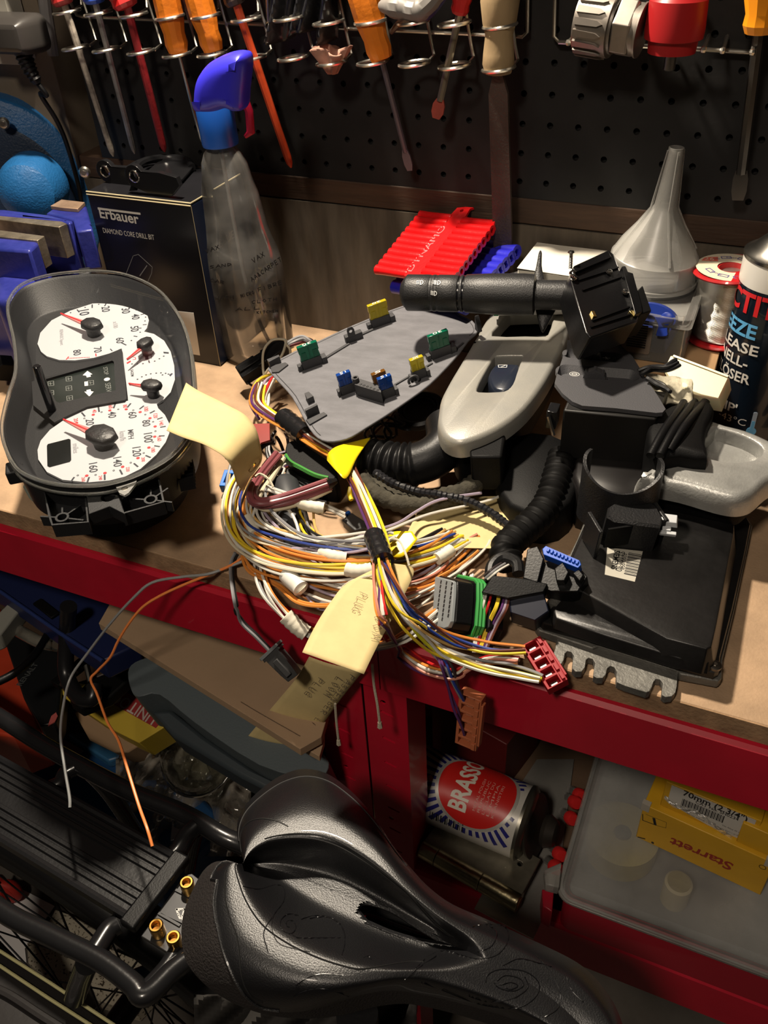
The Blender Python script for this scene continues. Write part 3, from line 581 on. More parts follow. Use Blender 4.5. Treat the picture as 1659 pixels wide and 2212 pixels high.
# needles and hubs
HUB = mat('needle_hub', (.012, .012, .013), .45, bump=.6, bscale=250)
for (hx, hy, hr), (tx, ty) in (((590, 492, 10.5), (388, 402)), ((652, 1200, 13), (405, 1080)), ((932, 612, 8), (812, 694)), ((972, 882, 8.5), (824, 850))):
    ww = -13; u, v = kp(hx, hy, ww); tu, tv = kp(tx, ty, ww + 2); d = V((tu - u, tv - v)); d.normalize(); nn = V((-d.y, d.x))
    nd = MB().prism(cf, ccw([(u + nn.x * hr * .36, v + nn.y * hr * .36), (u - nn.x * hr * .36, v - nn.y * hr * .36), (tu - nn.x * .5, tv - nn.y * .5), (tu + nn.x * .5, tv + nn.y * .5)]), ww, ww + 1.4).build('needle', mat('needle_pink', (.60, .16, .15), .35), cl)
    MB().ribbon(cf, [(u, v), (tu, tv)], 1.1, ww + 1.4, .4).build('needle_line', REDN, nd)
    MB().lathe([(hr * .6, ww - 8), (hr * .62, ww - 1)], cf.at(u, v, 0), cf.z, 16).build('needle_shaft', HUB, nd)
    hb = [(u + hr * a * d.x * -1 + hr * c * nn.x, v + hr * a * d.y * -1 + hr * c * nn.y) for a, c in ((-1, -.35), (-.5, -.8), (.3, -.8), (.95, -.45), (1.05, .1), (.7, .6), (.1, .75), (-.6, .7), (-1, .35))]
    dome(MB(), cf, hb, [(0, ww), (-.3, ww + 1.5), (.3, ww + 4.5), (2, ww + 5.5)]).build('needle_hub', HUB, cl, sharp=50)
# reset stalk through the lens
u, v = cf.hit(*k4(338, 1040), WD); b = MB().lathe([(3.6, WD), (3.6, -2), (3.4, 20), (3.3, 24), (2.4, 25)], cf.at(u, v), cf.z, 14); b.build('reset_stalk', BLKG, cl)
# clips round the housing, clear screw tab, mounting brackets
for px in ((183, 588), (30, 1012), (421, 860)):
    u, v = cf.hit(*px, -8); MB().box(cf, (u, v, -12), (14, 12, 12)).build('mounting_tab', BEZ, cl, bevel=1.5)
tb = ccw(outline(cf, [k4(*p) for p in ((740, 1515), (878, 1468), (872, 1500), (825, 1560), (800, 1575), (765, 1560))], -5)); u, v = cf.hit(*k4(800, 1533), -5)
MB().prism(cf, tb, -6, -4, [circ(u, v, 2.4, 12)]).build('clear_tab', mat('frosted_clear', (.45, .45, .43), .35, trans=.6), cl)
MB().cyl(cf.at(u, v, -8), cf.at(u, v, -4.5), 2.2, 10).build('screw', STEEL, cl)
def tray(px, top, depth, nm='bracket_tray'):
    o_ = ccw(outline(cf, [k4(*p) for p in px], top)); i_ = shrink(o_, 1.6)
    MB().prism(cf, o_, top - depth, top, [i_]).build(nm, BEZ, cl, flat=True); MB().prism(cf, i_, top - depth, top - depth + 1.4).build('bracket_floor', BEZ, cl, flat=True)
    return i_
tray([(278, 1532), (552, 1575), (568, 1742), (330, 1762), (308, 1700)], -12, 12)
tray([(868, 1500), (1010, 1408), (1052, 1612), (780, 1690), (765, 1600)], -12, 12)
for x, y in ((398, 1712), (965, 1598)):
    b = MB(); u, v = cf.hit(*k4(x, y), -13); b.prism(cf, circ(u, v, 5, 16), -23, -12.5, [circ(u, v, 3.4, 16)])
    for dx, dy in ((0, -75), (80, -55), (-85, -5), (88, 10)):
        p = cf.hit(*k4(x + dx, y + dy), -13); q = V((p[0] - u, p[1] - v)); q = q / q.length; b.ribbon(cf, [(u + q.x * 5, v + q.y * 5), (u + q.x * (16 if dy > -60 else 11), v + q.y * (16 if dy > -60 else 11))], 1.2, -22, 9)
    b.build('screw_boss', BEZ, cl, flat=True)
sp = ccw(outline(cf, [k4(*p) for p in ((552, 1560), (760, 1570), (800, 1690), (700, 1640), (568, 1690))], -9))
MB().prism(cf, sp, -20, -9, [circ(*cf.hit(*k4(690, 1580), -9), 5, 14)]).build('bracket_bridge', BEZ, cl, bevel=1)
# deeper rear body with ribs towards the bench, connector row
lo = toward(oo, .80); b = MB(); dome(b, cf, lo, [(6, -84), (0, -80), (-4, -46)]); b.build('rear_cover', BLKM, cl)
b = MB()
for i in range(9):
    p = Z(402 + i * .3, 985 + i * 7.5, 62 - i * .5); b.box(cf, (*[(p - cf.o).dot(cf.x), (p - cf.o).dot(cf.y), (p - cf.o).dot(cf.z)],), (1.6, 12, 12))
b.build('connector_ribs', BLKG, cl)
MB().tube([Z(100, 1100, 42), Z(70, 1072, 44), Z(58, 1050, 46)], 3, 8).build('rear_edge_strip', mat('grey_green_strip', (.16, .19, .16), .6), cl)
# ================================================================ drill bit box, bracket, spray bottle, grinder, vice, left tag
CARD_B = mat('glossy_black_carton', (.010, .010, .012), .25, var=.15, vscale=10)
KRAFT = mat('carton_edge', (.42, .36, .22), .85)
FL = Y(176, 407, 690); FR = Y(397, 431, 690); BR = Z(478, 787, 0)
bx = thing('drill_bit_carton', (-580, 720, 0), 'tall black drill bit carton standing behind the instrument cluster', 'carton')
w_ = 126; xr = -520; fb = Fr((xr - w_, 690, 0), (1, 0, 0), (0, 0, 1)); hgt = 176
sf = math.radians(0)
side = Fr((xr, 690, 0), (0, 1, 0), (0, 0, 1))
MB().box(WORLD, (xr - w_ / 2, 690 + 50, hgt / 2 - 1), (w_, 100, hgt - 2)).build('carton_body', CARD_B, bx, bevel=.8)
MB().box(WORLD, (xr - w_ / 2, 690 + 50, hgt), (w_ + 1, 101, 1.2)).build('lid_flap', CARD_B, bx)
b = MB(); b.tube([V((xr - w_, 689.6, hgt - 1.5)), V((xr, 689.6, hgt - 1.5))], .9, 5); b.tube([V((xr - w_, 689.8, hgt + 1)), V((xr, 689.8, hgt + 1)), V((xr + .4, 790, hgt + 1))], .8, 5); b.tube([V((xr + .1, 689.6, 0)), V((xr + .1, 689.6, hgt - 1))], .35, 5)
b.build('worn_edges', KRAFT, bx)
LW = mat('print_white', (.66, .64, .58), .5); LG = mat('print_grey', (.38, .38, .38), .5)
LN = mat('print_line', (.22, .23, .24), .5)
k1 = crop(0, 0, 2.9625)
textpx('Erbauer', fb, k1(642, 1392), k1(893, 1434), LW, bx, bold=.02, hs=.98)
MB().prism(fb, ccw([fb.hit(*k1(*p), .1) for p in ((624, 1327), (898, 1362), (900, 1375), (627, 1341))]), 0, .2).build('print_bar', LW, bx, flat=True)
textpx('DIAMOND CORE DRILL BIT', fb, k1(663, 1489), k1(990, 1536), LW, bx, bold=.0, hs=1.45)
b = MB(); kk = crop(0, 540, 2.9625); b.ribbon(fb, [fb.hit(*kk(*p)) for p in ((808, 150), (852, 38), (885, 28), (975, 110), (970, 150), (940, 215))], .5, 0); b.ribbon(fb, [fb.hit(*kk(*p)) for p in ((895, 165), (940, 100))], .9, 0); b.build('print_outline', LN, bx, flat=True)
navy = MB(); navy.box(WORLD, (xr + .3, 740, hgt / 2), (.8, 99, hgt - 3)); navy.build('side_print', mat('navy_print', (.008, .018, .055), .3), bx)
text('ERBAUER', side, (20, 120), (70, 120), LN, bx, w=1.0)
lab = MB().box(WORLD, (0, 0, 0), (1, 1, 1))
b = MB().prism(fb, ccw([fb.hit(*p, .4) for p in ((380, 672), (418, 676), (432, 768), (398, 762))]), 0, .3); b.build('white_sticker', PAPERW, bx, flat=True)
# black pivoting bracket lying on the carton
GB = mat('black_painted_metal', (.008, .008, .009), .22)
br = thing('pivot_bracket', (-565, 735, hgt), 'black metal bracket with round eyes lying on the drill bit carton', 'bracket')
b = MB(); fe1 = Fr((0, 700, 0), (1, 0, 0), (0, 0, 1)); 
for (px, py, yy) in ((231, 368, 722), (294, 379, 700)):
    f = Fr((0, yy, 0), (1, 0, 0), (0, 0, 1)); u, v = f.hit(px, py); ex, ez = f.hit(px + 85, py + 22)
    o_ = circ(u, v, 11, 14, 1, math.radians(30), math.radians(255)) + [(u + 12, v - 15), (u + 40, v - 16), (u + 52, v - 5), (u + 50, v + 3), (u + 30, v + 6)]
    b.prism(f, ccw(o_), -3, 3, [circ(u, v, 5.2, 14)])
b.build('eye_plate', GB, br, bevel=.8)
cx, cz = fe1.hit(294, 379)
for (px, py, yy) in ((231, 368, 722), (294, 379, 700)):
    f = Fr((0, yy, 0), (1, 0, 0), (0, 0, 1)); u, v = f.hit(px, py); MB().tube([f.at(u + 5.6 * math.cos(a), v + 5.6 * math.sin(a), 3.2) for a in [k * .5236 for k in range(12)]], .8, 6, closed=True).build('eye_ring', CHROME, br)
zt = hgt + 4
b = MB().tube(bend([(285, 392, hgt + 10), (300, 355, hgt + 12), (345, 342, hgt + 8), (400, 345, hgt + 6), (415, 362, hgt + 5)]), 4, 8); b.tube(bend([(240, 380, hgt + 6), (262, 372, hgt + 9), (320, 345, hgt + 7), (412, 352, hgt + 5)]), 3, 8)
b.build('curved_arm', GB, br)
pl_ = Fr((0, 0, hgt + 3), (1, 0, 0), (0, 1, 0)); MB().prism(pl_, ccw([pl_.hit(*p) for p in ((300, 392), (345, 352), (400, 348), (418, 366), (395, 392), (340, 412))]), 0, 3).build('base_plate', GB, br, bevel=.8)
# spray bottle
sb = thing('spray_bottle', (-488, 722, 0), 'clear spray bottle with blue head and liquid in the lower half', 'bottle')
PETM = film_mat('dusty_clear_pet', (.62, .60, .56), .08, .11, 30, 1.4)
BLUE1 = mat('violet_blue_plastic', (.035, .03, .55), .3); BLUE2 = mat('bright_blue_plastic', (.012, .10, .48), .35)
bc = V((-489, 722, 0)); sq = ((1, .12, 0), .62)
prof = [(0, 3), (30, 2), (36, 0), (40, 3), (42, 14), (43, 50), (43.5, 92), (43, 108), (41, 122), (37, 136), (32.5, 150), (30.5, 165), (29.5, 180), (27, 194), (23.5, 208), (19, 217), (14, 222), (13, 228)]
f0 = lambda r: r
b = MB(); lean = V((0.06, 0.0, 1)).normalized()
b.lathe([(r + (1.2 * math.sin(h * .35) if 125 < h < 195 else 0), h) for r, h in prof for _ in (0,)], bc, (-.035, 0, 1), 40, squash=sq)
body = b.build('bottle_body', PETM, sb, solid=-1.0, sharp=60)
LIQ = film_mat('clear_liquid', (.72, .64, .52), .04, .16, 12, 1.3, (.97, .94, .88))
MB().lathe([(0, 3.6), (30, 3), (37.5, 4), (39.5, 12), (40.8, 50), (41.2, 90), (0, 90.01)], bc, (-.035, 0, 1), 40, squash=sq).build('liquid', LIQ, sb, sharp=50)
MB().tube(bend([bc + V((-9, 0, 225)), bc + V((-4, -4, 150)), bc + V((2, -8, 90)), bc + V((18, -14, 45)), bc + V((36, -18, 12))]), 1.9, 8).build('dip_tube', mat('milky_tube', (.42, .42, .40), .4, alpha=.75), sb)
nk = bc + V((-8, 0, 224))
MB().lathe([(17, 0), (17.5, 2), (17.5, 40), (16, 44)], nk, (-.03, 0, 1), 32).build('collar', BLUE2, sb)
# head: cowl with a drooping front
fh = Fr((0, nk.y - 6, 0), (1, .1, 0), (0, 0, 1))
ho_ = ccw(outline(fh, [(413, 243), (411, 205), (418, 172), (436, 146), (462, 129), (492, 119), (515, 120), (524, 138), (523, 170), (519, 205), (516, 240), (500, 247), (478, 240), (452, 247), (430, 248)], 14, 4))
dome(MB(), fh, ho_, [(11, -17), (5, -15), (1.5, -10), (0, -4), (0, 4), (1.5, 10), (5, 15), (11, 17.5)]).build('spray_head', BLUE1, sb, sharp=70)
MB().tube([nk + V((15, 2, 52)), nk + V((27, 4, 50)), nk + V((33, 5, 30)), nk + V((32, 5, 12)), nk + V((26, 4, 8))], [5, 5, 4, 4, 2], 10).build('trigger', mat('red_trigger', (.5, .01, .05), .4), sb)
cyb = Cyl(bc, (-.035, 0, 1), (.05, -1, 0), 34)
b = MB(); fbq = Fr(bc + V((0, -27.5, 0)), (1, .12, 0), (0, 0, 1)); kk = crop(400, 540, 2.765)
for s, a, c, h in (('VAX', (408, 78), (485, 30), 14), ('AA&CARPET', (400, 190), (585, 60), 13), ('VAX', (125, 20), (215, -12), 12), ('SAND', (150, 110), (290, 92), 9), ('CAR', (150, 190), (240, 205), 12), ('WASH', (180, 300), (300, 290), 12), ('MICRO', (335, 285), (420, 260), 11), ('FIBRE', (440, 250), (590, 200), 12), ('CLOTH', (400, 320), (560, 300), 10), ('ALL', (300, 365), (470, 350), 10), ('KITCHEN', (430, 380), (560, 370), 8)):
    p0 = fbq.hit(*kk(*a)); p1 = fbq.hit(*kk(*c)); scrawl(b, s, fbq, p0, p1, h / 2.765 * .85, .8, 0)
b.build('pen_lettering', INKB, sb, flat=True)
# bench grinder
GRB = mat('grinder_blue', (.012, .10, .27), .42, bump=.7, bscale=420, var=.15, vscale=30)
gr = thing('bench_grinder', (-800, 730, 0), 'blue bench grinder with a round wheel guard in the far left corner', 'bench grinder')
gd = (.45, -1, .12); gc = Y(12, 432, 778)
ga = V((.42, -.9, 0.05)).normalized()
MB().lathe([(0, -22), (112, -22), (118, -18), (120, 0), (118, 16), (112, 20), (0, 20)], gc, ga, 56).build('wheel_guard', GRB, gr, bevel=2)
MB().lathe([(90, 18), (92, 22), (86, 24), (0, 24)], gc, ga, 48).build('guard_cover', mat('grinder_blue_shaded', (.006, .02, .05), .5, bump=.5, bscale=420), gr)  # cover in a darker copy of the blue, its shading put into the colour
hc = Y(72, 405, 756)
MB().lathe([(37, -14), (36, 12), (31, 26), (20, 33), (0, 35)], hc, ga, 40).build('motor_end', GRB, gr, bevel=1)
for px in ((2, 270), (178, 377)):
    c = Y(*px, 758); MB().lathe([(6, 0), (6.5, 3), (5, 5.5), (3, 6)], c - ga * 12, ga, 12).build('cover_screw', STEEL, gr)
    MB().lathe([(2.8, 0), (2.8, 2)], c - ga * 7.5, ga, 6).build('screw_socket', DSTEEL, gr)
MB().lathe([(0, 22), (62, 22), (62, 46), (58, 48), (0, 48)], gc + V((-75, -20, -40)), ga, 48).build('grinding_wheel', mat('grinding_stone', (.28, .27, .25), .95, bump=1, bscale=600), gr)
MB().box(WORLD, (-850, 768, 12), (150, 64, 24)).build('grinder_base', GRB, gr, bevel=3)
MB().box(WORLD, (-840, 772, 60), (60, 44, 90)).build('grinder_pillar', GRB, gr, bevel=4)
# bench vice
VB = mat('vice_blue', (.018, .026, .19), .32, bump=.2, bscale=250, var=.15, vscale=30, col2=(.035, .04, .26)); JAW = mat('worn_jaw', (.30, .25, .18), .45, .8, var=.35, vscale=50, bump=.3, bscale=300)
vc = thing('bench_vice', (-790, 640, 0), 'blue bench vice with worn steel jaws at the left edge of the bench', 'vice')
zt = 140; pz = Fr((0, 0, zt), (1, 0, 0), (0, 1, 0)); kv = crop(0, 200, 5.267)
def vp(l): return ccw([pz.hit(*kv(*p)) for p in l])
MB().prism(pz, vp([(-200, 1390), (0, 1385), (705, 1465), (760, 1490), (670, 1530), (-200, 1420)]), -34, 0).build('fixed_jaw_face', JAW, vc, bevel=.6)
MB().prism(pz, vp([(-200, 1340), (60, 1340), (560, 1400), (835, 1470), (790, 1500), (700, 1468), (-200, 1388)]), -66, 1).build('fixed_jaw', VB, vc, bevel=2)
MB().prism(pz, vp([(525, 1395), (700, 1275), (985, 1305), (1060, 1580), (870, 1600), (835, 1468)]), -40, 2).build('anvil_side', VB, vc, bevel=2)
MB().prism(pz, vp([(590, 1350), (715, 1277), (980, 1308), (900, 1385), (700, 1368)]), 2, 6).build('anvil_face', mat('anvil_steel', (.36, .24, .16), .5, .5, var=.3, vscale=40), vc, bevel=.5)
MB().prism(pz, vp([(-200, 1540), (0, 1545), (500, 1610), (420, 1660), (-200, 1600)]), -32, -2).build('moving_jaw_face', JAW, vc, bevel=.6)
MB().prism(pz, vp([(-200, 1600), (0, 1603), (425, 1655), (325, 1755), (-200, 1720)]), -74, -4).build('moving_jaw', VB, vc, bevel=3)
b = MB()
def vf(u, v):
    p = Z(*kv(-150 + 470 * u, 1720 + 560 * v), 138 - 95 * v); return p
MB().prism(pz, vp([(-200, 1700), (330, 1750), (290, 1840), (60, 1960), (-200, 1980)]), -100, -34).build('moving_body', VB, vc, bevel=8, seg=4)
MB().box(WORLD, (-770, 655, 42), (110, 110, 84)).build('vice_base', VB, vc, bevel=5)
MB().tube([V((-820, 640, 60)), V((-700, 640, 60))], 8, 12).build('guide_bar', DSTEEL, vc)
cr = mat('crumpled_foil', (.45, .43, .38), .5, .3, bump=1, bscale=120)
pf = Z(100, 600, 60); b = MB()
b.grid(lambda u, v: pf + V((-35 + 70 * u, -10 + 26 * v + 4 * math.sin(u * 15), 6 * math.sin(u * 21 + v * 9) + 4)), 14, 5); tag(b.build('foil_scrap', cr, solid=1), 'crumpled silvery scrap between the vice and the cluster', 'scrap')
# bolt head left of the cluster
bn = thing('hex_bolt', Z(10, 780, 30), 'large bolt with dark nut lying at the left edge beside the cluster', 'bolt')
MB().tube([Z(-40, 760, 26), Z(2, 785, 26)], 6, 12).build('shank', DSTEEL, bn); MB().lathe([(13, -8), (13, 8)], Z(10, 795, 22), (.5, -.4, -.2), 6).build('nut', BLKM, bn, bevel=1)
# ================================================================ fuse panel with fuses
k5 = crop(400, 540, 2.765); k6 = crop(860, 520, 2.765)
P0 = Z(720, 950, 58); P1 = Z(985, 655, 92); P2 = Z(590, 790, 62)
fp = Fr(P0, P1 - P0, z=(P1 - P0).cross(P2 - P0) if (P1 - P0).cross(P2 - P0).z > 0 else -(P1 - P0).cross(P2 - P0))
panel = thing('fuse_panel', P0, 'dark grey plastic fuse box cover lying tilted over the wires with blade fuses clipped in', 'cover')
GP = mat('fuse_cover_grey', (.125, .125, .138), .6, bump=.35, bscale=900, var=.16, vscale=35, stretch=(1, 3, 1)); GD = mat('fuse_cover_dark', (.040, .040, .044), .55, bump=.2, bscale=900)
po = outline(fp, [k5(*p) for p in [(512, 735), (500, 690), (650, 605), (800, 540), (950, 470), (1130, 395), (1290, 335), (1410, 305), (1500, 292), (1560, 300), (1610, 335), (1640, 385), (1715, 420), (1745, 470), (1735, 500), (1690, 540), (1640, 610), (1560, 700), (1460, 800), (1340, 890), (1200, 985), (1080, 1060), (1000, 1110), (930, 1135), (850, 1142), (790, 1120), (745, 1070), (700, 990), (640, 880), (580, 810)]], 0, 2)
pc = ccw(po); dome(MB(), fp, pc, [(.8, -2.4), (0, -1.6), (0, -.4), (.5, 0)]).build('cover_plate', GP, panel, sharp=30)
b = MB(); inner = [fp.at(*q, 0) for q in shrink(pc, 3.2)]
n = len(inner); b.tube(inner[n // 2:] + inner[:n // 6], .45, 4); b.build('moulded_lip', GD, panel)
def pp(x, y, w=0, k=k5): return fp.hit(*k(x, y), w)
pl = [pp(545, 715), pp(700, 700), pp(830, 652), pp(960, 570), pp(1070, 510), pp(1120, 480), pp(1240, 410)]
MB().ribbon(fp, [pp(828, 655), pp(975, 565)], 2.8, 0, 1.2).ribbon(fp, [pp(1060, 505), pp(1120, 478)], 2.8, 0, 1.2).ribbon(fp, [pp(1195, 430), pp(1235, 405)], 3, 0, 1.2).ribbon(fp, [pp(1255, 808), pp(1345, 755)], 1.6, 0, 1.2).ribbon(fp, [pp(1440, 700), pp(1475, 680)], 1.6, 0, 1.2).ribbon(fp, [pp(1590, 620), pp(1660, 560)], 1.6, 0, 1.2).build('stiffening_rib', GD, panel)
fx = (V(pp(830, 652)) - V(pp(700, 700))).normalized()              # direction of the fuse rows on the panel
def socket(x, y, L, H=8, T=6):
    u, v = pp(x, y, 0); f2 = Fr(fp.at(u, v, 0), fp.x * fx.x + fp.y * fx.y, z=fp.z)
    m = MB().box(f2, (0, 0, H / 2), (L, T, H)); m.box(f2, (L * .62, 0, H * .35), (L * .25, T * 1.3, H * .7)); m.box(f2, (-L * .62, 0, H * .3), (L * .2, T * .9, H * .6))
    return m.build('fuse_socket', GD, panel, bevel=.3), f2
def fuse(fr, H, L, hh, colour, label, num, grp=None, tk=4.2):
    t = thing('blade_fuse', fr.at(0, 0, H), label, 'fuse', grp)
    m_ = mat('fuse_' + colour[0], colour[1], .18, trans=.45, ior=1.4)
    o_ = [(-L / 2, 0), (L / 2, 0), (L / 2 * .92, hh * .45), (L / 2, hh * .5), (L / 2, hh), (-L / 2, hh), (-L / 2, hh * .5), (-L / 2 * .92, hh * .45)]
    fv = Fr(fr.at(0, 0, H - .2), fr.x, z=-fr.y)
    MB().prism(fv, ccw(o_), -tk / 2, tk / 2).build('fuse_body', m_, t, bevel=.5)
    m = MB()
    for s in (-1, 1): m.box(fv, (s * L * .28, hh * .32, tk / 2 - .3), (L * .22, hh * .5, 1.6))
    m.box(fv, (0, hh * .5, tk / 2), (L * .06, hh * .7, .8)); m.build('fuse_ribs', m_, t, bevel=.2)
    m = MB()
    for s in (-1, 1): m.box(fv, (s * L * .3, -2, 0), (L * .18, 6, .8))
    m.build('blade', STEEL, t)
    ft = Fr(fr.at(0, 0, H + hh - .1), -fr.x, z=fr.z); text(num, ft, (-L * .22, -tk * .33), (L * .22, -tk * .33), mat('fuse_number', (.75, .75, .72), .5), t, h=tk * .66, w=.12, name='fuse_number')
GRN = ('green', (.005, .16, .085)); YEL = ('yellow', (.60, .50, .02)); BLU = ('blue', (.01, .07, .36)); BRN = ('brown', (.20, .085, .015))
for (x, y, L, H, hh, c, nm, lb) in ((762, 690, 19, 9, 15, GRN, '30', 'tall green 30 blade fuse at the left corner of the grey cover'), (1170, 443, 19, 9, 15, YEL, '20', 'tall yellow 20 blade fuse at the back edge of the grey cover'),
        (1528, 628, 19, 9, 15, GRN, '30', 'tall green 30 blade fuse at the right side of the grey cover'), (972, 848, 12.5, 9, 12, BLU, '15', 'small blue 15 blade fuse standing alone on the grey cover'),
        (1212, 872, 12.5, 9, 12, BLU, '15', 'small blue 15 blade fuse in front of the brown fuse'), (1400, 760, 12.5, 9, 12, YEL, '20', 'small yellow 20 blade fuse on the right of the grey cover')):
    s_, f2 = socket(x, y, L, H); fuse(f2, H, L, hh, c, lb, nm)
u, v = pp(1178, 845); f2 = Fr(fp.at(u, v, 0), fp.x * fx.x + fp.y * fx.y, z=fp.z); MB().box(f2, (0, 0, 4.5), (13, 6, 9)).build('fuse_socket', GD, panel); fuse(f2, 9, 12.5, 12, BRN, 'small brown 5 blade fuse squeezed behind a blue one', '5')
# clips of the cover
def clip(pts, w0, w1, nm='clip'): return MB().prism(fp, ccw([pp(*p) for p in pts]), w0, w1).build(nm, GD, panel, bevel=.3)
clip([(510, 700), (600, 678), (618, 690), (560, 735), (520, 738)], -1, 1.5); b = MB(); b.prism(fp, ccw([pp(*p) for p in ((500, 690), (570, 662), (575, 672), (512, 706))]), 0, 7); b.build('clip', GD, panel)
clip([(722, 1020), (830, 975), (850, 990), (745, 1050)], 0, 1.5); MB().prism(fp, ccw([pp(*p) for p in ((728, 1000), (800, 965), (805, 975), (735, 1010))]), 0, 9).build('clip', GD, panel)
MB().prism(fp, ccw([pp(*p) for p in ((722, 888), (748, 878), (775, 905), (740, 922))]), 0, 6).build('clip', GD, panel)
f2 = Fr(fp.at(*pp(1010, 535)), fp.x * fx.x + fp.y * fx.y, z=fp.z); MB().box(f2, (0, 0, 3.5), (17, 6, 7)).build('clip', GD, panel, bevel=.4)
fv = Fr(f2.at(-2, -2, 6), f2.x, z=-f2.y); MB().prism(fv, [(-3.5, 0), (3.5, 0), (3.5, 7), (2, 10), (-2, 10), (-3.5, 7)], 0, 1.5, [circ(0, 5.5, 1.8, 10)]).build('clip_loop', GD, panel)
for (x, y) in ((1545, 325), (1752, 480)):
    u, v = pp(x, y); f2 = Fr(fp.at(u, v, 0), fp.x * fx.y + fp.y * -fx.x, z=fp.z); fv = Fr(f2.at(0, 0, 0), f2.x, z=-f2.y); MB().prism(fv, [(-4, 0), (4, 0), (3.5, 8), (0, 16), (-2, 8)], -2, 2).build('clip', GD, panel, bevel=.4)
b = MB(); o_ = [pp(*p) for p in ((1025, 845), (1060, 835), (1160, 868), (1185, 900), (1185, 918), (1060, 880), (1030, 870))]; b.prism(fp, ccw(o_), 0, 12)
b.build('corrugated_wall', GD, panel); b = MB()
for i in range(7): u, v = pp(1045 + i * 20, 862 + i * 7); b.prism(fp, circ(u, v, 1.5, 8), 0, 12)
b.build('wall_ribs', GD, panel); u, v = pp(1038, 850); MB().lathe([(3, 0), (3, 16), (1.7, 16), (1.7, 3)], fp.at(u, v), fp.z, 14, ring=True).build('hollow_post', GD, panel)
u, v = pp(1368, 800); f2 = Fr(fp.at(u, v, 0), fp.x * fx.x + fp.y * fx.y, z=-fp.y); MB().tube([f2.at(4.5 * math.cos(a), 4 + 4.5 * math.sin(a), 0) for a in [k * .5 - .4 for k in range(9)]], 1.2, 6).build('clip_loop', GD, panel)
# ================================================================ left tag
def tagcard(name, px, zf, label, grp=None, th=.35, m=MANILA, hole=None, lines=(), cat='tag', nx=26, ny=10, reinf=True):
    """px: four corners (quad, in order); zf(u,v)-> height or frame; a curved card"""
    t = thing(name, pt((*px[0], zf(0, 0))), label, cat, grp); b = MB()
    def q(u, v, dw=0):
        X = (1 - u) * ((1 - v) * px[0][0] + v * px[3][0]) + u * ((1 - v) * px[1][0] + v * px[2][0]); Yy = (1 - u) * ((1 - v) * px[0][1] + v * px[3][1]) + u * ((1 - v) * px[1][1] + v * px[2][1])
        return Z(X, Yy, zf(u, v) + dw)
    sk = None
    if hole: sk = lambda a, c: math.hypot((a - hole[0]) * hole[2], (c - hole[1])) < hole[3]
    b.grid(q, nx, ny, sk).build('card', m, t, solid=th, sharp=80, flat=False)
    return t, q
def zt_(u, v): return 118 - 14 * u + 6 * math.sin(min(1, u * 1.4) * 3.1) - (0 if u < .62 else ((u - .62) / .38) ** 1.5 * 72)
lt = thing('manila_tag', Z(550, 1030, 30), 'buff card tag at the left curling down beside the instrument cluster', 'tag')
b = MB(); rowsA = [(402, 827), (430, 845), (465, 862), (500, 880), (530, 897), (552, 925), (562, 960), (566, 990), (556, 1012), (540, 1032), (528, 1058)]
rowsB = [(360, 930), (395, 945), (435, 958), (462, 972), (482, 985), (497, 1003), (505, 1022), (510, 1040), (514, 1048), (519, 1055), (524, 1062)]
hz = [112, 110, 108, 106, 103, 96, 84, 70, 56, 42, 30]
pa = smooth([Z(*p, h + 4) for p, h in zip(rowsA, hz)], 4); pb_ = smooth([Z(*p, h) for p, h in zip(rowsB, hz)], 4); N = len(pa)
# lower half narrows: the card bends over and runs down to its hole end
def lf(u, v): i = u * (N - 1); j = int(i); f = i - j; a = pa[j].lerp(pa[min(N - 1, j + 1)], f); c = pb_[j].lerp(pb_[min(N - 1, j + 1)], f); return a.lerp(c, v)
hc_ = (.70, .30)
b.grid(lf, 44, 12, lambda u, v: math.hypot((u - hc_[0]) * 2.2, (v - hc_[1])) < .06).build('card', MANILA, lt, solid=.4, sharp=80)
cen = lf(*hc_); e1 = (lf(hc_[0] + .02, hc_[1]) - cen).normalized(); e2 = (lf(hc_[0], hc_[1] + .02) - cen).normalized(); nn = e1.cross(e2); nn = nn if nn.dot(C0 - cen) > 0 else -nn
fh = Fr(cen + nn * .5, e1, z=nn); MB().tube([fh.at(6.5 * math.cos(a), 6.5 * math.sin(a), 0) for a in [k * math.pi / 12 for k in range(24)]], .25, 4, closed=True).build('eyelet_ring', mat('kraft_ring', (.36, .24, .09), .8), lt)
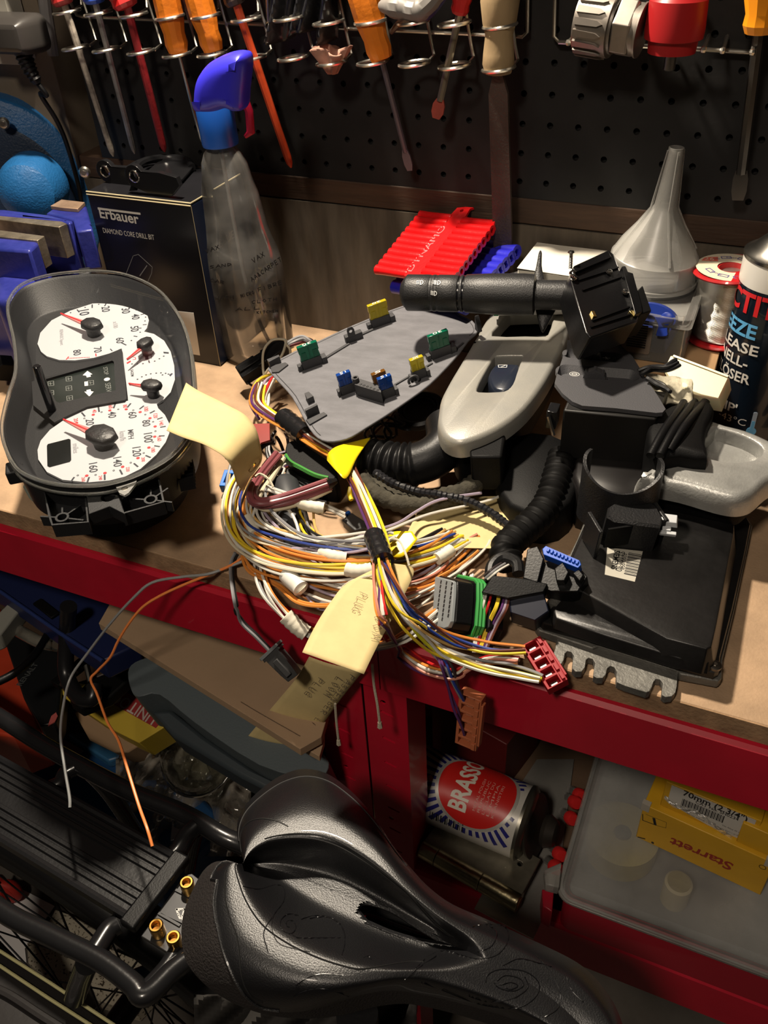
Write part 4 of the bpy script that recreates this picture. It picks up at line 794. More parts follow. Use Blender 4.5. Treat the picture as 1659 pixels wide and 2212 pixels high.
# ================================================================ wall plug strips (red) with blue strip below
RPL = mat('red_wall_plug', (.72, .008, .010), .28, bump=.25, bscale=250, coat=.3); BPL = mat('blue_wall_plug', (.02, .02, .42), .35, bump=.2, bscale=250)
k7 = crop(780, 440, 5.53)
Q0 = Y(815, 640, 735); Q1 = Y(935, 465, 790)
def plug_strip(name, label, m, ax0, ax1, ay, n, L, r, zdir, text_=None):
    t = thing(name, ax0, label, 'wall plugs', None); ax = (ax1 - ax0); f = Fr(ax0, ax, ay)
    if f.z.dot(C0 - ax0) < 0: f = Fr(ax0, ax, -V(ay))
    st = ax.length / n
    for s in (-1, 1):
        for i in range(n):
            c = f.at(st * (i + .5) + s * st * .12, 0, 0); dirv = f.y * s; b = MB()
            b.lathe([(r * .9, 7), (r, 9), (r, L * .6), (r * 1.02, L * .8), (r * 1.12, L - 2), (r * 1.16, L), (r * .6, L), (r * .55, L * .6)], c, dirv, 12); b.build('wall_plug', m, t, sharp=40)
    o_ = []; W = 8.5
    for i in range(n): o_ += [(st * i, -W + 1.4), (st * (i + .5), -W - .8)]
    o_ += [(st * n + 10, -W + 1), (st * n + 12, -W - 2), (st * n + 12, W + 2), (st * n + 10, W - 1)]
    for i in range(n - 1, -1, -1): o_ += [(st * (i + .5), W + .8), (st * i, W - 1.4)]
    MB().prism(f, o_, r * .2, r * .2 + 2.2, [circ(st * n + 6, 0, 2, 10)]).build('spine', m, t, bevel=.3)
    if text_:
        text(text_, f, (st * .8, 3.2), (st * n * .80, 3.2), mat('embossed_pink', (.85, .16, .17), .3), t, w=r * .2 + 2.3, name='embossed_lettering', h=-6.5 if False else 6.5)
    return t, f
pn_ = V((-.2, -math.sin(math.radians(22)), math.cos(math.radians(22)))); fs_ = Fr(Y(*k7(640, 850), 722), (1, 0, 0), z=pn_)
a0, a1 = fs_.P(*k7(640, 850)), fs_.P(*k7(1200, 130)); sd = (a1 - a0).normalized(); sid = pn_.normalized().cross(sd)
plug_strip('wall_plug_strip', 'bright red wall plugs on a moulded strip leaning against the back wall', RPL, a0 - sd * 6, a0 + sd * ((a1 - a0).length - 4), sid, 11, 46, 4.3, 1, 'DYNAMO')
off = V((16, 10, -17)); plug_strip('wall_plug_strip', 'blue wall plugs lying underneath the red wall plug strip', BPL, a0 + off - sd * 14, a1 + off + V((6, -12, -6)), sid, 10, 47, 6.2, 1)
# ================================================================ silver handle trim with window switch
SILV = mat('silver_paint', (.36, .355, .33), .36, .35, bump=.12, bscale=900, var=.08, vscale=20, col2=(.40, .385, .34))
P0 = Z(995, 935, 72); P1 = Z(1190, 690, 88)
tf = Fr(P0, P1 - P0, z=(-.05, -.12, 1))
tr = thing('window_switch_trim', P0, 'silver door handle trim with black window switch in the middle of the pile', 'door trim')
TO = [(240, 1010), (255, 930), (300, 840), (360, 740), (420, 640), (500, 500), (555, 420), (600, 375), (720, 345), (900, 330), (1025, 350), (1040, 430), (1020, 530), (985, 630), (930, 740), (860, 860), (760, 990), (640, 1090), (520, 1155), (400, 1195), (320, 1190), (262, 1150), (235, 1080)]
to = ccw(outline(tf, [k6(*p) for p in TO], 0, 3))
h1 = ccw(outline(tf, [k6(*p) for p in [(555, 570), (590, 505), (650, 435), (700, 420), (930, 420), (930, 480), (910, 540), (880, 572), (760, 572)]], 0, 2))
h2 = ccw(outline(tf, [k6(*p) for p in [(462, 880), (500, 800), (560, 700), (590, 682), (740, 680), (748, 700), (700, 820), (660, 890), (600, 905), (480, 906)]], 0, 2))
def shell(b, fr, outl, holes, prof):
    """shell with holes: top face between inset outline and holes, sides following prof [(inset,height)], hole walls going down"""
    n = len(outl); rings = [shrink(outl, d) if d else outl for d, h in prof]; vs = []
    for rg, (d, h) in zip(rings, prof): vs += [fr.at(q[0], q[1], h) for q in rg]
    fs = [(i * n + k, i * n + (k + 1) % n, (i + 1) * n + (k + 1) % n, (i + 1) * n + k) for i in range(len(prof) - 1) for k in range(n)]
    b.add(vs, fs); top = prof[-1][1]; flat = list(rings[-1]); loops = [[V((*q, 0)) for q in rings[-1]]]
    for h in holes: loops.append([V((*q, 0)) for q in h]); flat += h
    b.add([fr.at(q[0], q[1], top) for q in flat], [tuple(t) for t in tessellate_polygon(loops)])
    for h in holes:
        m = len(h); sh = [shrink(h, d) for d in (0, .8, 1.4, 1.4)]; vs = []
        for l, z in zip(sh, (top, top - .6, top - 2, top - 14)): vs += [fr.at(q[0], q[1], z) for q in l]
        b.add(vs, [(i * m + k, i * m + (k + 1) % m, (i + 1) * m + (k + 1) % m, (i + 1) * m + k) for i in range(3) for k in range(m)])
    return b
shell(MB(), tf, to, [h1, h2], [(-1, -16), (-.5, -9), (.4, -4), (2, -.9), (4.5, 0)]).build('trim_shell', SILV, tr, sharp=60)
MB().prism(tf, ccw(shrink(h1, -2)), -20, -19).build('pocket_floor', SILV, tr); MB().prism(tf, ccw(shrink(h2, -2)), -19, -18).build('switch_well', BLKM, tr)
sw = ccw(outline(tf, [k6(*p) for p in [(535, 790), (560, 745), (600, 722), (700, 722), (727, 735), (722, 790), (700, 850), (660, 885), (580, 880), (545, 840)]], 2, 2))
SWB = mat('blue_black_switch', (.012, .016, .028), .28); so = dome(MB(), tf, sw, [(0, -16), (-.2, -4), (1.2, -.5), (3, .5)]).build('window_switch', SWB, tr, sharp=60)
b = MB(); q = [tf.hit(*k6(*p), .7) for p in ((598, 742), (650, 742), (648, 756), (600, 756))]; b.ribbon(tf, q + [q[0]], .5, .6); b.ribbon(tf, [tf.hit(*k6(610, 756), .7), tf.hit(*k6(645, 742), .7)], .5, .6); b.build('window_symbol', ICO, so, flat=True)
MB().lathe([(0, 0), (1.2, 0), (1.2, .3), (0, .3)], tf.at(*tf.hit(*k6(458, 608)), .0), tf.z, 8).build('pin_mark', BLKM, tr)
st_ = ccw(outline(tf, [k6(*p) for p in [(425, 1190), (640, 1150), (620, 1290), (430, 1290)]], -10))
MB().prism(tf, st_, -45, -10).build('under_body', BLKM, tr, bevel=2)
f9 = Fr(Z(1020, 1010, 46), (1, 0, 0), z=(0, -.75, .65)); o9 = ccw([f9.hit(*k6(*p)) for p in ((432, 1285), (610, 1285), (605, 1390), (455, 1390))]); MB().prism(f9, o9, -6, 0).build('tan_tab', mat('tan_silver', (.36, .34, .27), .5, .3, var=.1), tr, bevel=1)
MB().prism(tf, ccw(shrink(to, 10)), -52, -16).build('lower_housing', BLKM, tr, bevel=3)
# ================================================================ indicator stalk and switch unit
ST0, ST1 = Z(880, 632, 130), Z(1232, 638, 136)
sk = thing('indicator_stalk', Z(1050, 632, 60), 'black indicator stalk with white lamp symbols resting over trim and cover', 'indicator stalk')
STK = mat('stalk_black', (.014, .014, .015), .42, bump=.3, bscale=900); ax = ST1 - ST0; L = ax.length
def sprof(t): return R * (.94 + .10 * math.sin(t * 3.1))
MB().lathe([(4, -6), (9, -5), (13, -2), (15, 3), (15.3, 8), (15.5, 40)], ST0, ax, 36).build('end_cap', STK, sk, sharp=40)
gk = MB()
for p in (.155, .19, .33, .36): gk.lathe([(15.2, 0), (15.2, 1.4)], ST0 + ax * p, ax, 36)
gk.build('ring_groove', BLKG, sk)
for a, c, nm in ((.0, .152, 'rotary_tip'), (.163, .187, 'spacer_ring'), (.198, .327, 'rotary_collar'), (.338, .357, 'spacer_ring')):
    MB().lathe([(15.4, 0), (15.8, .8), (15.8, (c - a) * L - .8), (15.4, (c - a) * L)], ST0 + ax * a, ax, 36).build(nm, STK, sk)
MB().lathe([(15.6, 0), (16.2, 1), (17.2, L * .15), (17.6, L * .35), (17, L * .42), (12, L * .43)], ST0 + ax * .367, ax, 36).build('stalk_grip', STK, sk, sharp=40)
MB().lathe([(11, 0), (12.5, 1), (12.5, 28), (14, 29), (14, 40)], ST0 + ax * .79, ax, 28).build('stalk_neck', STK, sk)
toC = (C0 - (ST0 + ST1) / 2); zr = (toC - ax.normalized() * toC.dot(ax.normalized())).normalized()
up_ = zr * .72 + V((0, 0, 1)) * .72
cs = Cyl(ST0, ax, up_, 16.1)
def sym(b, v, u, s, kind):
    f = lambda x, y: (u + y * s, v + x * s)
    class M:                                                       # small adaptor so ribbons follow the cylinder
        at = staticmethod(lambda x, y, w=0: cs.at(x, y, w))
    o_ = [f(.1 + .5 * math.cos(a) if math.cos(a) > 0 else .1, .45 * math.sin(a)) for a in [-1.57 + k * .35 for k in range(10)]]
    b.ribbon(M, o_ + [o_[0]], .5, 0)
    for y in (-.35, -.12, .12, .35): b.ribbon(M, [f(-.1, y), f(-.7, y - (.15 if kind else 0))], .4, 0)
    if kind == 2: b.ribbon(M, [f(-.4, -.6), f(-.5, .6)], .4, 0)
b = MB(); 
for v, k_ in ((14, 0), (29, 1), (62, 2), (76, 2)): sym(b, v if v < 40 else v - 2, 0, 4.6, k_)
for v in (27, 72, 96): sym(b, v, 9.5, 4, 1)
b.build('lamp_symbols', mat('symbol_white', (.7, .7, .68), .5), sk, flat=True)
# paddle lever
fpz = Fr(Z(1168, 615, 118), (0, 0, 1), z=-ax.normalized())
pc0 = ST0 + ax * .79; fpd = Fr(pc0, V((0, .35, 1)), z=-ax)
k8 = crop(1000, 430, 5.53)
fpd = Fr(Z(1163, 620, 128), V((0, .45, 1)), z=V((-.90, -.42, .05)))
pdo = [k8(*p) for p in [(925, 608), (905, 640), (890, 720), (868, 830), (835, 960), (822, 1080), (830, 1180), (862, 1290), (890, 1420), (925, 1540), (955, 1585), (985, 1545), (1050, 1420), (1110, 1310), (1125, 1270), (1000, 1180), (985, 1020), (960, 900), (940, 780), (943, 640)]]
fpd2 = Fr(Z(1175, 640, 128), V((1, .18, 0)), z=V((-.25, -.72, .62)))
po_ = ccw(outline(fpd2, pdo, 0, 2)); dome(MB(), fpd2, po_, [(.8, -4), (0, -3), (0, -1), (1.2, 0)]).build('paddle', STK, sk, sharp=50)
# switch unit
MO = thing('column_switch_unit', Z(1310, 660, 40), 'black square switch unit with screws and brass terminals at the stalk end', 'switch unit')
c0 = Z(1243, 690, 118); f10 = Fr(Z(1300, 640, 150), Z(1318, 545, 150) - Z(1205, 588, 150), z=V((.05, -.75, 1)))
def mq(l, w=0): return ccw(outline(f10, [k6(*p) for p in l], w))
sq_ = mq([(1050, 150), (1260, 55), (1290, 80), (1325, 175), (1345, 190), (1440, 450), (1430, 480), (1150, 580), (1120, 545), (1030, 240)])
BK2 = mat('module_black', (.004, .004, .0045), .28, spec=.4, bump=.1, bscale=400)
MB().prism(f10, sq_, -26, 0).build('case', BK2, MO, bevel=1.2)
MB().prism(f10, mq([(1040, 165), (1255, 60), (1275, 95), (1065, 185)], 3), 0, 3).build('top_ledge', BK2, MO, bevel=.5)
b = MB()
for (a, c) in (((1075, 240), (1310, 165)), ((1100, 300), (1330, 220)), ((1160, 480), (1380, 400)), ((1150, 520), (1400, 440))): b.ribbon(f10, [f10.hit(*k6(*a)), f10.hit(*k6(*c))], 1.2, 0, 1.6)
b.build('case_ribs', BK2, MO)
MB().prism(f10, mq([(1325, 175), (1345, 170), (1360, 205), (1390, 215), (1440, 400), (1445, 445), (1405, 460)], 0), -30, 4).build('side_bracket', BK2, MO, bevel=.5)
MB().prism(f10, mq([(1400, 330), (1455, 275), (1508, 430), (1440, 450)], 0), -26, 2).build('plug_socket', BLKM, MO, bevel=1)
def screw(fr, px, L, tilt, par, r=3.1):
    u, v = fr.hit(*px, 3); p = fr.at(u, v, 0); d = V(tilt).normalized(); m = MB().lathe([(1.3, 0), (1.3, L)], p, d, 8)
    for i in range(int(L / 1.3)): m.lathe([(1.3, 0), (1.75, .4), (1.3, .8)], p + d * (i * 1.3), d, 8)
    m.build('screw_thread', STEEL, par); f = Fr(p + d * L, d.orthogonal(), z=d); s = MB().lathe([(1.5, -.4), (r, .6), (r * .8, 1.8), (0, 2.1)], p + d * L, d, 14).build('screw', CHROME, par)
    MB().box(f, (0, 0, 2.0), (r * 1.1, .6, .5)).box(f, (0, 0, 2.0), (.6, r * 1.1, .5)).build('cross_slot', BLKM, s)
screw(f10, k6(1038, 150), 12, (-.1, .25, 1), MO); screw(f10, k6(1050, 215), 2, f10.z, MO); screw(f10, k6(1265, 178), 1, f10.z, MO); screw(f10, k6(1360, 300), 1, f10.z, MO); screw(f10, k6(1060, 205), 4, (-.4, 0, 1), MO)
BRS = mat('brass', (.55, .42, .16), .3, 1)
for px, d in (((1135, 500), 1), ((1365, 495), 1)):
    u, v = f10.hit(*k6(*px), -10); e = V(f10.hit(*k6(px[0] + 70, px[1] - (2 if px[0] < 1200 else 25)), -10)) - V((u, v)); f = Fr(f10.at(u, v, -2), f10.x * e.x + f10.y * e.y, z=f10.z)
    MB().prism(f, [(0, -3), (10, -3), (17, -2.5), (17, 1.5), (10, 3), (0, 3)], 0, 1, [circ(14, -.5, 1, 8)]).build('terminal', BRS, MO); MB().box(f, (0, 0, 1.5), (3, 6, 5)).build('terminal_crimp', BRS, MO, bevel=.3)
wires(MO, [(*k6(1060, 400), 96), (*k6(1085, 470), 84), (*k6(1110, 560), 74), (*k6(1180, 600), 74), (*k6(1260, 560), 80), (*k6(1330, 520), 92)], ['dark', 'black', 'brown', 'dark', 'lilac'], 1.2, 3, seed=4)
MB().box(Fr(Z(*k6(1063, 390), 96), (1, 0, 0), (0, 1, 0)), (0, 0, 0), (7, 7, 8)).build('white_terminal', WHITEP, MO, bevel=1)
MB().tube(bend([(*k6(1215, 585), 78), (*k6(1245, 560), 84), (*k6(1280, 550), 84)]), 2.6, 8).build('cable_clip', BLKM, MO)
# ================================================================ grey two slot switch panel on a black box
P0 = Z(1200, 850, 92); P1 = Z(1430, 885, 92); gf = Fr(P0, P1 - P0, z=V((0, -.02, 1)))
gp = thing('dimmer_switch_panel', Z(1300, 900, 0), 'dark grey dimmer switch panel with two thumb wheels on a black box', 'switch panel')
GPM = mat('panel_grey', (.060, .060, .066), .5, bump=.3, bscale=1000)
go = ccw(outline(gf, [k6(*p) for p in [(1010, 592), (1330, 625), (1400, 690), (1480, 820), (1560, 940), (1598, 1005), (1580, 1025), (1540, 1028), (1300, 1000), (1100, 985), (1040, 960), (980, 910), (935, 850), (945, 810), (985, 690), (1005, 680)]], 0))
def slot(cx, cy, ln, wd, ang):
    u, v = gf.hit(*k6(cx, cy)); e = V(gf.hit(*k6(cx + 100, cy + ang))) - V((u, v)); e.normalize(); nn = V((-e.y, e.x)); return [(u + e.x * x + nn.x * y, v + e.y * x + nn.y * y) for x, y in rrect(-ln / 2, -wd / 2, ln / 2, wd / 2, wd / 2 - .01, 6)], (u, v), e
s1, c1, e1 = slot(1190, 790, 68, 20, 8); s2, c2, e2 = slot(1165, 685, 52, 16, 10)
MB().prism(gf, go, -3.5, 0, [s1, s2]).build('face_plate', GPM, gp, bevel=.7)
for s, c, e in ((s1, c1, e1), (s2, c2, e2)):
    b = MB(); m = len(s); l2 = shrink(s, 5); b.add([gf.at(*q, 0) for q in ccw(s)] + [gf.at(*q, -6) for q in l2], [(k, (k + 1) % m, m + (k + 1) % m, m + k) for k in range(m)]); b.prism(gf, ccw(l2), -7, -6); b.build('slot_dish', GPM, gp, sharp=50)
    fw_ = Fr(gf.at(c[0], c[1], -4), gf.x * e.x + gf.y * e.y, z=gf.z); w = MB(); w.lathe([(7, -3.5), (9.5, -3.2), (9.5, 3.2), (7, 3.5)], fw_.at(-2, 0, -2), fw_.y, 24)
    for i in range(8): a = i * .7854; w.lathe([(1.6, -3), (1.6, 3)], fw_.at(-2 + 9.2 * math.cos(a), 0, -2 + 9.2 * math.sin(a)), fw_.y, 8)
    w.build('thumb_wheel', GPM, gp, sharp=60)
b = MB(); u, v = gf.hit(*k6(1053, 797)); 
for r_ in (2.2, 4): b.ribbon(gf, [(u + r_ * math.cos(a), v + r_ * math.sin(a) * .8) for a in [k * .5236 for k in range(13)]], .5, 0)
b.ribbon(gf, [(u - 2, v), (u + 2, v)], .4, 0); u, v = gf.hit(*k6(1243, 702)); b.ribbon(gf, [(u - 3, v), (u + 3, v + 1)], .5, 0); b.ribbon(gf, [(u, v - 2), (u, v + 2)], .4, 0); b.ribbon(gf, [(u + 2, v - 2), (u - 1, v + 2)], .4, 0); tag(b.build('dimmer_symbols', ICO, gp, flat=True), kind='stuff')
bo = ccw(outline(gf, [k6(*p) for p in [(1000, 880), (1450, 900), (1440, 1010), (1010, 975)]], -4))
MB().prism(gf, [(10, -16), (80, -8), (84, 34), (10, 30)], -50, -4).build('rear_box', mat('rear_box_black', (.006, .0055, .005), .5, bump=.1), gp, bevel=1.5)
MB().box(gf, (2, -14, -12), (8, 14, 16)).build('spring_clip', BLKG, gp, bevel=.6); MB().tube([gf.at(0, -22, -8), gf.at(6, -26, -22)], 1.6, 6).build('clip_edge', CHROME, gp)
# ================================================================ back right corner of the bench
cbx = MB().box(WORLD, (-64, 742, 40), (88, 120, 80)).build('kraft_box', mat('kraft_card', (.46, .28, .14), .8, bump=.2, bscale=200, var=.1), None, bevel=.6)
tag(cbx, 'plain brown card box carrying the solder reel and clear organiser', 'box')
WC = mat('white_carton', (.68, .64, .55), .6, bump=.2, bscale=50)
wb = thing('white_carton', (-170, 770, 0), 'plain white carton with a torn corner behind the indicator stalk', 'carton')
T = [Y(1120, 551, 748), Y(1320, 566, 740), Y(1380, 545, 797), Y(1152, 508, 797)]
zt = 133
f = Fr((0, 0, zt), (1, 0, 0), (0, 1, 0)); u0 = Y(1120, 551, 734).x; q = [(u0, 734), (u0 + 66, 730), (u0 + 68, 800), (u0 + 2, 800)]
MB().prism(f, q, -23.5, 0).build('carton_body', WC, wb, bevel=.8)
MB().prism(f, [(u0 - .5, 733), (u0 + 66.5, 729), (u0 + 66.5, 794), (u0, 797)], .8, 1.4).build('lid_flap', WC, wb, bevel=.3)
MB().box(f, (u0 + 11, 733.2, .3), (22, .8, .7)).build('lid_gap', INKB, wb)
gk_ = thing('medicine_packet', (-190, 735, 70), 'white and green flat packet lying under the indicator stalk', 'packet')
f = Fr((0, 0, 108), (1, 0, 0), (0, 1, 0)); o_ = ccw([f.hit(*p) for p in ((1085, 608), (1098, 590), (1118, 585), (1245, 600), (1250, 642), (1070, 646))])
MB().prism(f, o_, -17, 0).build('packet_body', mat('white_gloss', (.66, .66, .64), .35), gk_, bevel=.8)
GN = mat('print_green', (.01, .22, .09), .4)
MB().prism(f, ccw([f.hit(*p) for p in ((1190, 601), (1203, 602), (1199, 607), (1188, 606))]), 0, .3).build('green_print', GN, gk_, flat=True)
MB().prism(f, ccw([f.hit(*p) for p in ((1068, 640), (1078, 640), (1078, 650), (1068, 650))]), -15, .4).build('green_edge', GN, gk_); MB().prism(f, ccw([f.hit(*p) for p in ((1236, 632), (1250, 630), (1250, 644), (1236, 645))]), -15, .4).build('green_edge', GN, gk_)
# clear organiser, its contents
CLR = film_mat('cloudy_clear', (.42, .41, .38), .25, .30, 12); CLR2 = film_mat('clear_polypropylene', (.50, .49, .46), .2, .17, 9)
tz0, tz1 = 81, 124
cT = [Z(1248, 640, tz1), Z(1490, 690, tz1), Z(1512, 575, tz1), Z(1300, 540, tz1)]
tr_ = thing('clear_organiser', (cT[1].x - 60, 700, tz0), 'clear plastic organiser box under the upturned funnel', 'storage box')
x0, x1_, y0_, y1_ = cT[1].x - 84, cT[1].x, cT[1].y, 792
f = Fr((0, 0, 0), (1, 0, 0), (0, 1, 0)); ro = rrect(x0, y0_, x1_, y1_, 4, 3); ri = rrect(x0 + 1.6, y0_ + 1.6, x1_ - 1.6, y1_ - 1.6, 3, 3)
MB().prism(f, ro, tz0, tz1 - 7, [ri]).prism(f, ri, tz0, tz0 + 1.2).build('box_body', CLR2, tr_)
ro2 = rrect(x0 - 3, y0_ - 3, x1_ + 3, y1_ + 2, 5, 3)
b = MB().prism(f, ro2, tz1 - 9, tz1, [rrect(x0 + 4, y0_ + 4, x1_ - 4, y1_ - 4, 4, 3)]); b.prism(f, rrect(x0 + 4, y0_ + 4, x1_ - 4, y1_ - 4, 4, 3), tz1 - 5, tz1 - 4); b.build('lid', CLR2, tr_, bevel=.8)
b = MB()
for i in range(1, 3): b.box(f, (x0 + i * 28, (y0_ + y1_) / 2, (tz0 + tz1) / 2 - 4), (1, y1_ - y0_ - 4, tz1 - tz0 - 12))
b.build('divider', CLR, tr_)
lb = Fr((0, y0_ - .3, 0), (1, 0, 0), (0, 0, 1)); u, v = lb.hit(1352, 715); MB().prism(lb, rrect(u - 2, tz0 + 6, u + 22, tz1 - 12, 1.5, 2), 0, .4).build('label', mat('brown_label', (.18, .14, .11), .6), tr_)
b = MB()
for i in range(12): b.box(lb, (u + 10, tz0 + 12 + i * 2.2, .6), (16, 1.2, .3))
b.build('barcode', INKB, tr_)
for nm, lb_, c, sz, col, ang in (('orange_marker', 'orange stick inside the clear organiser under the funnel', (x1_ - 62, 735, tz0 + 16), (8, 62, 8), (.75, .16, .04), .5), ('blue_part_tray', 'dark blue plastic part inside the clear organiser', (x1_ - 32, 735, tz0 + 14), (38, 60, 18), (.03, .05, .22), .1),
                          ('orange_clip', 'small orange clip at the front of the clear organiser', (x1_ - 30, y0_ + 16, tz0 + 8), (20, 10, 8), (.6, .15, .06), -.2)):
    ff = Fr(c, (math.cos(ang), -math.sin(ang), 0), (math.sin(ang), math.cos(ang), 0)); m = MB().box(ff, (0, 0, 0), sz); m.box(ff, (0, 0, sz[2] / 2), (sz[0] * .6, sz[1] * .8, 2)); tag(m.build(nm, mat(nm, col, .4), bevel=1), lb_, 'plastic part')
# funnel
FUN = film_mat('milky_funnel', (.62, .61, .57), .3, .22, 6)
fc = Z(1404, 600, tz1 + 2); fn = thing('funnel', fc, 'milky plastic funnel standing upside down on the clear organiser', 'funnel')
ft_ = Y(1462, 318, fc.y); H = ft_.z - fc.z; R0 = (Z(1502, 600, tz1 + 2) - Z(1308, 600, tz1 + 2)).length / 2
pr = [(R0 + 1.5, 0), (R0 + 1.5, 3), (R0, 3.2), (R0 - .5, 12), (R0 - 1.5, 22), (R0 - 2.2, 22.5), (R0 * .80, 22.5 + (H * .56 - 22.5) * .26), (R0 * .53, 22.5 + (H * .56 - 22.5) * .62), (11.5, H * .56), (10, H * .60), (6.2, H)]
b = MB(); b.lathe([p for p in pr] + [(5, H)] + [(r - 1.2, h) for r, h in pr[::-1][:-1]], fc, V((ft_.x - fc.x, 0, H)), 40); fo = b.build('funnel_cone', FUN, fn, sharp=30)
for k in range(4):
    a = k * 1.5708 + .5; MB().tube([fc + V((math.cos(a) * r, math.sin(a) * r, h)) + V(((ft_.x - fc.x) * h / H, 0, 0)) for r, h in ((R0 * .94, 24), (R0 * .53, 22.5 + (H * .56 - 22.5) * .62), (11.8, H * .56), (6.4, H - 2))], 1.1, 5).build('moulded_ridge', FUN, fn)
# blue clamp
BCL = mat('clamp_blue', (.012, .035, .26), .35); cp = thing('quick_clamp_arm', Z(1440, 690, 120), 'small blue plastic clamp arm in front of the clear organiser', 'clamp')
fcl = Fr(Z(1440, 688, 120), (1, -.1, 0), z=(0, -1, .35)); kc = crop(1400, 500, 5.53)
o_ = ccw(outline(fcl, [(1392, 656), (1410, 654), (1435, 661), (1455, 675), (1463, 690), (1457, 702), (1445, 704), (1444, 716), (1443, 724), (1420, 724), (1425, 705), (1420, 690), (1410, 680), (1392, 680)], 0, 2)); u, v = fcl.hit(1443, 688)
MB().prism(fcl, o_, -5, 5, [circ(u, v, 4.2, 16)]).build('clamp_arm', BCL, cp, bevel=1); MB().lathe([(4.6, 5), (5.6, 5.6), (4.6, 6.2)], fcl.at(u, v, 0), fcl.z, 16).build('eye_collar', BCL, cp)
MB().cyl(fcl.at(*fcl.hit(1425, 700)), fcl.at(*fcl.hit(1421, 722)), 2.4, 8).build('clamp_screw', STEEL, cp)
# solder reel
sp0, sp1 = Y(1561, 722, 762), Y(1580, 580, 762); sz0 = 81.5
rl = thing('solder_reel', (sp0.x, 762, sz0), 'red reel of silver solder wire with a printed paper label on top', 'reel')
RRD = mat('reel_red', (.42, .012, .015), .35, coat=.3); ax = V((sp1.x - sp0.x, 0, sp1.z - sp0.z)).normalized(); sc_ = V((sp0.x, 762, sz0 + 1)); HH = sp1.z - sz0
MB().lathe([(11, 0), (31, 0), (32, 1.5), (31, 3), (11, 3)], sc_, ax, 40, ring=True).build('lower_flange', RRD, rl); MB().lathe([(11, HH - 3), (31, HH - 3), (32, HH - 1.5), (31, HH), (11, HH)], sc_, ax, 40, ring=True).build('upper_flange', RRD, rl)
MB().lathe([(11, 0), (11, HH + .2), (10, HH + .2), (10, 0)], sc_, ax, 30, ring=True).build('core', RRD, rl)
SOL = mat('solder', (.50, .48, .43), .38, .9); b = MB(); pts = []; turns = 62
for i in range(turns * 16): a = i * 2 * math.pi / 16; h = 4 + (HH - 8) * i / (turns * 16); f_ = Fr(sc_, (1, 0, 0), z=ax); pts.append(f_.at((26.3 + .15 * math.sin(h * .7)) * math.cos(a), (26.3 + .15 * math.sin(h * .7)) * math.sin(a), h))
b.tube(pts, .58, 5); b.lathe([(25.8, 4), (25.8, HH - 4)], sc_, ax, 30); b.build('solder_wire', SOL, rl)
f_ = Fr(sc_ + ax * (HH + .1), (1, -.1, 0), z=ax); MB().prism(f_, circ(0, 0, 29, 40), 0, .3, [circ(0, 0, 11.5, 24)]).build('paper_label', mat('cream_label', (.60, .53, .40), .6, var=.08), rl, flat=True)
MB().prism(f_, [(-26, 4), (-13, 8), (-15, 17), (-25, 12)], .3, .5).build('logo_patch', mat('faded_red', (.6, .12, .08), .6), rl, flat=True); text('26', f_.sub(-24, 6, 0, .25), (0, 0), (8, 0), mat('logo_cream', (.65, .5, .4), .6), rl, w=.6)
PB = mat('faded_purple', (.10, .09, .25), .6); b = MB()
for a, r_ in ((1.3, 20), (2.0, 20), (3.9, 20), (4.6, 20), (5.2, 21)):
    g = f_.sub(r_ * math.cos(a), r_ * math.sin(a), .4, a - 1.57); b.ribbon(g, [(-4, -2), (4, -2), (4, 2), (-4, 2), (-4, -2)], .8, 0); 
b.build('printed_boxes', PB, rl, flat=True)
for s, a in (('ROSIN', 1.75), ('500g', 2.6), ('SOLDER', 4.25)): g = f_.sub(20 * math.cos(a), 20 * math.sin(a), .4, a - 1.57); text(s, g, (-5, -1.5), (5, -1.5), PB, rl, w=.1)
# aerosol can
cn = V((15, 742, 0)); an = thing('aerosol_can', cn, 'tall dark blue aerosol can with red and white lettering at the right edge', 'spray can')
CANB = mat('can_navy', (.006, .012, .022), .22, .3, coat=.4); HB = 168
MB().lathe([(31, 0), (33, 1.5), (33, HB)], cn, (0, 0, 1), 48).build('can_body', CANB, an); MB().lathe([(33.2, HB - 20), (33.3, HB - 19), (33.3, HB), (32.5, HB + 1)], cn, (0, 0, 1), 48).build('white_band', mat('can_white', (.65, .63, .58), .3), an)
MB().lathe([(33.1, HB), (34, HB + 1), (34, HB + 3.5), (31, HB + 4.5), (27, HB + 8), (20, HB + 15), (14, HB + 18), (13.5, HB + 21), (10, HB + 22), (0, HB + 22)], cn, (0, 0, 1), 48).build('can_dome', mat('tinplate', (.42, .40, .36), .25, 1), an)
MB().lathe([(4, 0), (4, 6), (9, 6), (9.5, 20), (7, 22), (0, 22)], cn + V((0, 0, HB + 21)), (0, 0, 1), 20).build('spray_button', WHITEP, an)
tc = V((C0.x - cn.x, C0.y - cn.y, 0)).normalized(); cy = Cyl(cn, (0, 0, 1), tc, 33.3)
RL = mat('can_red', (.55, .015, .02), .35); LB = mat('can_light_blue', (.10, .35, .62), .4); WL = mat('can_lettering', (.62, .60, .56), .4)
def ctext(s, u0, u1, v, m, h, **k): text(s, cy, (u0, v), (u1, v), m, an, w=.25, h=h, fine=True, **k)
ctext('LOCTITE', -78, 16, 128, RL, 17, bold=.03); ctext('FREEZE', -66, -9, 108, LB, 12, bold=.03); ctext('RELEASE', -64, -4, 94, WL, 9, bold=.02); ctext('SCHNELL-', -72, -10, 81, WL, 9, bold=.02); ctext('ROSTLÖSER', -72, -5, 67, WL, 9, bold=.02)
ctext('PLUS', -62, -22, 56, LB, 8, bold=.02); ctext("'SUPER GRIP'", -84, -10, 37, WL, 8.5, bold=.02); ctext('-43°C', -26, 0, 27, WL, 6.5)
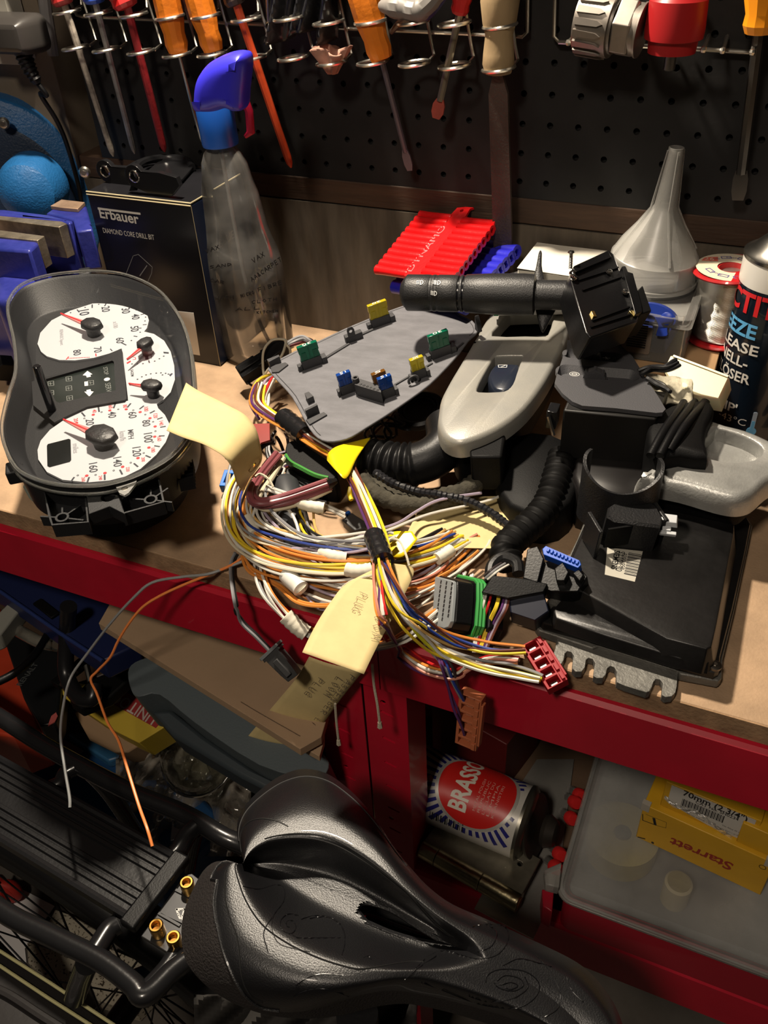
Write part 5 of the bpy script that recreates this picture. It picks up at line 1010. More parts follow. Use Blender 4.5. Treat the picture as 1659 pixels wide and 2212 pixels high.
MB().prism(cy, rrect(-46, 3, 2, 19, 1.5, 2), .1, .3).build('red_panel', mat('can_dark_red', (.26, .015, .02), .4), an, flat=True); ctext('LÖSEMITTEL', -58, 0, 11.5, mat('can_pink', (.6, .38, .36), .5), 4.6); ctext('SMEERMIDDEL', -60, -3, 5, MATS['can_pink'], 4.6)
b = MB().prism(cy, rrect(4, 24, 7.5, 42, 1, 2), .1, .4); b.build('thermometer_tube', mat('thermo_grey', (.30, .38, .48), .4), an, flat=True); MB().prism(cy, circ(5.7, 22.5, 4.2, 16), .1, .4).prism(cy, rrect(4.4, 22, 7.1, 33, .5, 2), .4, .6).build('thermometer_bulb', LB, an, flat=True)
# dark knitted cloth at the right edge
CL = mat('ribbed_cloth', (.045, .032, .024), .95, bump=1.0, bscale=220, stretch=(.3, .3, 5)); b = MB()
def clf(u, v): p = Z(1590 + 260 * u, 700 + 240 * v, 0); return V((50 + 90 * u, 775 - 95 * v, 78 - 62 * v * v + 5 * math.sin(u * 7 + v * 3)))
tag(b.grid(clf, 20, 16).build('ribbed_cloth', CL, solid=2.5, sharp=80), 'dark brown ribbed cloth at the right edge beside the aerosol can', 'cloth')
# yellowed relay cover with stub wires
yr_ = thing('relay_cover', Z(1490, 820, 70), 'yellowed translucent plastic cover with black wires in front of the kraft box', 'cover')
YP = mat('yellowed_plastic', (.58, .53, .34), .4, sss=.25, var=.06); k9 = crop(1159, 480, 3.318)
fy = Fr(Z(1440, 780, 100), Z(1575, 815, 96) - Z(1440, 770, 96), z=(0.0, -.55, .8))
o_ = ccw(outline(fy, [k9(*p) for p in [(965, 950), (1380, 1110), (1310, 1268), (1180, 1245), (1080, 1210), (960, 1150), (905, 1050)]])); dome(MB(), fy, o_, [(0, -20), (0, -1.5), (1.5, 0)]).build('cover_shell', YP, yr_, sharp=40)
MB().ribbon(fy, [fy.hit(*k9(985, 962)), fy.hit(*k9(1370, 1108))], 1.6, 0, 1.2).build('cover_rim', mat('cream_rim', (.75, .68, .42), .3), yr_)
b = MB(); pr = random.Random(3)
def rough_(u, v): p = fy.P(*k9(790 + 330 * u, 1075 + 190 * v + 40 * u), 1.5); return p + V((0, 0, 3 * math.sin(u * 13) * math.sin(v * 7) - 2))
b.grid(rough_, 16, 6).build('residue', mat('pale_residue', (.48, .44, .33), .9, bump=1, bscale=150, var=.4, vscale=90), yr_, solid=3)
wires(yr_, [(*k9(740, 1085), 98), (*k9(830, 1040), 104), (*k9(920, 1040), 110), (*k9(1010, 1005), 112)], ['black'] * 4, 1.6, 3.2, seed=2)
wires(yr_, [(*k9(790, 1110), 98), (*k9(880, 1160), 97), (*k9(965, 1210), 96)], ['black', 'black'], 1.8, 2, seed=5)
wt = thing('bulb_holder', Z(1440, 860, 70), 'white sleeve with nickel ring beside the grey switch panel', 'bulb holder')
MB().cyl(Z(1398, 838, 80), Z(1440, 862, 74), 8.5, 20).build('white_sleeve', WHITEP, wt); a_, b_ = Z(1440, 862, 74), Z(1462, 874, 72)
MB().lathe([(8, 0), (9, 1), (9.5, 5), (8, 9), (9, 10), (8.5, 12)], a_, b_ - a_, 20).build('nickel_ring', mat('nickel', (.50, .45, .34), .25, 1), wt)
# ================================================================ second silver trim at the right edge, black objects
kd = crop(1340, 860, 5.2)
P0 = Z(1400, 1010, 66); fd = Fr(P0, Z(1620, 1060, 66) - P0, z=(.02, -.12, 1))
dt = thing('door_handle_trim', Z(1560, 1040, 10), 'second silver door handle trim with an oval pocket at the right edge', 'door trim')
DO = [(200, 860), (400, 700), (700, 420), (980, 230), (1190, 272), (1420, 330), (1659, 430), (1900, 560), (1960, 680), (1880, 800), (1659, 935), (1520, 1060), (1430, 1105), (1300, 1118), (1100, 1080), (700, 965), (350, 900)]
do = ccw(outline(fd, [kd(*p) for p in DO], 0, 3)); dh = ccw(outline(fd, [kd(*p) for p in [(760, 640), (900, 480), (1030, 365), (1070, 322), (1200, 345), (1400, 415), (1560, 500), (1622, 580), (1600, 650), (1500, 705), (1350, 728), (1200, 728), (1020, 690), (870, 660)]], 0, 2))
SILW = mat('worn_silver_paint', (.34, .34, .325), .33, .4, bump=.25, bscale=500, var=.12, vscale=60)
shell(MB(), fd, do, [dh], [(-1.5, -18), (-1, -12), (.5, -6), (3, -1.6), (6, 0)]).build('trim_shell', SILW, dt, sharp=60)
MB().prism(fd, ccw(shrink(dh, -1)), -15, -13).build('pocket_floor', SILW, dt); MB().prism(fd, shrink(do, 5), -34, -18).build('lower_housing', BLKM, dt, bevel=3)
# black trim pieces over and behind it
def blob(name, px, z0, z1, label, cat, inset=((2, 0),), m=BLKM, k=2, sharp=40, kf=None, tilt=(0, -.1, 1)):
    p0 = Z(*px[0], z1); f = Fr(p0, (1, 0, 0), z=tilt); o_ = ccw(outline(f, px, 0, k)); h = z0 - z1
    o = dome(MB(), f, o_, [(2, h), (0, h + 3), (0, -5), (1.2, -2), (4, 0)]).build(name, m, sharp=sharp); return tag(o, label, cat) if label else o
blob('black_gaiter', [(1405, 905), (1450, 872), (1520, 860), (1545, 880), (1530, 915), (1525, 950), (1530, 985), (1470, 978), (1420, 985), (1400, 950)], 8, 84, 'black rubber gaiter draped behind the second silver trim', 'gaiter', m=BLKM)
wires_par = thing('rubber_sleeve', Z(1440, 930, 60), 'thick black rubber sleeves running down beside the grey switch panel', 'sleeve')
for i, (a, c) in enumerate((((1500, 868), (1425, 985)), ((1478, 870), (1405, 985)), ((1525, 866), (1445, 975)))):
    MB().tube(bend([(*a, 84), ((a[0] + c[0]) / 2 - 5, (a[1] + c[1]) / 2, 86), (*c, 80)]), 3.4, 12).build('sleeve', BLK, wires_par)
blob('lock_housing', [(1240, 990), (1300, 950), (1390, 965), (1420, 1000), (1410, 1060), (1330, 1075), (1250, 1060)], 0, 44, 'smooth black housing between switch panel and steering shroud', 'housing', m=mat('satin_black', (.009, .008, .008), .35))
blob('black_module', [(1075, 960), (1150, 930), (1225, 950), (1250, 1010), (1235, 1080), (1180, 1110), (1100, 1090), (1070, 1030)], 0, 40, 'black plastic module in the dark middle of the pile', 'module')
# corrugated hose running to the connectors
ch = thing('corrugated_hose', Z(1180, 1080, 10), 'ribbed black corrugated hose curving down through the middle of the pile', 'hose')
pts = bend([(1215, 985, 40), (1200, 1040, 36), (1185, 1085, 32), (1160, 1120, 30), (1115, 1160, 28), (1090, 1190, 28), (1100, 1220, 26)], 90); rs = [11 + 1.3 * math.sin(i * 1.4) for i in range(90)]
MB().tube(pts, rs, 18).build('bellows', mat('deep_black_rubber', (.003, .0028, .0028), .6, spec=.15), ch, sharp=60)
# rubber boot with elbow, grommet disc
rb = thing('rubber_boot', Z(860, 1000, 8), 'black rubber bellows boot with elbow below the silver trim', 'boot')
pts = bend([(782, 985, 30), (820, 995, 30), (860, 1003, 31), (900, 1002, 33), (940, 985, 38), (965, 955, 44), (962, 915, 48)], 96)
rs = []
for i in range(96):
    u = i / 95; r = 15.5 + 2.5 * math.sin(u * 2.2); 
    if .06 < u < .46: r += 2.1 * math.sin((u - .06) / .4 * math.pi * 2 * 5.5)
    rs.append(r if u > .03 else 9 + u * 200)
MB().tube(pts, rs, 26).build('boot', RUB, rb, sharp=70)
gd_ = thing('grommet', Z(905, 890, 20), 'round black rubber grommet lying between grey cover and silver trim', 'grommet')
MB().lathe([(0, 0), (20, 0), (23, 4), (23, 9), (20, 11), (17, 10), (16, 6), (0, 5)], Z(910, 898, 24), (-.1, -.25, 1), 40).build('rubber_disc', RUB, gd_, sharp=50); MB().lathe([(14, 5), (15.5, 5), (15.5, 9), (14, 9)], Z(910, 898, 24), (-.1, -.25, 1), 36, ring=True).build('inner_rim', RUB, gd_)
# felt wrapped loom and taped cable
fl2 = thing('felt_wrapped_loom', Z(850, 1070, 10), 'thick dark felt wrapped loom looping under the rubber boot', 'loom')
FELT = mat('fuzzy_felt', (.045, .040, .028), .95, bump=1.0, bscale=350, var=.4, vscale=60)
for k_, dz in ((0, 0), (1, 7)):
    pts = bend([(780, 1025 + 12 * k_, 22 + dz), (805, 1052 + 10 * k_, 20 + dz), (850, 1072 + 12 * k_, 18 + dz), (905, 1080 + 10 * k_, 18 + dz), (970, 1070 + 6 * k_, 20 + dz), (1025, 1045, 24 + dz), (1060, 1010, 30)], 60)
    MB().tube(pts, [7.5 + .7 * math.sin(i * 1.9) + .5 * math.sin(i * .7) for i in range(60)], 12).build('felt_sleeve', FELT, fl2, sharp=70)
bt = thing('taped_cable', Z(1000, 1090, 12), 'black spiral taped cable crossing over the buff tag', 'cable')
pts = bend([(810, 1020, 40), (850, 1045, 38), (900, 1062, 34), (950, 1070, 34), (1010, 1083, 32), (1060, 1108, 30), (1105, 1140, 28), (1150, 1160, 26)], 110)
MB().tube(pts, [3.4 + .35 * ((i * .9) % 3 - 1) for i in range(110)], 10).build('tape_wrap', mat('shiny_tape', (.012, .012, .014), .25, bump=.4, bscale=200), bt, sharp=30)
# dark buff tag under it
km = crop(960, 880, 3.606)
f = Fr(Z(1000, 1150, 16), (1, 0, 0), z=(.05, 0, 1)); o_ = ccw([f.hit(*p) for p in [km(650, 685), km(655, 860), km(600, 890), km(500, 975), km(470, 1100), (960, 1183), (905, 1176), (880, 1150), (900, 1110), km(100, 700)]])
tg = MB().prism(f, o_, -.3, .1).build('manila_tag', mat('manila_card', (0, 0, 0)), None, flat=True); tag(tg, 'buff card tag half buried under the black taped cable', 'tag')
# ================================================================ engine control unit
ke = crop(900, 1000, 2.186)
ALU = mat('cast_aluminium', (.17, .165, .15), .55, .5, bump=.6, bscale=350, var=.2, vscale=50); ECUB = mat('ecu_black', (.0075, .007, .007), .36, spec=.4, bump=.15, bscale=200, var=.6, vscale=14)
eu = thing('engine_control_unit', Z(1390, 1300, 0), 'flat black engine control unit on a toothed cast metal base at bench right', 'control unit')
f = Fr((0, 0, 0), (1, 0, 0), (0, 1, 0))
base = [(560, 775), (590, 700), (640, 610), (700, 480), (760, 360), (800, 250), (1100, 180), (1560, 262), (1585, 300), (1560, 420), (1500, 700), (1445, 930), (1440, 1020), (1425, 1035), (1240, 1000), (1235, 985), (860, 868), (830, 880), (575, 795)]
MB().prism(f, ccw([f.hit(*ke(*p), 8) for p in base]), 2, 9).build('base_plate', ALU, eu, bevel=1)
cov = [(580, 745), (610, 700), (650, 615), (712, 480), (770, 350), (815, 245), (1105, 180), (1555, 265), (1575, 300), (1550, 430), (1490, 700), (1432, 925), (1428, 985), (1405, 998), (1250, 960), (875, 838), (600, 765)]
co = ccw([f.hit(*ke(*p), 14) for p in cov]); dome(MB(), f, co, [(0, 9), (0, 15), (.8, 16), (4, 16.5)]).build('cover_rim', ECUB, eu)
co2 = ccw([f.hit(*ke(*p), 34) for p in [(690, 560), (740, 430), (800, 300), (1120, 205), (1500, 290), (1500, 340), (1465, 520), (1420, 760), (1395, 870), (1370, 880), (1180, 830), (760, 600)]])
dome(MB(), f, co2, [(-5, 15), (0, 33), (.8, 34.2), (3, 34.6)]).build('raised_cover', ECUB, eu, bevel=.6)
co3 = ccw([f.hit(*ke(*p), 24) for p in [(640, 680), (700, 560), (1185, 835), (1395, 900), (1380, 940), (1240, 915), (880, 805), (660, 730)]]); dome(MB(), f, co3, [(-3, 15), (0, 23), (2, 24)]).build('step', ECUB, eu, bevel=.6)
MB().ribbon(f, [f.hit(*ke(*p), 25) for p in ((750, 610), (980, 680), (1190, 760), (1390, 810))], 2.5, 24, 6).build('stiffening_ridge', ECUB, eu, bevel=.5)
b = MB(); p0, p1 = f.hit(*ke(700, 590), 20), f.hit(*ke(640, 690), 20); b.tube([f.at(*p0, 22), f.at(*p1, 20)], 5, 12); b.build('corner_boss', ALU, eu)
for x, y in ((1408, 958), (728, 765)):
    u, v = f.hit(*ke(x, y), 17); MB().lathe([(4.2, 16), (4.4, 18), (3, 18.6), (0, 18.6)], f.at(u, v), f.z, 16).build('cover_screw', DSTEEL, eu); MB().lathe([(1.5, 18.6), (1.5, 19.2)], f.at(u, v), f.z, 6).build('screw_socket', STEEL, eu)
fl_ = [(660, 830), (870, 870), (1235, 990), (1228, 1060), (1222, 1085), (1205, 1102), (1175, 1105), (1158, 1095), (1160, 1070), (1163, 1040), (1150, 1022), (1130, 1020), (1118, 1035), (1110, 1060), (1100, 1078), (1085, 1083), (985, 1052), (945, 1035), (943, 1010), (945, 985), (935, 965), (915, 958), (900, 970), (893, 1000), (880, 1015), (850, 1015), (835, 1005), (838, 970), (843, 945), (832, 925), (812, 920), (800, 930), (795, 965), (780, 985), (750, 985), (735, 970), (737, 935), (742, 910), (732, 892), (712, 888), (700, 900), (695, 930), (685, 948), (662, 950), (650, 935), (648, 895), (655, 875)]
MB().prism(f, ccw([f.hit(*ke(*p), 7) for p in fl_]), 1, 7).build('toothed_flange', ALU, eu, bevel=1)
lf_ = Fr((0, 0, 34.7), (1, 0, 0), (0, 1, 0)); lp = [ke(*p) for p in ((900, 400), (1068, 418), (1030, 562), (888, 528))]; lc = ccw([lf_.hit(*p) for p in lp])
MB().prism(lf_, lc, 0, .2).build('barcode_label', mat('dusty_label', (.42, .40, .34), .6, var=.1), eu, flat=True)
b = MB()
for i in range(16):
    t = i / 16; x = 958 + 26 * 0; a = ke(1005 + 52 * t * 1.0, 440 - 4 * t); 
    y = 425 + 105 * t; p = lf_.hit(*ke(1000 - 22 * (t) + 2, y)); q = lf_.hit(*ke(1062 - 28 * t, y + 12)); b.ribbon(lf_, [p, q], (.5, .9, .4, 1.1)[i % 4], .2, .1)
b.build('barcode', INKB, eu, flat=True)
textpx('SIEMENS', lf_, ke(935, 412), ke(918, 500), INKB, eu, w=.3, bold=.02); textpx('S110130', lf_, ke(955, 415), ke(938, 508), INKB, eu, w=.3); textpx('8200 059', lf_, ke(972, 425), ke(958, 500), INKB, eu, w=.3)
# ================================================================ steering column shroud with white clip
sh = thing('column_shroud', Z(1335, 1140, 35), 'black half round steering column shroud standing on the control unit', 'shroud')
SHM_ = mat('shroud_black', (.010, .010, .011), .42, bump=.35, bscale=700)
c = Z(1330, 1108, 38); top = Z(1330, 1045, 72); axs = V((.10, .12, 1)).normalized(); fr_ = Fr(c, (1, .1, 0), z=axs); b = MB(); n = 40; pr_ = []
Ro, Ri = 29, 26.5
a0_, a1_ = math.radians(-208), math.radians(28)
def swall(u, v, R):
    a = a0_ + (a1_ - a0_) * u; hh = 46 - 16 * math.sin(u * math.pi) ** 2 if True else 0; return fr_.at(R * math.cos(a), R * .8 * math.sin(a), -4 + (hh + 4) * v)
b.grid(lambda u, v: swall(u, v, Ro), n, 6); b.grid(lambda u, v: swall(1 - u, v, Ri), n, 6)
b.grid(lambda u, v: swall(u, 1, Ri + (Ro - Ri) * v), n, 1); b.grid(lambda u, v: swall(u, 0, Ri + (Ro - Ri) * v), n, 1); b.grid(lambda u, v: swall(0, u, Ri + (Ro - Ri) * v), 6, 1); b.grid(lambda u, v: swall(1, u, Ri + (Ro - Ri) * v), 6, 1)
b.build('half_ring', SHM_, sh, sharp=50)
fq = Fr(Z(1345, 1090, 62), Z(1425, 1085, 60) - Z(1322, 1100, 62), z=(0, -.1, 1)); qo = ccw(outline(fq, [ke(*p) for p in [(905, 205), (950, 175), (1100, 175), (1140, 210), (1165, 260), (1150, 300), (935, 270), (900, 250)]]))
dome(MB(), fq, qo, [(0, -32), (0, -2), (1.5, 0)]).build('front_block', SHM_, sh, sharp=30); MB().box(fq, (4, -19, -12), (46, 1.5, 18)).build('recess_panel', BLKM, sh)
MB().box(fq, (-26, -12, -14), (3, 22, 26)).build('side_rib', SHM_, sh, bevel=.6); MB().box(fq, (26, -10, -14), (3, 20, 24)).build('side_rib', SHM_, sh, bevel=.6)
wc = thing('white_fastener', Z(1442, 1138, 50), 'small white plastic clip on the control unit beside the shroud', 'clip'); fc_ = Fr(Z(1444, 1135, 52), (1, .15, 0), z=(0, -.3, 1))
MB().box(fc_, (0, 4, 1), (13, 9, 5), .8).box(fc_, (0, -5, -3), (12, 3, 3)).box(fc_, (-1, 0, -3), (6, 8, 5)).build('clip_body', mat('pale_clip', (.5, .52, .54), .4), wc, bevel=.5)
# ================================================================ grey 24 way connector with green seal
gc_ = thing('multiway_connector', Z(985, 1300, 0), 'grey faced multiway connector with black body and green seal standing on edge', 'connector')
fa = Fr(Z(975, 1300, 26), V(Z(990, 1250, 30) - Z(968, 1345, 4)), z=(-.86, -.50, .35))
kg = crop(460, 1000, 2.765)
fo = ccw(outline(fa, [kg(*p) for p in [(1340, 690), (1345, 680), (1440, 705), (1448, 712), (1447, 800), (1435, 950), (1420, 985), (1395, 993), (1350, 980), (1328, 955), (1325, 920)]]))
GF = mat('connector_grey', (.24, .26, .27), .5); MB().prism(fa, fo, -1, 2).build('grey_face', GF, gc_, bevel=.6)
so_ = shrink(fo, -1.2); MB().prism(fa, so_, -14, -.8).build('body_block', BLK, gc_, bevel=1)
so2 = shrink(fo, -3.2); SEALG = mat('seal_green', (.03, .26, .05), .4)
for k_ in range(3): MB().tube([fa.at(*q, -16 - k_ * 2.6) for q in so2], 1.5, 6, closed=True).build('seal_ring', SEALG, gc_)
MB().prism(fa, shrink(fo, -2.4), -24, -14).build('seal_carrier', BLK, gc_); MB().prism(fa, shrink(fo, -4.6), -36, -24).build('rear_body', BLK, gc_, bevel=1.5)
b = MB()
for r_ in range(9):
    for c_ in range(3):
        if (r_, c_) in ((0, 1),): pass
        x = 1362 + 33 * c_ - 3.2 * r_ ; y = 712 + 6 * c_ + 27 * r_
        if r_ == 8 and c_ != 1: continue
        u, v = fa.hit(*kg(x, y), 2); b.prism(fa, [(u - 1.1, v - 1.3), (u + 1.4, v - 1.3), (u + 1.4, v + 1.1), (u - 1.1, v + 1.1)], 2, 2.15)
tag(b.build('contact_slots', INKB, gc_, flat=True), kind='stuff')
# ================================================================ black connector body with blue insert and its loom
bl = thing('ecu_connector_loom', Z(1150, 1260, 0), 'black lever connector with bright blue insert and short coloured wires by the control unit', 'connector')
fx_ = Fr(Z(1165, 1235, 46), Z(1252, 1225, 46) - Z(1172, 1195, 46), z=(0, -.45, 1))
bo_ = ccw(outline(fx_, [ke(*p) for p in [(595, 410), (610, 396), (770, 465), (778, 485), (765, 500), (745, 495), (600, 437)]])); MB().prism(fx_, bo_, -7, 1.5).build('blue_insert', mat('insert_blue', (.004, .08, .50), .4), bl, bevel=.6)
b = MB()
for i in range(9): u, v = fx_.hit(*ke(622 + 17 * i, 414 + 7.2 * i), 1.5); b.box(fx_, (u, v, 2.1), (1.7, 2.6, 1.4))
tag(b.build('insert_teeth', MATS['insert_blue'], bl, bevel=.2), kind='stuff')
def blk(px, w0, w1, nm='connector_body', m=BLK, bv=.8, fr=fx_): return MB().prism(fr, ccw(outline(fr, [ke(*p) for p in px])), w0, w1).build(nm, m, bl, bevel=bv)
blk([(520, 400), (570, 385), (600, 445), (570, 560), (500, 540)], -22, -2, 'lever'); blk([(560, 470), (640, 430), (780, 490), (805, 520), (760, 590), (640, 590), (560, 560)], -24, -6)
blk([(650, 500), (690, 470), (720, 520), (700, 560), (660, 560)], -6, 1, 'latch'); blk([(735, 520), (765, 500), (790, 530), (770, 560)], -6, 0, 'latch')
fb2 = Fr(Z(1090, 1265, 38), (1, .1, 0), z=(-.1, -.5, 1)); blk([(305, 610), (360, 530), (510, 545), (620, 570), (600, 610), (440, 640)], -14, 0, 'wire_shroud', fr=fb2); blk([(435, 640), (600, 600), (625, 690), (560, 735), (440, 695)], -26, -4, 'wire_shroud', fr=fb2, m=mat('navy_black', (.006, .008, .02), .4))
MB().tube(bend([(1060, 1260, 30), (1062, 1225, 34), (1085, 1205, 36), (1115, 1215, 36), (1120, 1240, 34)]), 4.5, 10).build('hose_end', RUB, bl)
ends = [(285, 880), (295, 880), (305, 875), (315, 880), (325, 875), (290, 870), (310, 880)]
for i, (cc_, sx) in enumerate((('white', 318), ('white', 330), ('red', 352), ('yellow', 385), ('yellow', 392), ('purple', 412), ('lilac', 425), ('brown', 436))):
    x0_, y0_ = ke(sx, 615 + (sx - 318) * .28); x1_, y1_ = ke(268 + i * 8, 895)
    MB().tube(bend([(x0_, y0_, 30), (x0_ - 6, y0_ + 22, 27), ((x0_ + x1_) / 2 - 4 + i * .6, (y0_ + y1_) / 2, 16), (x1_, y1_, 4)]), .95, 6).build('wire', wcol(cc_), bl)
for cc_, (a, m_, c_) in zip(('grey', 'white', 'dark'), (((325, 545), (370, 505), (425, 470)), ((335, 550), (385, 510), (440, 478)), ((318, 535), (360, 498), (410, 465)))):
    MB().tube(bend([(*ke(*a), 34), (*ke(*m_), 40), (*ke(*c_), 34)]), .95, 6).build('wire', wcol(cc_), bl)
# ================================================================ red and brown edge connectors
def ladder(name, label, px, z, cells, m, cat='connector', depth=8, nrm=(0, -.5, 1), par=None):
    """px: four corners, long side first"""
    f = Fr(pt((*px[0], *z)) if isinstance(z, tuple) else Z(*px[0], z), V(pt((*px[1], *z)) - pt((*px[0], *z))) if isinstance(z, tuple) else Z(*px[1], z) - Z(*px[0], z), z=nrm)
    return f
main = thing('dashboard_wiring_loom', Z(700, 1100, 0), 'tangled loom of white orange and yellow wires spilling over the bench edge', 'wiring loom')
RC_ = mat('connector_red', (.30, .006, .012), .5, spec=.3); OC_ = mat('connector_terracotta', (.42, .12, .05), .5)
def combo(name, f, L, W, n, m, lab, cells=None):
    root = bpy.data.objects.new(name, None); COL.objects.link(root); root.parent = main; root.location = f.o * .001 - main.location; root['label'] = lab
    holes = [[(L * (i + .12) / n, W * .14), (L * (i + .88) / n, W * .14), (L * (i + .88) / n, W * .70), (L * (i + .12) / n, W * .70)] for i in range(n)]
    MB().prism(f, [(0, 0), (L, 0), (L, W), (0, W)], -8, 0, holes).build('shell', m, root, bevel=.3); MB().box(f, (L / 2, W / 2, -8.5), (L - 1, W - 1, 1)).build('cavity_floor', m, root)
    b = MB()
    for i in range(n): b.box(f, (L * (i + .5) / n, W * .86, .8), (L / n * .7, W * .16, 1.6))
    b.box(f, (L * .5, W + .8, -3), (L * .8, 1.6, 5)); b.build('locking_rail', m, root, bevel=.2)
    b = MB()
    for i in range(n): b.box(f, (L * (i + .5) / n, W * .42, -5), (L / n * .3, W * .3, 2))
    b.build('contact', CHROME, root); return root
fr1 = Fr(Z(1125, 1395, 8), Z(1183, 1490, 3) - Z(1125, 1395, 8), z=(-.2, -.25, 1)); L1 = (Z(1183, 1490, 3) - Z(1125, 1395, 8)).length
combo('connector', fr1, L1, 15, 5, RC_, 'red ladder shaped connector')
a_, b_ = Y(984, 1600, 372), Y(992, 1498, 380); fr2 = Fr(a_, b_ - a_, z=(-.15, -1, .35)); frz = fr2
combo('connector', Fr(Y(1028, 1608, 372) if False else a_, b_ - a_, z=(-.1, -.85, .5)), (b_ - a_).length, -15 if False else 15, 6, OC_, 'terracotta ladder shaped connector') if False else None
fr2 = Fr(Y(992, 1496, 375), Y(982, 1604, 367) - Y(992, 1496, 375), z=(-.1, -.85, .5)); combo('connector', fr2, (Y(982, 1604, 367) - Y(992, 1496, 375)).length, 17, 6, OC_, 'terracotta ladder shaped connector')
# ================================================================ wires of the loom
k8_ = kg
def W(path, cols, **k):
    return wires(main, path, cols, **k)
def g3(pts, zs): return [(*k8_(x, y), z) if not isinstance(z, tuple) else (*k8_(x, y), None, z[0]) for (x, y), z in zip(pts, zs)]
wc_ = lambda s: {'w': 'white', 'c': 'cream', 'o': 'orange', 't': 'tan', 'g': 'grey', 'k': 'black', 'y': 'yellow', 'b': 'brown', 'r': 'red', 'u': 'blue', 'p': 'purple', 'm': 'maroon', 'l': 'lime', 'i': 'pink', 'v': 'lilac', 'd': 'dark'}[s]
def cols(s): return [wc_(c) for c in s]
# bundle 1: from the panel corner through black tape, yellow tape and the second black tape
B1 = [(562, 832, 40), (556, 870, 42), (590, 900, 42), (635, 925, 44), (680, 955, 44), (735, 990, 46), (768, 1040, 46), (790, 1090, 48), (812, 1150, 54), (825, 1200, 58)]
W(B1, cols('yycobpmwoybr'), r=1.25, spread=6.2, seed=11, wob=.25)
# after the tape: to the red connector
W([(825, 1200, 58), (842, 1240, 56), (875, 1310, 48), (920, 1350, 32), (980, 1385, 16), (1050, 1402, 12), (1135, 1405, 12)], cols('uubtoy'), r=1.05, spread=5.5, seed=12, end=.5)
W([(825, 1200, 57), (840, 1260, 52), (880, 1340, 40), (940, 1400, 12), (1020, 1430, 4), (1100, 1448, 4), (1168, 1468, 7)], cols('ylcygw'), r=1.15, spread=5.5, seed=13, end=.5)
W([(825, 1200, 56), (820, 1270, 50), (828, 1340, 45), (862, 1400, None, 392), (915, 1440, None, 380), (975, 1455, None, 378), (1003, 1445, None, 384), (1060, 1425, 2), (1120, 1430, 6)], cols('ocwpri'), r=1.05, spread=4.6, seed=14, end=.6)
W([(825, 1200, 57), (835, 1250, 53), (885, 1330, 36), (930, 1390, 6), (965, 1435, None, 376), (985, 1475, None, 374), (1000, 1510, None, 376)], cols('uudg'), r=1.0, spread=4, seed=15, end=.5)
W([(830, 1220, 57), (880, 1320, 40), (925, 1385, 8), (955, 1440, None, 372), (975, 1500, None, 371), (990, 1545, None, 369), (1002, 1585, None, 370)], cols('pp'), r=1.0, spread=2.6, seed=16, end=.5)
# big coil
W([(548, 1000, 20), (512, 1060, 20), (504, 1120, 18), (522, 1170, 18), (570, 1205, 20), (640, 1226, 20), (720, 1236, 20), (800, 1232, 20), (870, 1222, 18), (940, 1200, 16), (1000, 1165, 14)], cols('wcyotwgowcyotcoy'), r=1.15, spread=8, seed=21, wob=.35)
W([(560, 1030, 26), (535, 1090, 26), (548, 1140, 26), (600, 1170, 26), (680, 1192, 26), (760, 1200, 26), (850, 1195, 24), (920, 1175, 20), (970, 1150, 18)], cols('otwgkopwcbuotg'), r=1.1, spread=8, seed=22, wob=.5)
W([(575, 1040, 30), (570, 1100, 30), (600, 1140, 30), (655, 1168, 32), (740, 1170, 34), (800, 1160, 40), (850, 1152, 40)], cols('wwgv'), r=1.15, spread=6, seed=23, wob=.8)
W([(650, 1060, 26), (655, 1110, 24), (690, 1160, 22), (760, 1185, 22), (830, 1190, 22)], cols('gykyt'), r=1.1, spread=5, seed=24, wob=.8)
# lower fan to the right
W([(560, 1180, 12), (575, 1215, 10), (640, 1240, 9), (720, 1262, 9), (800, 1270, 9), (880, 1255, 9), (950, 1220, 10), (1010, 1180, 12)], cols('wvwoiwcwvowiwo'), r=1.15, spread=9, seed=25, wob=.5)
W([(850, 1300, 8), (900, 1280, 8), (960, 1240, 8), (1010, 1195, 10), (1035, 1165, 12)], cols('iwowiwoiww'), r=1.1, spread=11, seed=26, wob=.4)
# outermost loop hanging over the edge
W([(566, 1195, 10), (566, 1235, 6), (580, 1280, None, 391), (612, 1325, None, 386), (650, 1358, None, 384), (700, 1385, None, 385), (780, 1402, None, 388), (860, 1385, 3), (930, 1335, 6), (985, 1290, 7), (1010, 1240, 8)], cols('wvwgow'), r=1.15, spread=4.6, seed=27, wob=.4)
W([(528, 1200, 12), (545, 1235, 8), (600, 1265, 2), (640, 1300, None, 388), (690, 1308, None, 388), (740, 1300, None, 394), (800, 1280, 6)], cols('oo'), r=1.2, spread=2.5, seed=28)
W([(640, 1270, 6), (665, 1290, 2), (700, 1308, None, 394), (745, 1312, None, 396), (800, 1300, 4)], cols('vgwo'), r=1.1, spread=4.5, seed=29)
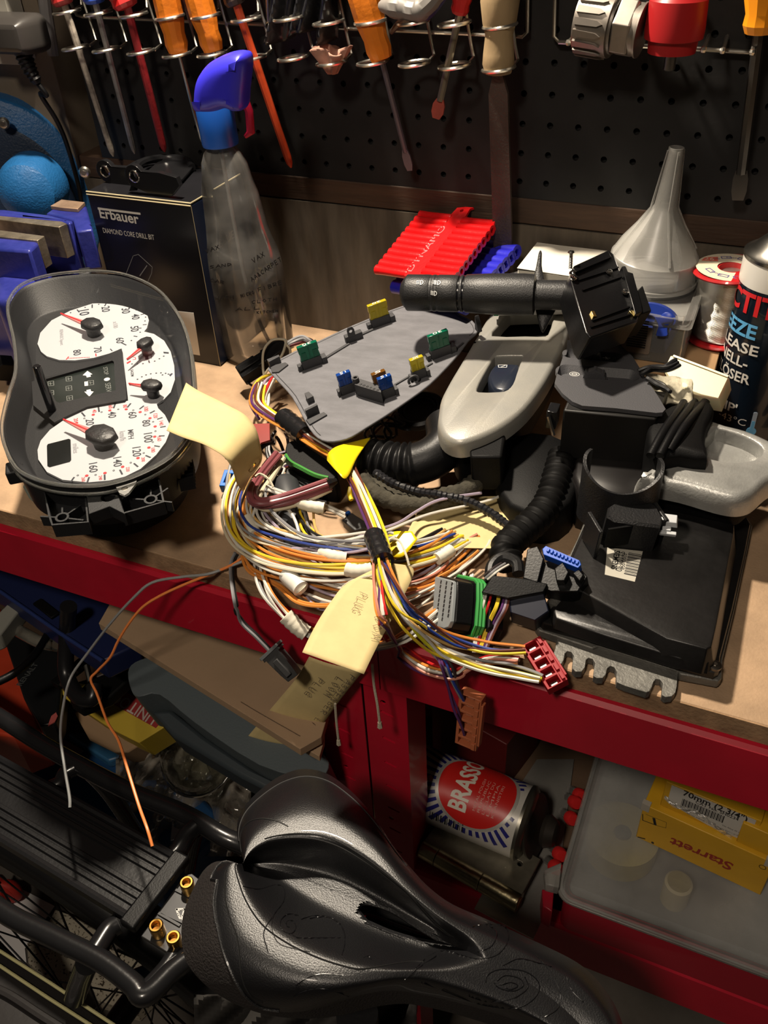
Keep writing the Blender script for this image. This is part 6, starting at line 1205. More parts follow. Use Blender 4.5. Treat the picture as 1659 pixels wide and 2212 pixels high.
# single white wires and string like strands
for i, pth in enumerate(([(570, 1085, 30), (620, 1140, 30), (700, 1172, 32), (780, 1160, 38), (840, 1145, 42), (930, 1110, 34), (1060, 1080, 26), (1110, 1050, 26)], [(630, 1185, 28), (720, 1180, 28), (800, 1150, 36), (860, 1130, 38), (900, 1105, 30), (950, 1080, 34), (1040, 1065, 30)],
                          [(575, 1050, 40), (640, 1072, 36), (700, 1090, 30), (745, 1110, 22)], [(578, 1058, 40), (650, 1082, 34), (705, 1098, 28), (745, 1118, 20)], [(585, 1105, 20), (620, 1100, 30), (640, 1130, 30), (650, 1175, 24)], [(560, 1075, 30), (545, 1120, 28), (540, 1160, 20)])):
    MB().tube(bend(pth), 1.25, 6).build('wire', wcol('white' if i != 1 else 'lilac'), main)
W([(508, 1000, 16), (498, 1060, 10), (500, 1110, 10), (512, 1160, 10)], cols('bgtc'), r=.95, spread=5, seed=31)
W([(650, 995, 24), (600, 1010, 16), (560, 1090, 12), (600, 1150, 10), (700, 1210, 8), (820, 1245, 8), (930, 1215, 8)], cols('kbgpwvot'), r=1.1, spread=9, seed=32, wob=.6)
# thick sleeved wires
def sleeves(paths, c, r=2.6, nm='sleeve'):
    for p in paths: MB().tube(bend(p), r, 10).build(nm, wcol(c), main)
sleeves([[(597, 978, 44), (560, 1025, 42), (541, 1060, 42), (552, 1086, 42), (602, 1082, 42), (712, 1045, 46)], [(605, 984, 42), (570, 1025, 40), (550, 1060, 40), (560, 1080, 40), (606, 1073, 44), (708, 1038, 48)], [(600, 981, 37), (563, 1028, 36), (538, 1070, 37), (560, 1092, 37), (625, 1085, 39), (716, 1052, 42)]], 'maroon', 2.5)
sleeves([[(612, 990, 36), (585, 1035, 34), (563, 1065, 34), (557, 1080, 32)], [(545, 1085, 33), (580, 1100, 33), (650, 1085, 36), (714, 1056, 40)]], 'cream', 2.6)
MB().tube(bend([(618, 985, 30), (590, 1035, 30), (570, 1068, 30)]), 1.6, 8).build('wire', wcol('blue'), main)
MB().tube([Z(708, 1046, 46), Z(728, 1038, 47)], [5, 2], 8).build('tape_tip', BLKG, main)
sleeves([[(560, 870, 30), (545, 850, 26), (560, 820, 30), (600, 805, 26)]], 'yellow', 1.5, 'wire'); sleeves([[(560, 905, 26), (540, 870, 24), (553, 835, 26), (600, 812, 22)]], 'purple', 1.3, 'wire'); sleeves([[(566, 900, 28), (552, 860, 28), (575, 830, 30), (610, 822, 26)]], 'tan', 1.5, 'wire')
W([(575, 880, 38), (572, 845, 34), (598, 812, 30)], cols('wwrwv'), r=1.5, spread=4, seed=35)
# tapes
TPB = mat('black_tape', (.010, .010, .011), .22, bump=.5, bscale=150, coat=.3); TPY = mat('yellow_tape', (.78, .58, .01), .3, bump=.2, bscale=60); TPW = mat('masking_tape', (.70, .66, .54), .6, bump=.3, bscale=200)
def wrap(path, r, m, nm='tape_wrap', squash=.75, lab=None):
    pts = bend(path, 12); b = MB(); rs = [r * (1 + .06 * math.sin(i * 2.3)) for i in range(12)]; b.tube(pts, rs, 14); o = b.build(nm, m, main, sharp=50)
    if lab: o['label'] = lab
    return o
wrap([(612, 903, 43), (640, 925, 44), (660, 942, 44)], 9.5, TPB); wrap([(808, 1158, 54), (818, 1185, 56), (828, 1212, 57)], 7.6, TPB); wrap([(546, 1160, 16), (560, 1175, 18), (566, 1195, 18)], 4.5, TPB)
for px in (((694, 1192, 26), (722, 1202, 27), (748, 1206, 26)), ((748, 1230, 24), (775, 1234, 24), (802, 1230, 24)), ((536, 1120, 26), (545, 1138, 26), (552, 1155, 26)), ((944, 1208, 18), (958, 1200, 18), (975, 1188, 18)), ((635, 1078, 38), (665, 1092, 34), (700, 1098, 32))):
    wrap(px, 4.8 if px[0][0] != 748 else 5.2, TPW)
wrap([(617, 1330, None, 384), (640, 1352, None, 383), (662, 1368, None, 383)], 6.2, TPW)
# yellow flag tape and its second piece
yk = crop(540, 900, 6.38)
def flag(px, zz, m, nm='flag_tape', lab=None, th=.3):
    P = [Z(*p, z) for p, z in zip(px, zz)]; n2 = len(P) // 2; b = MB(); top = smooth(P[:n2], 6); bot = smooth(P[n2:][::-1], 6); b.grid(lambda u, v: top[round(u * (len(top) - 1))].lerp(bot[round(u * (len(bot) - 1))], v), len(top) - 1, 6)
    o = b.build(nm, m, main, solid=th, sharp=80); 
    if lab: o['label'] = lab
    return o
flag([yk(1062, 560), yk(1090, 490), yk(1200, 410), yk(1450, 340), yk(1659, 285), yk(1659, 300), yk(1480, 560), yk(1380, 720), yk(1320, 845), yk(1180, 740), yk(1062, 605)][:5] + [yk(1659, 300), yk(1480, 560), yk(1330, 845), yk(1200, 760), yk(1062, 605)], [52, 56, 56, 52, 46, 46, 50, 54, 56, 52], TPY, lab='yellow flag of tape')
flag([(835, 1175), (845, 1150), (890, 1148), (902, 1165), (870, 1202), (838, 1200)], [30, 34, 36, 34, 30, 28], TPY)
MB().tube(bend([(757, 1052, 44), (755, 1068, 40), (759, 1080, 38)]), 1.8, 6).build('tape_strip', TPY, main)
# white crimp ferrule, connector ends
A_, B2 = Z(618, 1240, 14), Z(650, 1272, 12); MB().lathe([(3, -2), (6.4, 0), (6.6, 4), (6.3, 14), (6, (B2 - A_).length - 3), (6.6, (B2 - A_).length), (3, (B2 - A_).length + 2)], A_, B2 - A_, 20).build('crimp_cap', mat('ferrule_white', (.72, .70, .64), .35), main)
MB().tube([B2, Z(655, 1278, 10)], [5.5, 3.5], 8).build('tape_tip', TPW, main)
# black connector hanging on two wires over the edge
W([(510, 1195, 12), (500, 1225, 4), (506, 1290, None, 378), (520, 1340, None, 376), (555, 1375, None, 374), (588, 1408, None, 374)], cols('gk'), r=1.4, spread=1.8, seed=41, wob=.2)
cA, cB = Y(585, 1404, 374), Y(625, 1448, 370); cxx = (cB - cA).normalized(); fcx = Fr(cA, cxx, z=(.3, -.9, .4)); DG = mat('dark_grey_connector', (.035, .035, .036), .5)
hr = bpy.data.objects.new('connector', None); COL.objects.link(hr); hr.parent = main; hr.location = cA * .001 - main.location; hr['label'] = 'grey black hanging connector'
MB().prism(fcx, [(0, -8), (4, -9), (4, -7), (20, -6), (27, -5), (28, 5), (20, 6), (4, 7), (4, 9), (0, 8)], -5, 5).build('shell', DG, hr, bevel=1); MB().prism(fcx, [(-1, -9.5), (1.6, -9.5), (1.6, 9.5), (-1, 9.5)], -6, 6, [circ(.3, -4, .01, 4)] if False else []).build('front_lip', mat('lip_grey', (.10, .105, .11), .5), hr, bevel=.6)
MB().box(fcx, (16, 0, 6), (16, 5, 3)).build('latch', DG, hr, bevel=.6)
# small connector in the coil, black corrugated bodies inside the tangle
def body(px, z0, z1, nm, m=BLK, lab=None, k=0, tilt=(0, -.2, 1), bv=1):
    f = Fr(Z(*px[0], z1), (1, 0, 0), z=tilt); o = MB().prism(f, ccw(outline(f, px, 0, k)), z0 - z1, 0).build(nm, m, main, bevel=bv)
    if lab: o['label'] = lab
    return o
kz = crop(540, 900, 6.38)
body([kz(1260, 1420), kz(1400, 1320), kz(1600, 1450), kz(1600, 1530), kz(1440, 1570)], 6, 16, 'connector', DG, 'small black connector in the coil'); body([kz(1300, 1320), kz(1360, 1290), kz(1385, 1310), kz(1320, 1350)], 14, 19, 'blue_lock', mat('lock_blue', (.01, .09, .40), .4), bv=.3)
body([kz(500, 380), kz(640, 330), kz(900, 480), kz(1180, 700), kz(1150, 880), kz(900, 830), kz(640, 720), kz(500, 560)], 6, 34, 'connector', BLKM, 'black connector with green seals', k=2)
for i in range(4):
    MB().tube(bend([(*kz(495, 520 + 22 * i), 35.5 - i * 3.5), (*kz(560, 610 + 20 * i), 36 - i * 3.5), (*kz(700, 690 + 18 * i), 36 - i * 3.5), (*kz(900, 790 + 16 * i), 36 - i * 3.5), (*kz(1080, 835 + 14 * i), 35 - i * 3.5)]), 1.1, 6).build('green_seal', mat('seal_pale_green', (.06, .27, .05), .45), main)
body([kz(500, 700), kz(600, 740), kz(900, 850), kz(1050, 900), kz(900, 960), kz(700, 980), kz(470, 830)], 5, 22, 'connector_shell', mat('shell_black', (.012, .013, .014), .4))
MB().lathe([(2, -6), (9, -5), (12, 0), (12.5, 20), (12.5, 56), (11, 66), (4, 68)], Z(615, 1048, 22), Z(645, 1165, 8) - Z(615, 1048, 22), 24).build('rubber_cap', mat('grey_rubber', (.030, .032, .036), .5), main, sharp=50)
body([kz(0, 100), kz(270, 90), kz(275, 320), kz(150, 360), kz(140, 390)], 50, 52, 'red_flag', mat('red_tag_tape', (.22, .015, .01), .4), 'dark red tape flag', bv=.2)
bb = thing('blue_connector', Z(495, 1030, 3), 'small bright blue connector under the left buff tag', 'connector'); f = Fr(Z(492, 1032, 14), (1, .3, 0), z=(0, -.3, 1))
MB().prism(f, [(-6, -9), (6, -9), (7, 9), (-5, 9)], -10, 0, [[(-3, -5), (3, -5), (4, 5), (-2, 5)]]).build('shell', mat('vivid_blue', (.01, .16, .62), .35), bb, bevel=.6)
W([(500, 985, 14), (530, 990, 26), (560, 965, 34), (590, 950, 38)], cols('kkdk'), r=1.6, spread=6, seed=51); W([(590, 940, 22), (600, 1000, 12), (640, 1050, 8), (700, 1080, 8)], cols('kdkkd'), r=1.6, spread=9, seed=52)
W([(870, 905, 30), (840, 930, 22), (820, 960, 18)], cols('kkkd'), r=1.4, spread=10, seed=53, wob=.9)
# tangle under the grey cover and around
W([(850, 860, 20), (810, 920, 14), (800, 960, 12)], cols('kbkg'), r=1.2, spread=10, seed=54); W([(930, 870, 14), (900, 830, 20), (940, 800, 20)], cols('cww'), r=1.6, spread=6, seed=55)
# two thin wires hanging far down to the left
hg = thing('pair_of_thin_wires', Z(500, 1225, 2), 'one grey and one orange thin wire hanging over the bench front to the left', 'wires')
MB().tube(bend([(545, 1205, 10), (500, 1222, 5), (450, 1240, 2), (395, 1246, None, 392), (330, 1258, None, 378), (290, 1290, None, 368), (240, 1345, None, 360), (190, 1410, None, 352), (152, 1465, None, 336), (136, 1530, None, 312), (131, 1590, None, 288), (140, 1660, None, 266), (150, 1720, None, 250), (151, 1744, None, 244)]), 1.15, 7).build('wire', mat('pale_grey_wire', (.30, .31, .31), .4), hg)
MB().tube(bend([(540, 1190, 12), (505, 1218, 6), (460, 1238, 2), (400, 1262, None, 388), (350, 1285, None, 378), (310, 1310, None, 370), (280, 1345, None, 364), (255, 1385, None, 358), (238, 1420, None, 352), (210, 1450, None, 348), (196, 1468, None, 344), (210, 1500, None, 338), (232, 1560, None, 316), (256, 1600, None, 302), (275, 1660, None, 282), (300, 1740, None, 260), (318, 1790, None, 246), (329, 1828, None, 238)]), 1.15, 7).build('wire', mat('bright_orange_wire', (.9, .27, .07), .4), hg)
# connector near the spray bottle with its string loop
ck = thing('two_pin_connector', Z(550, 795, 8), 'black connector tied with white string in front of the spray bottle', 'connector'); q5 = crop(400, 540, 2.765)
A_, B2 = Z(*q5(330, 750), 22), Z(*q5(560, 600), 40); ax = B2 - A_
fcn = Fr(A_, ax, z=(0, -.5, 1)); MB().prism(fcn, [(0, -9), (22, -9), (22, -7), (30, -7), (30, -9), (42, -8), (56, -6), (56, 6), (42, 8), (30, 9), (30, 7), (22, 7), (22, 9), (0, 9)], -8, 6).build('shell', BLK, ck, bevel=1)
MB().box(fcn, (14, 0, 7), (24, 6, 3)).build('latch', BLK, ck, bevel=.6); MB().box(fcn, (46, 9, 0), (12, 6, 10)).build('latch', BLK, ck, bevel=.8); MB().tube([fcn.at(2, -9, -4), fcn.at(6, -16, -10), fcn.at(4, -20, -18)], 1.2, 6).build('broken_tab', BLK, ck)
wires(ck, [(*q5(560, 600), 40), (*q5(640, 550), 44), (*q5(700, 530), 44), (*q5(750, 555), 40), (*q5(790, 600), 30)], ['grey', 'maroon', 'grey', 'maroon', 'dark'], 2.0, 3.4, seed=6)
STR = wcol('string')
for pth in ([(*q5(480, 800), 20), (*q5(465, 700), 32), (*q5(470, 600), 46), (*q5(520, 540), 52), (*q5(590, 535), 52), (*q5(600, 560), 50), (*q5(570, 640), 44), (*q5(490, 720), 34), (*q5(470, 780), 22)], [(*q5(600, 560), 50), (*q5(625, 590), 46), (*q5(628, 630), 38)]):
    MB().tube(bend(pth), 1.3, 6).build('string', STR, ck)
MB().lathe([(5, 0), (8, 2), (8, 20), (4, 22)], Z(*q5(640, 640), 20), (.6, .3, .3), 12).build('wood_plug', mat('pale_wood', (.42, .28, .14), .8), ck)
# ================================================================ centre tags
def card(name, label, corners, m=MANILA, seg=16, sag=3.0, text_lines=(), par_label=None, kind='tag'):
    """corners: list of points (world) tl, tr, br, bl ; optional clipped corners"""
    t = thing(name, corners[0], label, kind); P = [V(c) for c in corners]; n = (P[1] - P[0]).cross(P[3] - P[0]).normalized(); n = n if n.dot(C0 - P[0]) > 0 else -n
    f = Fr(P[0], P[1] - P[0], z=n); return t, f
tA = thing('manila_tag', Z(830, 1250, 25), 'bright buff card tag draped over the wires at the bench edge', 'tag')
cs_ = [(893, 1222, 40), (860, 1265, 33), (838, 1215, 44), (822, 1230, 42)]
top = [Z(893, 1245, 30), Z(850, 1335, 33), Z(815, 1400, 36), Z(786, 1457, 38)]; lft = [Z(752, 1262, 40), Z(715, 1305, 42), Z(682, 1355, 43), Z(653, 1410, 43)]
T_ = smooth([Z(884, 1222, 28)] + top, 5); L_ = smooth([Z(838, 1216, 36)] + lft, 5)
sk_ = None
def cardA(u, v): i = min(len(T_) - 1, round(u * (len(T_) - 1))); p = T_[i].lerp(L_[i], v); return p + V((0, 0, 2 * math.sin(u * 3)))
MB().grid(cardA, len(T_) - 1, 8).build('card', MANILA, tA, solid=.4, sharp=80)
PEN = mat('pencil', (.22, .17, .10), .7); 
fA = Fr(cardA(.45, .5) + V((0, 0, .4)), cardA(.6, .5) - cardA(.3, .5), z=(cardA(.6, .5) - cardA(.3, .5)).cross(cardA(.45, .2) - cardA(.45, .8))); 
if fA.z.dot(C0 - fA.o) < 0: fA = Fr(fA.o, fA.x, z=-fA.z)
b = MB(); kq = kg
for s, a, c_, h in (('PLUG', (875, 770), (820, 890), 11), ('LOOM', (975, 860), (940, 1060), 10)):
    scrawl(b, s, fA, fA.hit(*kq(*a), 1), fA.hit(*kq(*c_), 1), h * .55, .3, 1.2)
b.build('pencil_lettering', PEN, tA, flat=True)
MB().tube(bend([(884, 1222, 42), (876, 1195, 46), (862, 1168, 44), (842, 1166, 44), (838, 1180, 46)]), .9, 6).build('string', STR, tA); MB().tube(bend([(838, 1238, 42), (800, 1244, 40), (760, 1255, 38), (738, 1270, 34)]), .9, 6).build('string', STR, tA)
tB = thing('manila_tag', Y(690, 1460, 360), 'long shaded buff tag with handwriting hanging in front of the bench', 'tag')
MSH = MANILA
Tb = smooth([Y(786, 1448, 391), Y(740, 1505, 390), Y(700, 1560, 388), Y(655, 1618, 386)], 5); Lb = smooth([Y(668, 1418, 390), Y(640, 1465, 387), Y(590, 1525, 383), Y(531, 1596, 378)], 5)
def cardB(u, v): i = min(len(Tb) - 1, round(u * (len(Tb) - 1))); return Tb[i].lerp(Lb[i], v) + V((0, -2 * math.sin(v * 3.1), 0))
MB().grid(cardB, len(Tb) - 1, 8).build('card', MANILA, tB, solid=.4, sharp=80)
nB = (cardB(.7, .5) - cardB(.2, .5)).cross(cardB(.5, .2) - cardB(.5, .8)); nB = nB if nB.dot(C0 - cardB(.5, .5)) > 0 else -nB; fB = Fr(cardB(.5, .5), cardB(.7, .5) - cardB(.2, .5), z=nB); b = MB()
for s, a, c_, h in (('PASSENGER LINE', (820, 1262), (540, 1615), 8), ('LOOM', (738, 1275), (655, 1385), 10), ('PLUG', (630, 1280), (535, 1385), 9)):
    scrawl(b, s, fB, fB.hit(*kq(*a), 2.5), fB.hit(*kq(*c_), 2.5), h * .6, .34, 2.6)
b.build('pen_lettering', mat('biro', (.05, .04, .05), .6), tB, flat=True)
for nm, pth in (('string', [(804, 1435, None, 384), (808, 1480, None, 380), (815, 1520, None, 378), (820, 1560, None, 377)]), ('string', [(724, 1520, None, 384), (727, 1560, None, 384), (731, 1598, None, 384)])):
    MB().tube(bend(pth), 1.1, 6).build(nm, STR, tA if pth[0][0] > 750 else tB); p = pt(pth[-1]); MB().tube([p, p + V((0, 0, -6))], [1.6, 2.2], 6).build('frayed_end', STR, tA if pth[0][0] > 750 else tB)
MB().tube(bend([(504, 985, 20), (492, 1030, 14), (488, 1080, 10), (494, 1130, 6), (500, 1158, 4)]), 1.4, 6).build('string', wcol('grey'), main)
MB().tube(bend([(551, 1030, 50), (562, 1024, 50), (580, 1035, 48), (590, 1052, 44)]), 1.1, 6).build('string', STR, lt)
# ================================================================ lower shelf, right bay
ks = crop(860, 1500, 2.076)
SHZ = -336
# galvanised sheet
gs = Fr((0, 0, SHZ + 3), (1, 0, 0), (0, 1, 0)); o_ = ccw([gs.hit(*p) for p in [(1025, 1962), (1042, 1930), (1100, 1840), (1120, 1700), (1160, 1640), (1240, 1640), (1215, 1830), (1190, 1945), (1152, 2028)]])
gh = [circ(*gs.hit(1076, 1936), 4, 12), circ(*gs.hit(1168, 1808), 4.5, 12)]
sm = MB().prism(gs, o_, -1.5, 0, gh).build('metal_sheet', mat('galvanised', (.42, .41, .38), .38, .7, var=.12, vscale=25, bump=.1), None, flat=True); tag(sm, 'grey galvanised metal sheet under the metal polish can on the lower shelf', 'metal sheet')
# metal polish tin lying down
kb = crop(880, 1620, 4.608)
yA = 455
e0 = Z(965, 1710, SHZ + 40); e1 = Z(1130, 1776, SHZ + 40); ax = (e1 - e0).normalized(); R = 35
# axis from cap end (hidden, left) to base end (right)
ax = V((ax.x, ax.y, 0)).normalized(); c1 = e1 + ax * 2; Lc = 118; c0_ = c1 - ax * Lc; c0_.z = c1.z = SHZ + 5 + R
tn = thing('metal_polish_tin', c0_, 'round tin with red disc and blue rays lying on its side on the lower shelf', 'tin')
TW = mat('tin_white', (.52, .50, .46), .35, .1, coat=.2); TNAVY = mat('tin_navy', (.02, .02, .16), .35); TRED = mat('tin_red', (.50, .015, .012), .35)
MB().lathe([(R, 0), (R, Lc)], c0_, ax, 48).build('tin_body', TW, tn); MB().lathe([(R - 6, Lc + 6), (R - 2, Lc + 4), (R + 1.2, Lc + 1), (R + 1.2, Lc - 2), (R, Lc - 2)], c0_, ax, 48).build('base_rim', mat('dark_tin_rim', (.20, .19, .16), .35, .9), tn)
MB().lathe([(R + 1, -1), (R + 1, 1.5), (R - 3, -3), (12, -8), (12, -20), (0, -20)][::-1], c0_, ax, 40).build('shoulder', mat('dark_cap', (.03, .012, .01), .4), tn)
zero = V((0, 0, 1)) * 1.0 + (C0 - c0_).normalized() * .5
cyl_ = Cyl(c0_, ax, zero, R + .25)
rc = Lc * .60; RR = 37
b = MB()
for k_ in range(40):
    a = 2 * math.pi * k_ / 40; a2 = a + math.pi / 40; r0_, r1_ = RR + 3.5, 74
    q = []
    for rr, aa in ((r0_, a), (r0_, a2)): q.append((rr * math.sin(aa), rc + rr * math.cos(aa)))
    for i in range(1, 9):
        pass
    segs = [(r0_ + (r1_ - r0_) * i / 9) for i in range(10)]
    for s0, s1 in zip(segs, segs[1:]):
        P4 = [(s0 * math.sin(a), rc + s0 * math.cos(a)), (s1 * math.sin(a), rc + s1 * math.cos(a)), (s1 * math.sin(a2), rc + s1 * math.cos(a2)), (s0 * math.sin(a2), rc + s0 * math.cos(a2))]
        if all(3 < v < Lc - 5 and abs(u) < 48 for u, v in P4): b.add([cyl_.at(u, v, .1) for u, v in P4], [(0, 1, 2, 3)])
b.build('blue_rays', TNAVY, tn, flat=True)
def disc(r, w, m, nm, r0=0):
    b = MB(); n = 48; rings = [r0 + (r - r0) * i / 8 for i in range(9)]
    for i in range(8):
        for k_ in range(n):
            a, a2 = 2 * math.pi * k_ / n, 2 * math.pi * (k_ + 1) / n; q = [(rings[i], a), (rings[i + 1], a), (rings[i + 1], a2), (rings[i], a2)]
            b.add([cyl_.at(x * math.sin(t), rc + x * math.cos(t), w) for x, t in q], [(0, 1, 2, 3)])
    b.build(nm, m, tn, sharp=60)
disc(RR + 3, .3, mat('tin_silver', (.42, .40, .37), .4, .3), 'silver_ring'); disc(RR, .5, TRED, 'red_disc')
class Sw:                                                                # swaps axes so lettering runs round the tin
    def __init__(s, c, flip=1): s.c = c; s.f = flip
    def at(s, u, v, w=0): return s.c.at(-v * s.f, u, w) if s.f == 1 else s.c.at(v, -u, w)
sw_ = Sw(cyl_); LTW = mat('tin_lettering', (.62, .58, .50), .45)
text('BRASSO', Cyl(c0_, ax, zero, R + .25), (-27, rc - 12), (30, rc - 12), LTW, tn, w=.75, bold=.03, h=15, fine=True) if False else None
def ring_text(s, u0, u1, v, h, m=LTW, **k):
    class Q:
        at = staticmethod(lambda a, c, w=0: cyl_.at(a, c, w))
    text(s, Q, (u0, v), (u1, v), m, tn, w=.75, h=h, fine=True, **k)
ring_text('BRASSO', 22, -32, rc - 8, 15, bold=.03) if False else None
def axial(s, v0, v1, u, h, m=LTW, w=.75, **k):
    class Q:
        at = staticmethod(lambda a, c, ww=0: cyl_.at(-c, a, ww) if sgn < 0 else cyl_.at(c, a, ww))
    text(s, Q, (v0, u), (v1, u), m, tn, w=w, h=h, fine=True, **k)
# word written around the tin (reading across the axis)
class RT:
    at = staticmethod(lambda a, c, w=0: cyl_.at(rt_s * a, rc + rt_s2 * c, w))
test = cyl_.at(10, rc, 0) - cyl_.at(0, rc, 0); rt_s = 1 if test.dot(V((.3, 1, 0.2))) > 0 else -1; rt_s2 = -1
text('BRASSO', RT, (-25, 4), (34, 4), LTW, tn, w=.8, bold=.03, h=17, fine=True)
for i, s in enumerate(('METAL POLISH', 'REPUBLIC', "L'ECLAT DU", 'LIMPIA', 'KYANISTIRI')): text(s, RT, (-20, -5 - 4.6 * i), (12, -5 - 4.6 * i), mat('tin_pink', (.6, .28, .24), .5), tn, w=.8, h=2.6, fine=True)
b = MB()
for i in range(16): v = 34 + i * 2.2; b.add([cyl_.at(u, vv, .4) for u, vv in ((rt_s * -46, v), (rt_s * -37, v), (rt_s * -37, v + (.6, 1.1, .5, 1.4)[i % 4]), (rt_s * -46, v + (.6, 1.1, .5, 1.4)[i % 4]))], [(0, 1, 2, 3)])
b.build('barcode', INKB, tn, flat=True)
lid = thing('round_metal_lid', e1 + V((28, 10, -30)), 'dark round metal lid propped against the base of the polish tin', 'lid')
MB().lathe([(0, 0), (26, 0), (30, 1), (31, 4), (29, 5), (20, 4), (0, 4)], c1 + ax * 5 + V((2, 2, -2)), V((ax.x, ax.y, .25)), 36).build('lid_disc', mat('rusty_dark', (.045, .038, .032), .5, .6, var=.3), lid); MB().lathe([(14, 0), (16, 4), (12, 12), (8, 14)], c1 + ax * 10 + V((8, 0, 0)), V((ax.x, ax.y, .1)), 24).build('lid_spout', MATS['rusty_dark'], lid)
# brass hinge
BRH = mat('tarnished_brass', (.42, .36, .22), .28, 1, var=.3, vscale=30, bump=.25, bscale=250); GRH = mat('hinge_leaf', (.24, .22, .17), .42, .8, var=.25, vscale=40)
hz = SHZ + 16; H0 = Z(912, 1832, hz); H1 = Z(1122, 1950, hz); hax = (H1 - H0).normalized(); hg_ = thing('door_hinge', H0, 'tarnished brass door hinge lying in front of the polish tin', 'hinge')
L = (H1 - H0).length
MB().lathe([(9.5, 0), (9.5, L * .17 - .6)], H0, hax, 24).build('knuckle', BRH, hg_, bevel=.5); MB().lathe([(9.5, L * .17), (9.5, L * .62)], H0, hax, 24).build('knuckle', BRH, hg_, bevel=.5); MB().lathe([(9.5, L * .62 + .6), (9.5, L)], H0, hax, 24).build('knuckle', BRH, hg_, bevel=.5)
MB().lathe([(5, L), (5.5, L + 1), (0, L + 1.4)], H0, hax, 16).build('pin', mat('rust_pin', (.18, .06, .02), .8), hg_)
hf = Fr(H0, hax, z=(0, 0, 1)); sgn_ = 1 if hf.y.y > 0 else -1
MB().prism(hf, ccw([(0, 0), (L, 0), (L, sgn_ * 44), (12, sgn_ * 44), (2, sgn_ * 34)]), 5.5, 8.5, [circ(L * t, sgn_ * 30, 2.6, 10) for t in (.16, .5, .86)]).build('leaf', GRH, hg_, bevel=.4)
MB().prism(hf, ccw([(4, 0), (L - 2, 0), (L - 2, sgn_ * 40), (8, sgn_ * 40)]), -12, -9).build('leaf', GRH, hg_, bevel=.4)
# coiled ribbed hose behind
cr_ = thing('ribbed_hose', Y(1110, 1640, 560), 'dim ribbed metal hose coil standing at the back of the lower shelf', 'hose')
c = Y(1110, 1640, 600); b = MB(); b.lathe([(38 + (2.5 if i % 2 else 0), -60 + i * 4) for i in range(26)], V((c.x, c.y, c.z)), (0, .1, 1), 36); b.build('ribbed_wall', mat('dark_ribbed', (.06, .04, .035), .35, .6), cr_, sharp=60); MB().lathe([(20, 0), (30, 4), (34, 12), (0, 16)], V((c.x, c.y, c.z + 36)), (0, 0, 1), 28).build('cap', mat('dusty_clear_cap', (.12, .10, .09), .4), cr_)
# dark red box and dark clutter behind the tin
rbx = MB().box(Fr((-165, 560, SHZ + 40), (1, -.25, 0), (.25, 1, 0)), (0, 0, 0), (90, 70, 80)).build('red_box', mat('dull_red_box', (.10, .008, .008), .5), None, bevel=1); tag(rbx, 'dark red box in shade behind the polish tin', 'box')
gt = thing('gas_torch_nozzle', (-208, 490, SHZ + 10), 'small dark fitting with orange and silver tips left of the tin', 'fitting'); tp = Z(938, 1700, SHZ + 60)
MB().lathe([(7, 0), (9, 4), (9, 26), (6, 30), (6, 44)], tp + V((0, 0, -40)), (.2, .1, 1), 16).build('nozzle_body', mat('dark_fitting', (.03, .02, .018), .4), gt); MB().sphere(tp + V((-4, 2, 8)), 6, 12).build('orange_knob', mat('orange_knob', (.5, .12, .03), .4), gt); MB().tube([tp + V((-2, -8, -6)), tp + V((2, -9, -22))], 3, 8).build('silver_tip', CHROME, gt)
# red tube caps on a strip left of the organiser
for i, (px, py) in enumerate(((1248, 1715), (1238, 1730), (1230, 1765), (1205, 1842), (1196, 1870))):
    p = Z(px, py, SHZ + 22); d = V((.5, -.5, .5)).normalized(); t = thing('tube_cap', p, ['top one of the red caps beside the organiser box', 'second red cap from the back beside the organiser box', 'middle red cap beside the organiser box', 'red cap next to the lowest one beside the organiser box', 'lowest red cap just above the organiser latch'][i], 'cap', 'red caps beside the organiser')
    MB().lathe([(3, -3), (6.5, 0), (7, 6), (5.5, 9), (0, 9.6)], p, d, 14).build('cap_body', mat('bright_cap_red', (.55, .02, .02), .35), t); MB().tube([p - d * 2, p - d * 16], 4, 8).build('clear_neck', CLR2, t)
# ================================================================ red organiser with translucent lid
lz = -262; fl0 = Fr((0, 0, lz), (1, 0, 0), (0, 1, 0)); A_ = Z(1215, 1905, lz); og = thing('red_organiser_box', (A_.x + 120, A_.y + 70, SHZ), 'large red organiser box with a milky lid on the lower shelf', 'organiser')
ox0, oy0 = A_.x - 2, A_.y - 6; ox1, oy1 = ox0 + 420, oy0 + 196
REDB = mat('organiser_red', (.34, .008, .022), .4, coat=.2); LIDM = film_mat('milky_lid', (.50, .50, .48), .22, .46, 10)
ro = rrect(ox0 + 4, oy0 + 4, ox1, oy1, 10, 5); fb0 = Fr((0, 0, 0), (1, 0, 0), (0, 1, 0))
MB().prism(fb0, ro, SHZ + 3, lz - 16, [rrect(ox0 + 7, oy0 + 7, ox1 - 3, oy1 - 3, 8, 4)]).prism(fb0, ro, SHZ + 2, SHZ + 4).build('box_body', REDB, og, bevel=.8)
b = MB(); dome(b, fb0, rrect(ox0, oy0, ox1, oy1 + 2, 14, 6), [(.5, lz - 22), (-1, lz - 20), (-1, lz - 14), (1.5, lz - 12), (3, lz - 3), (6, lz)]); b.build('lid', LIDM, og, sharp=40)
MB().prism(fb0, rrect(ox0 - 2.6, oy0 - 2.6, ox1 + 2, oy1 + 4, 15, 6), lz - 17, lz - 14.5, [rrect(ox0 + 1, oy0 + 1, ox1 - 1, oy1, 12, 5)]).build('lid_rim', CLR, og, bevel=.5)
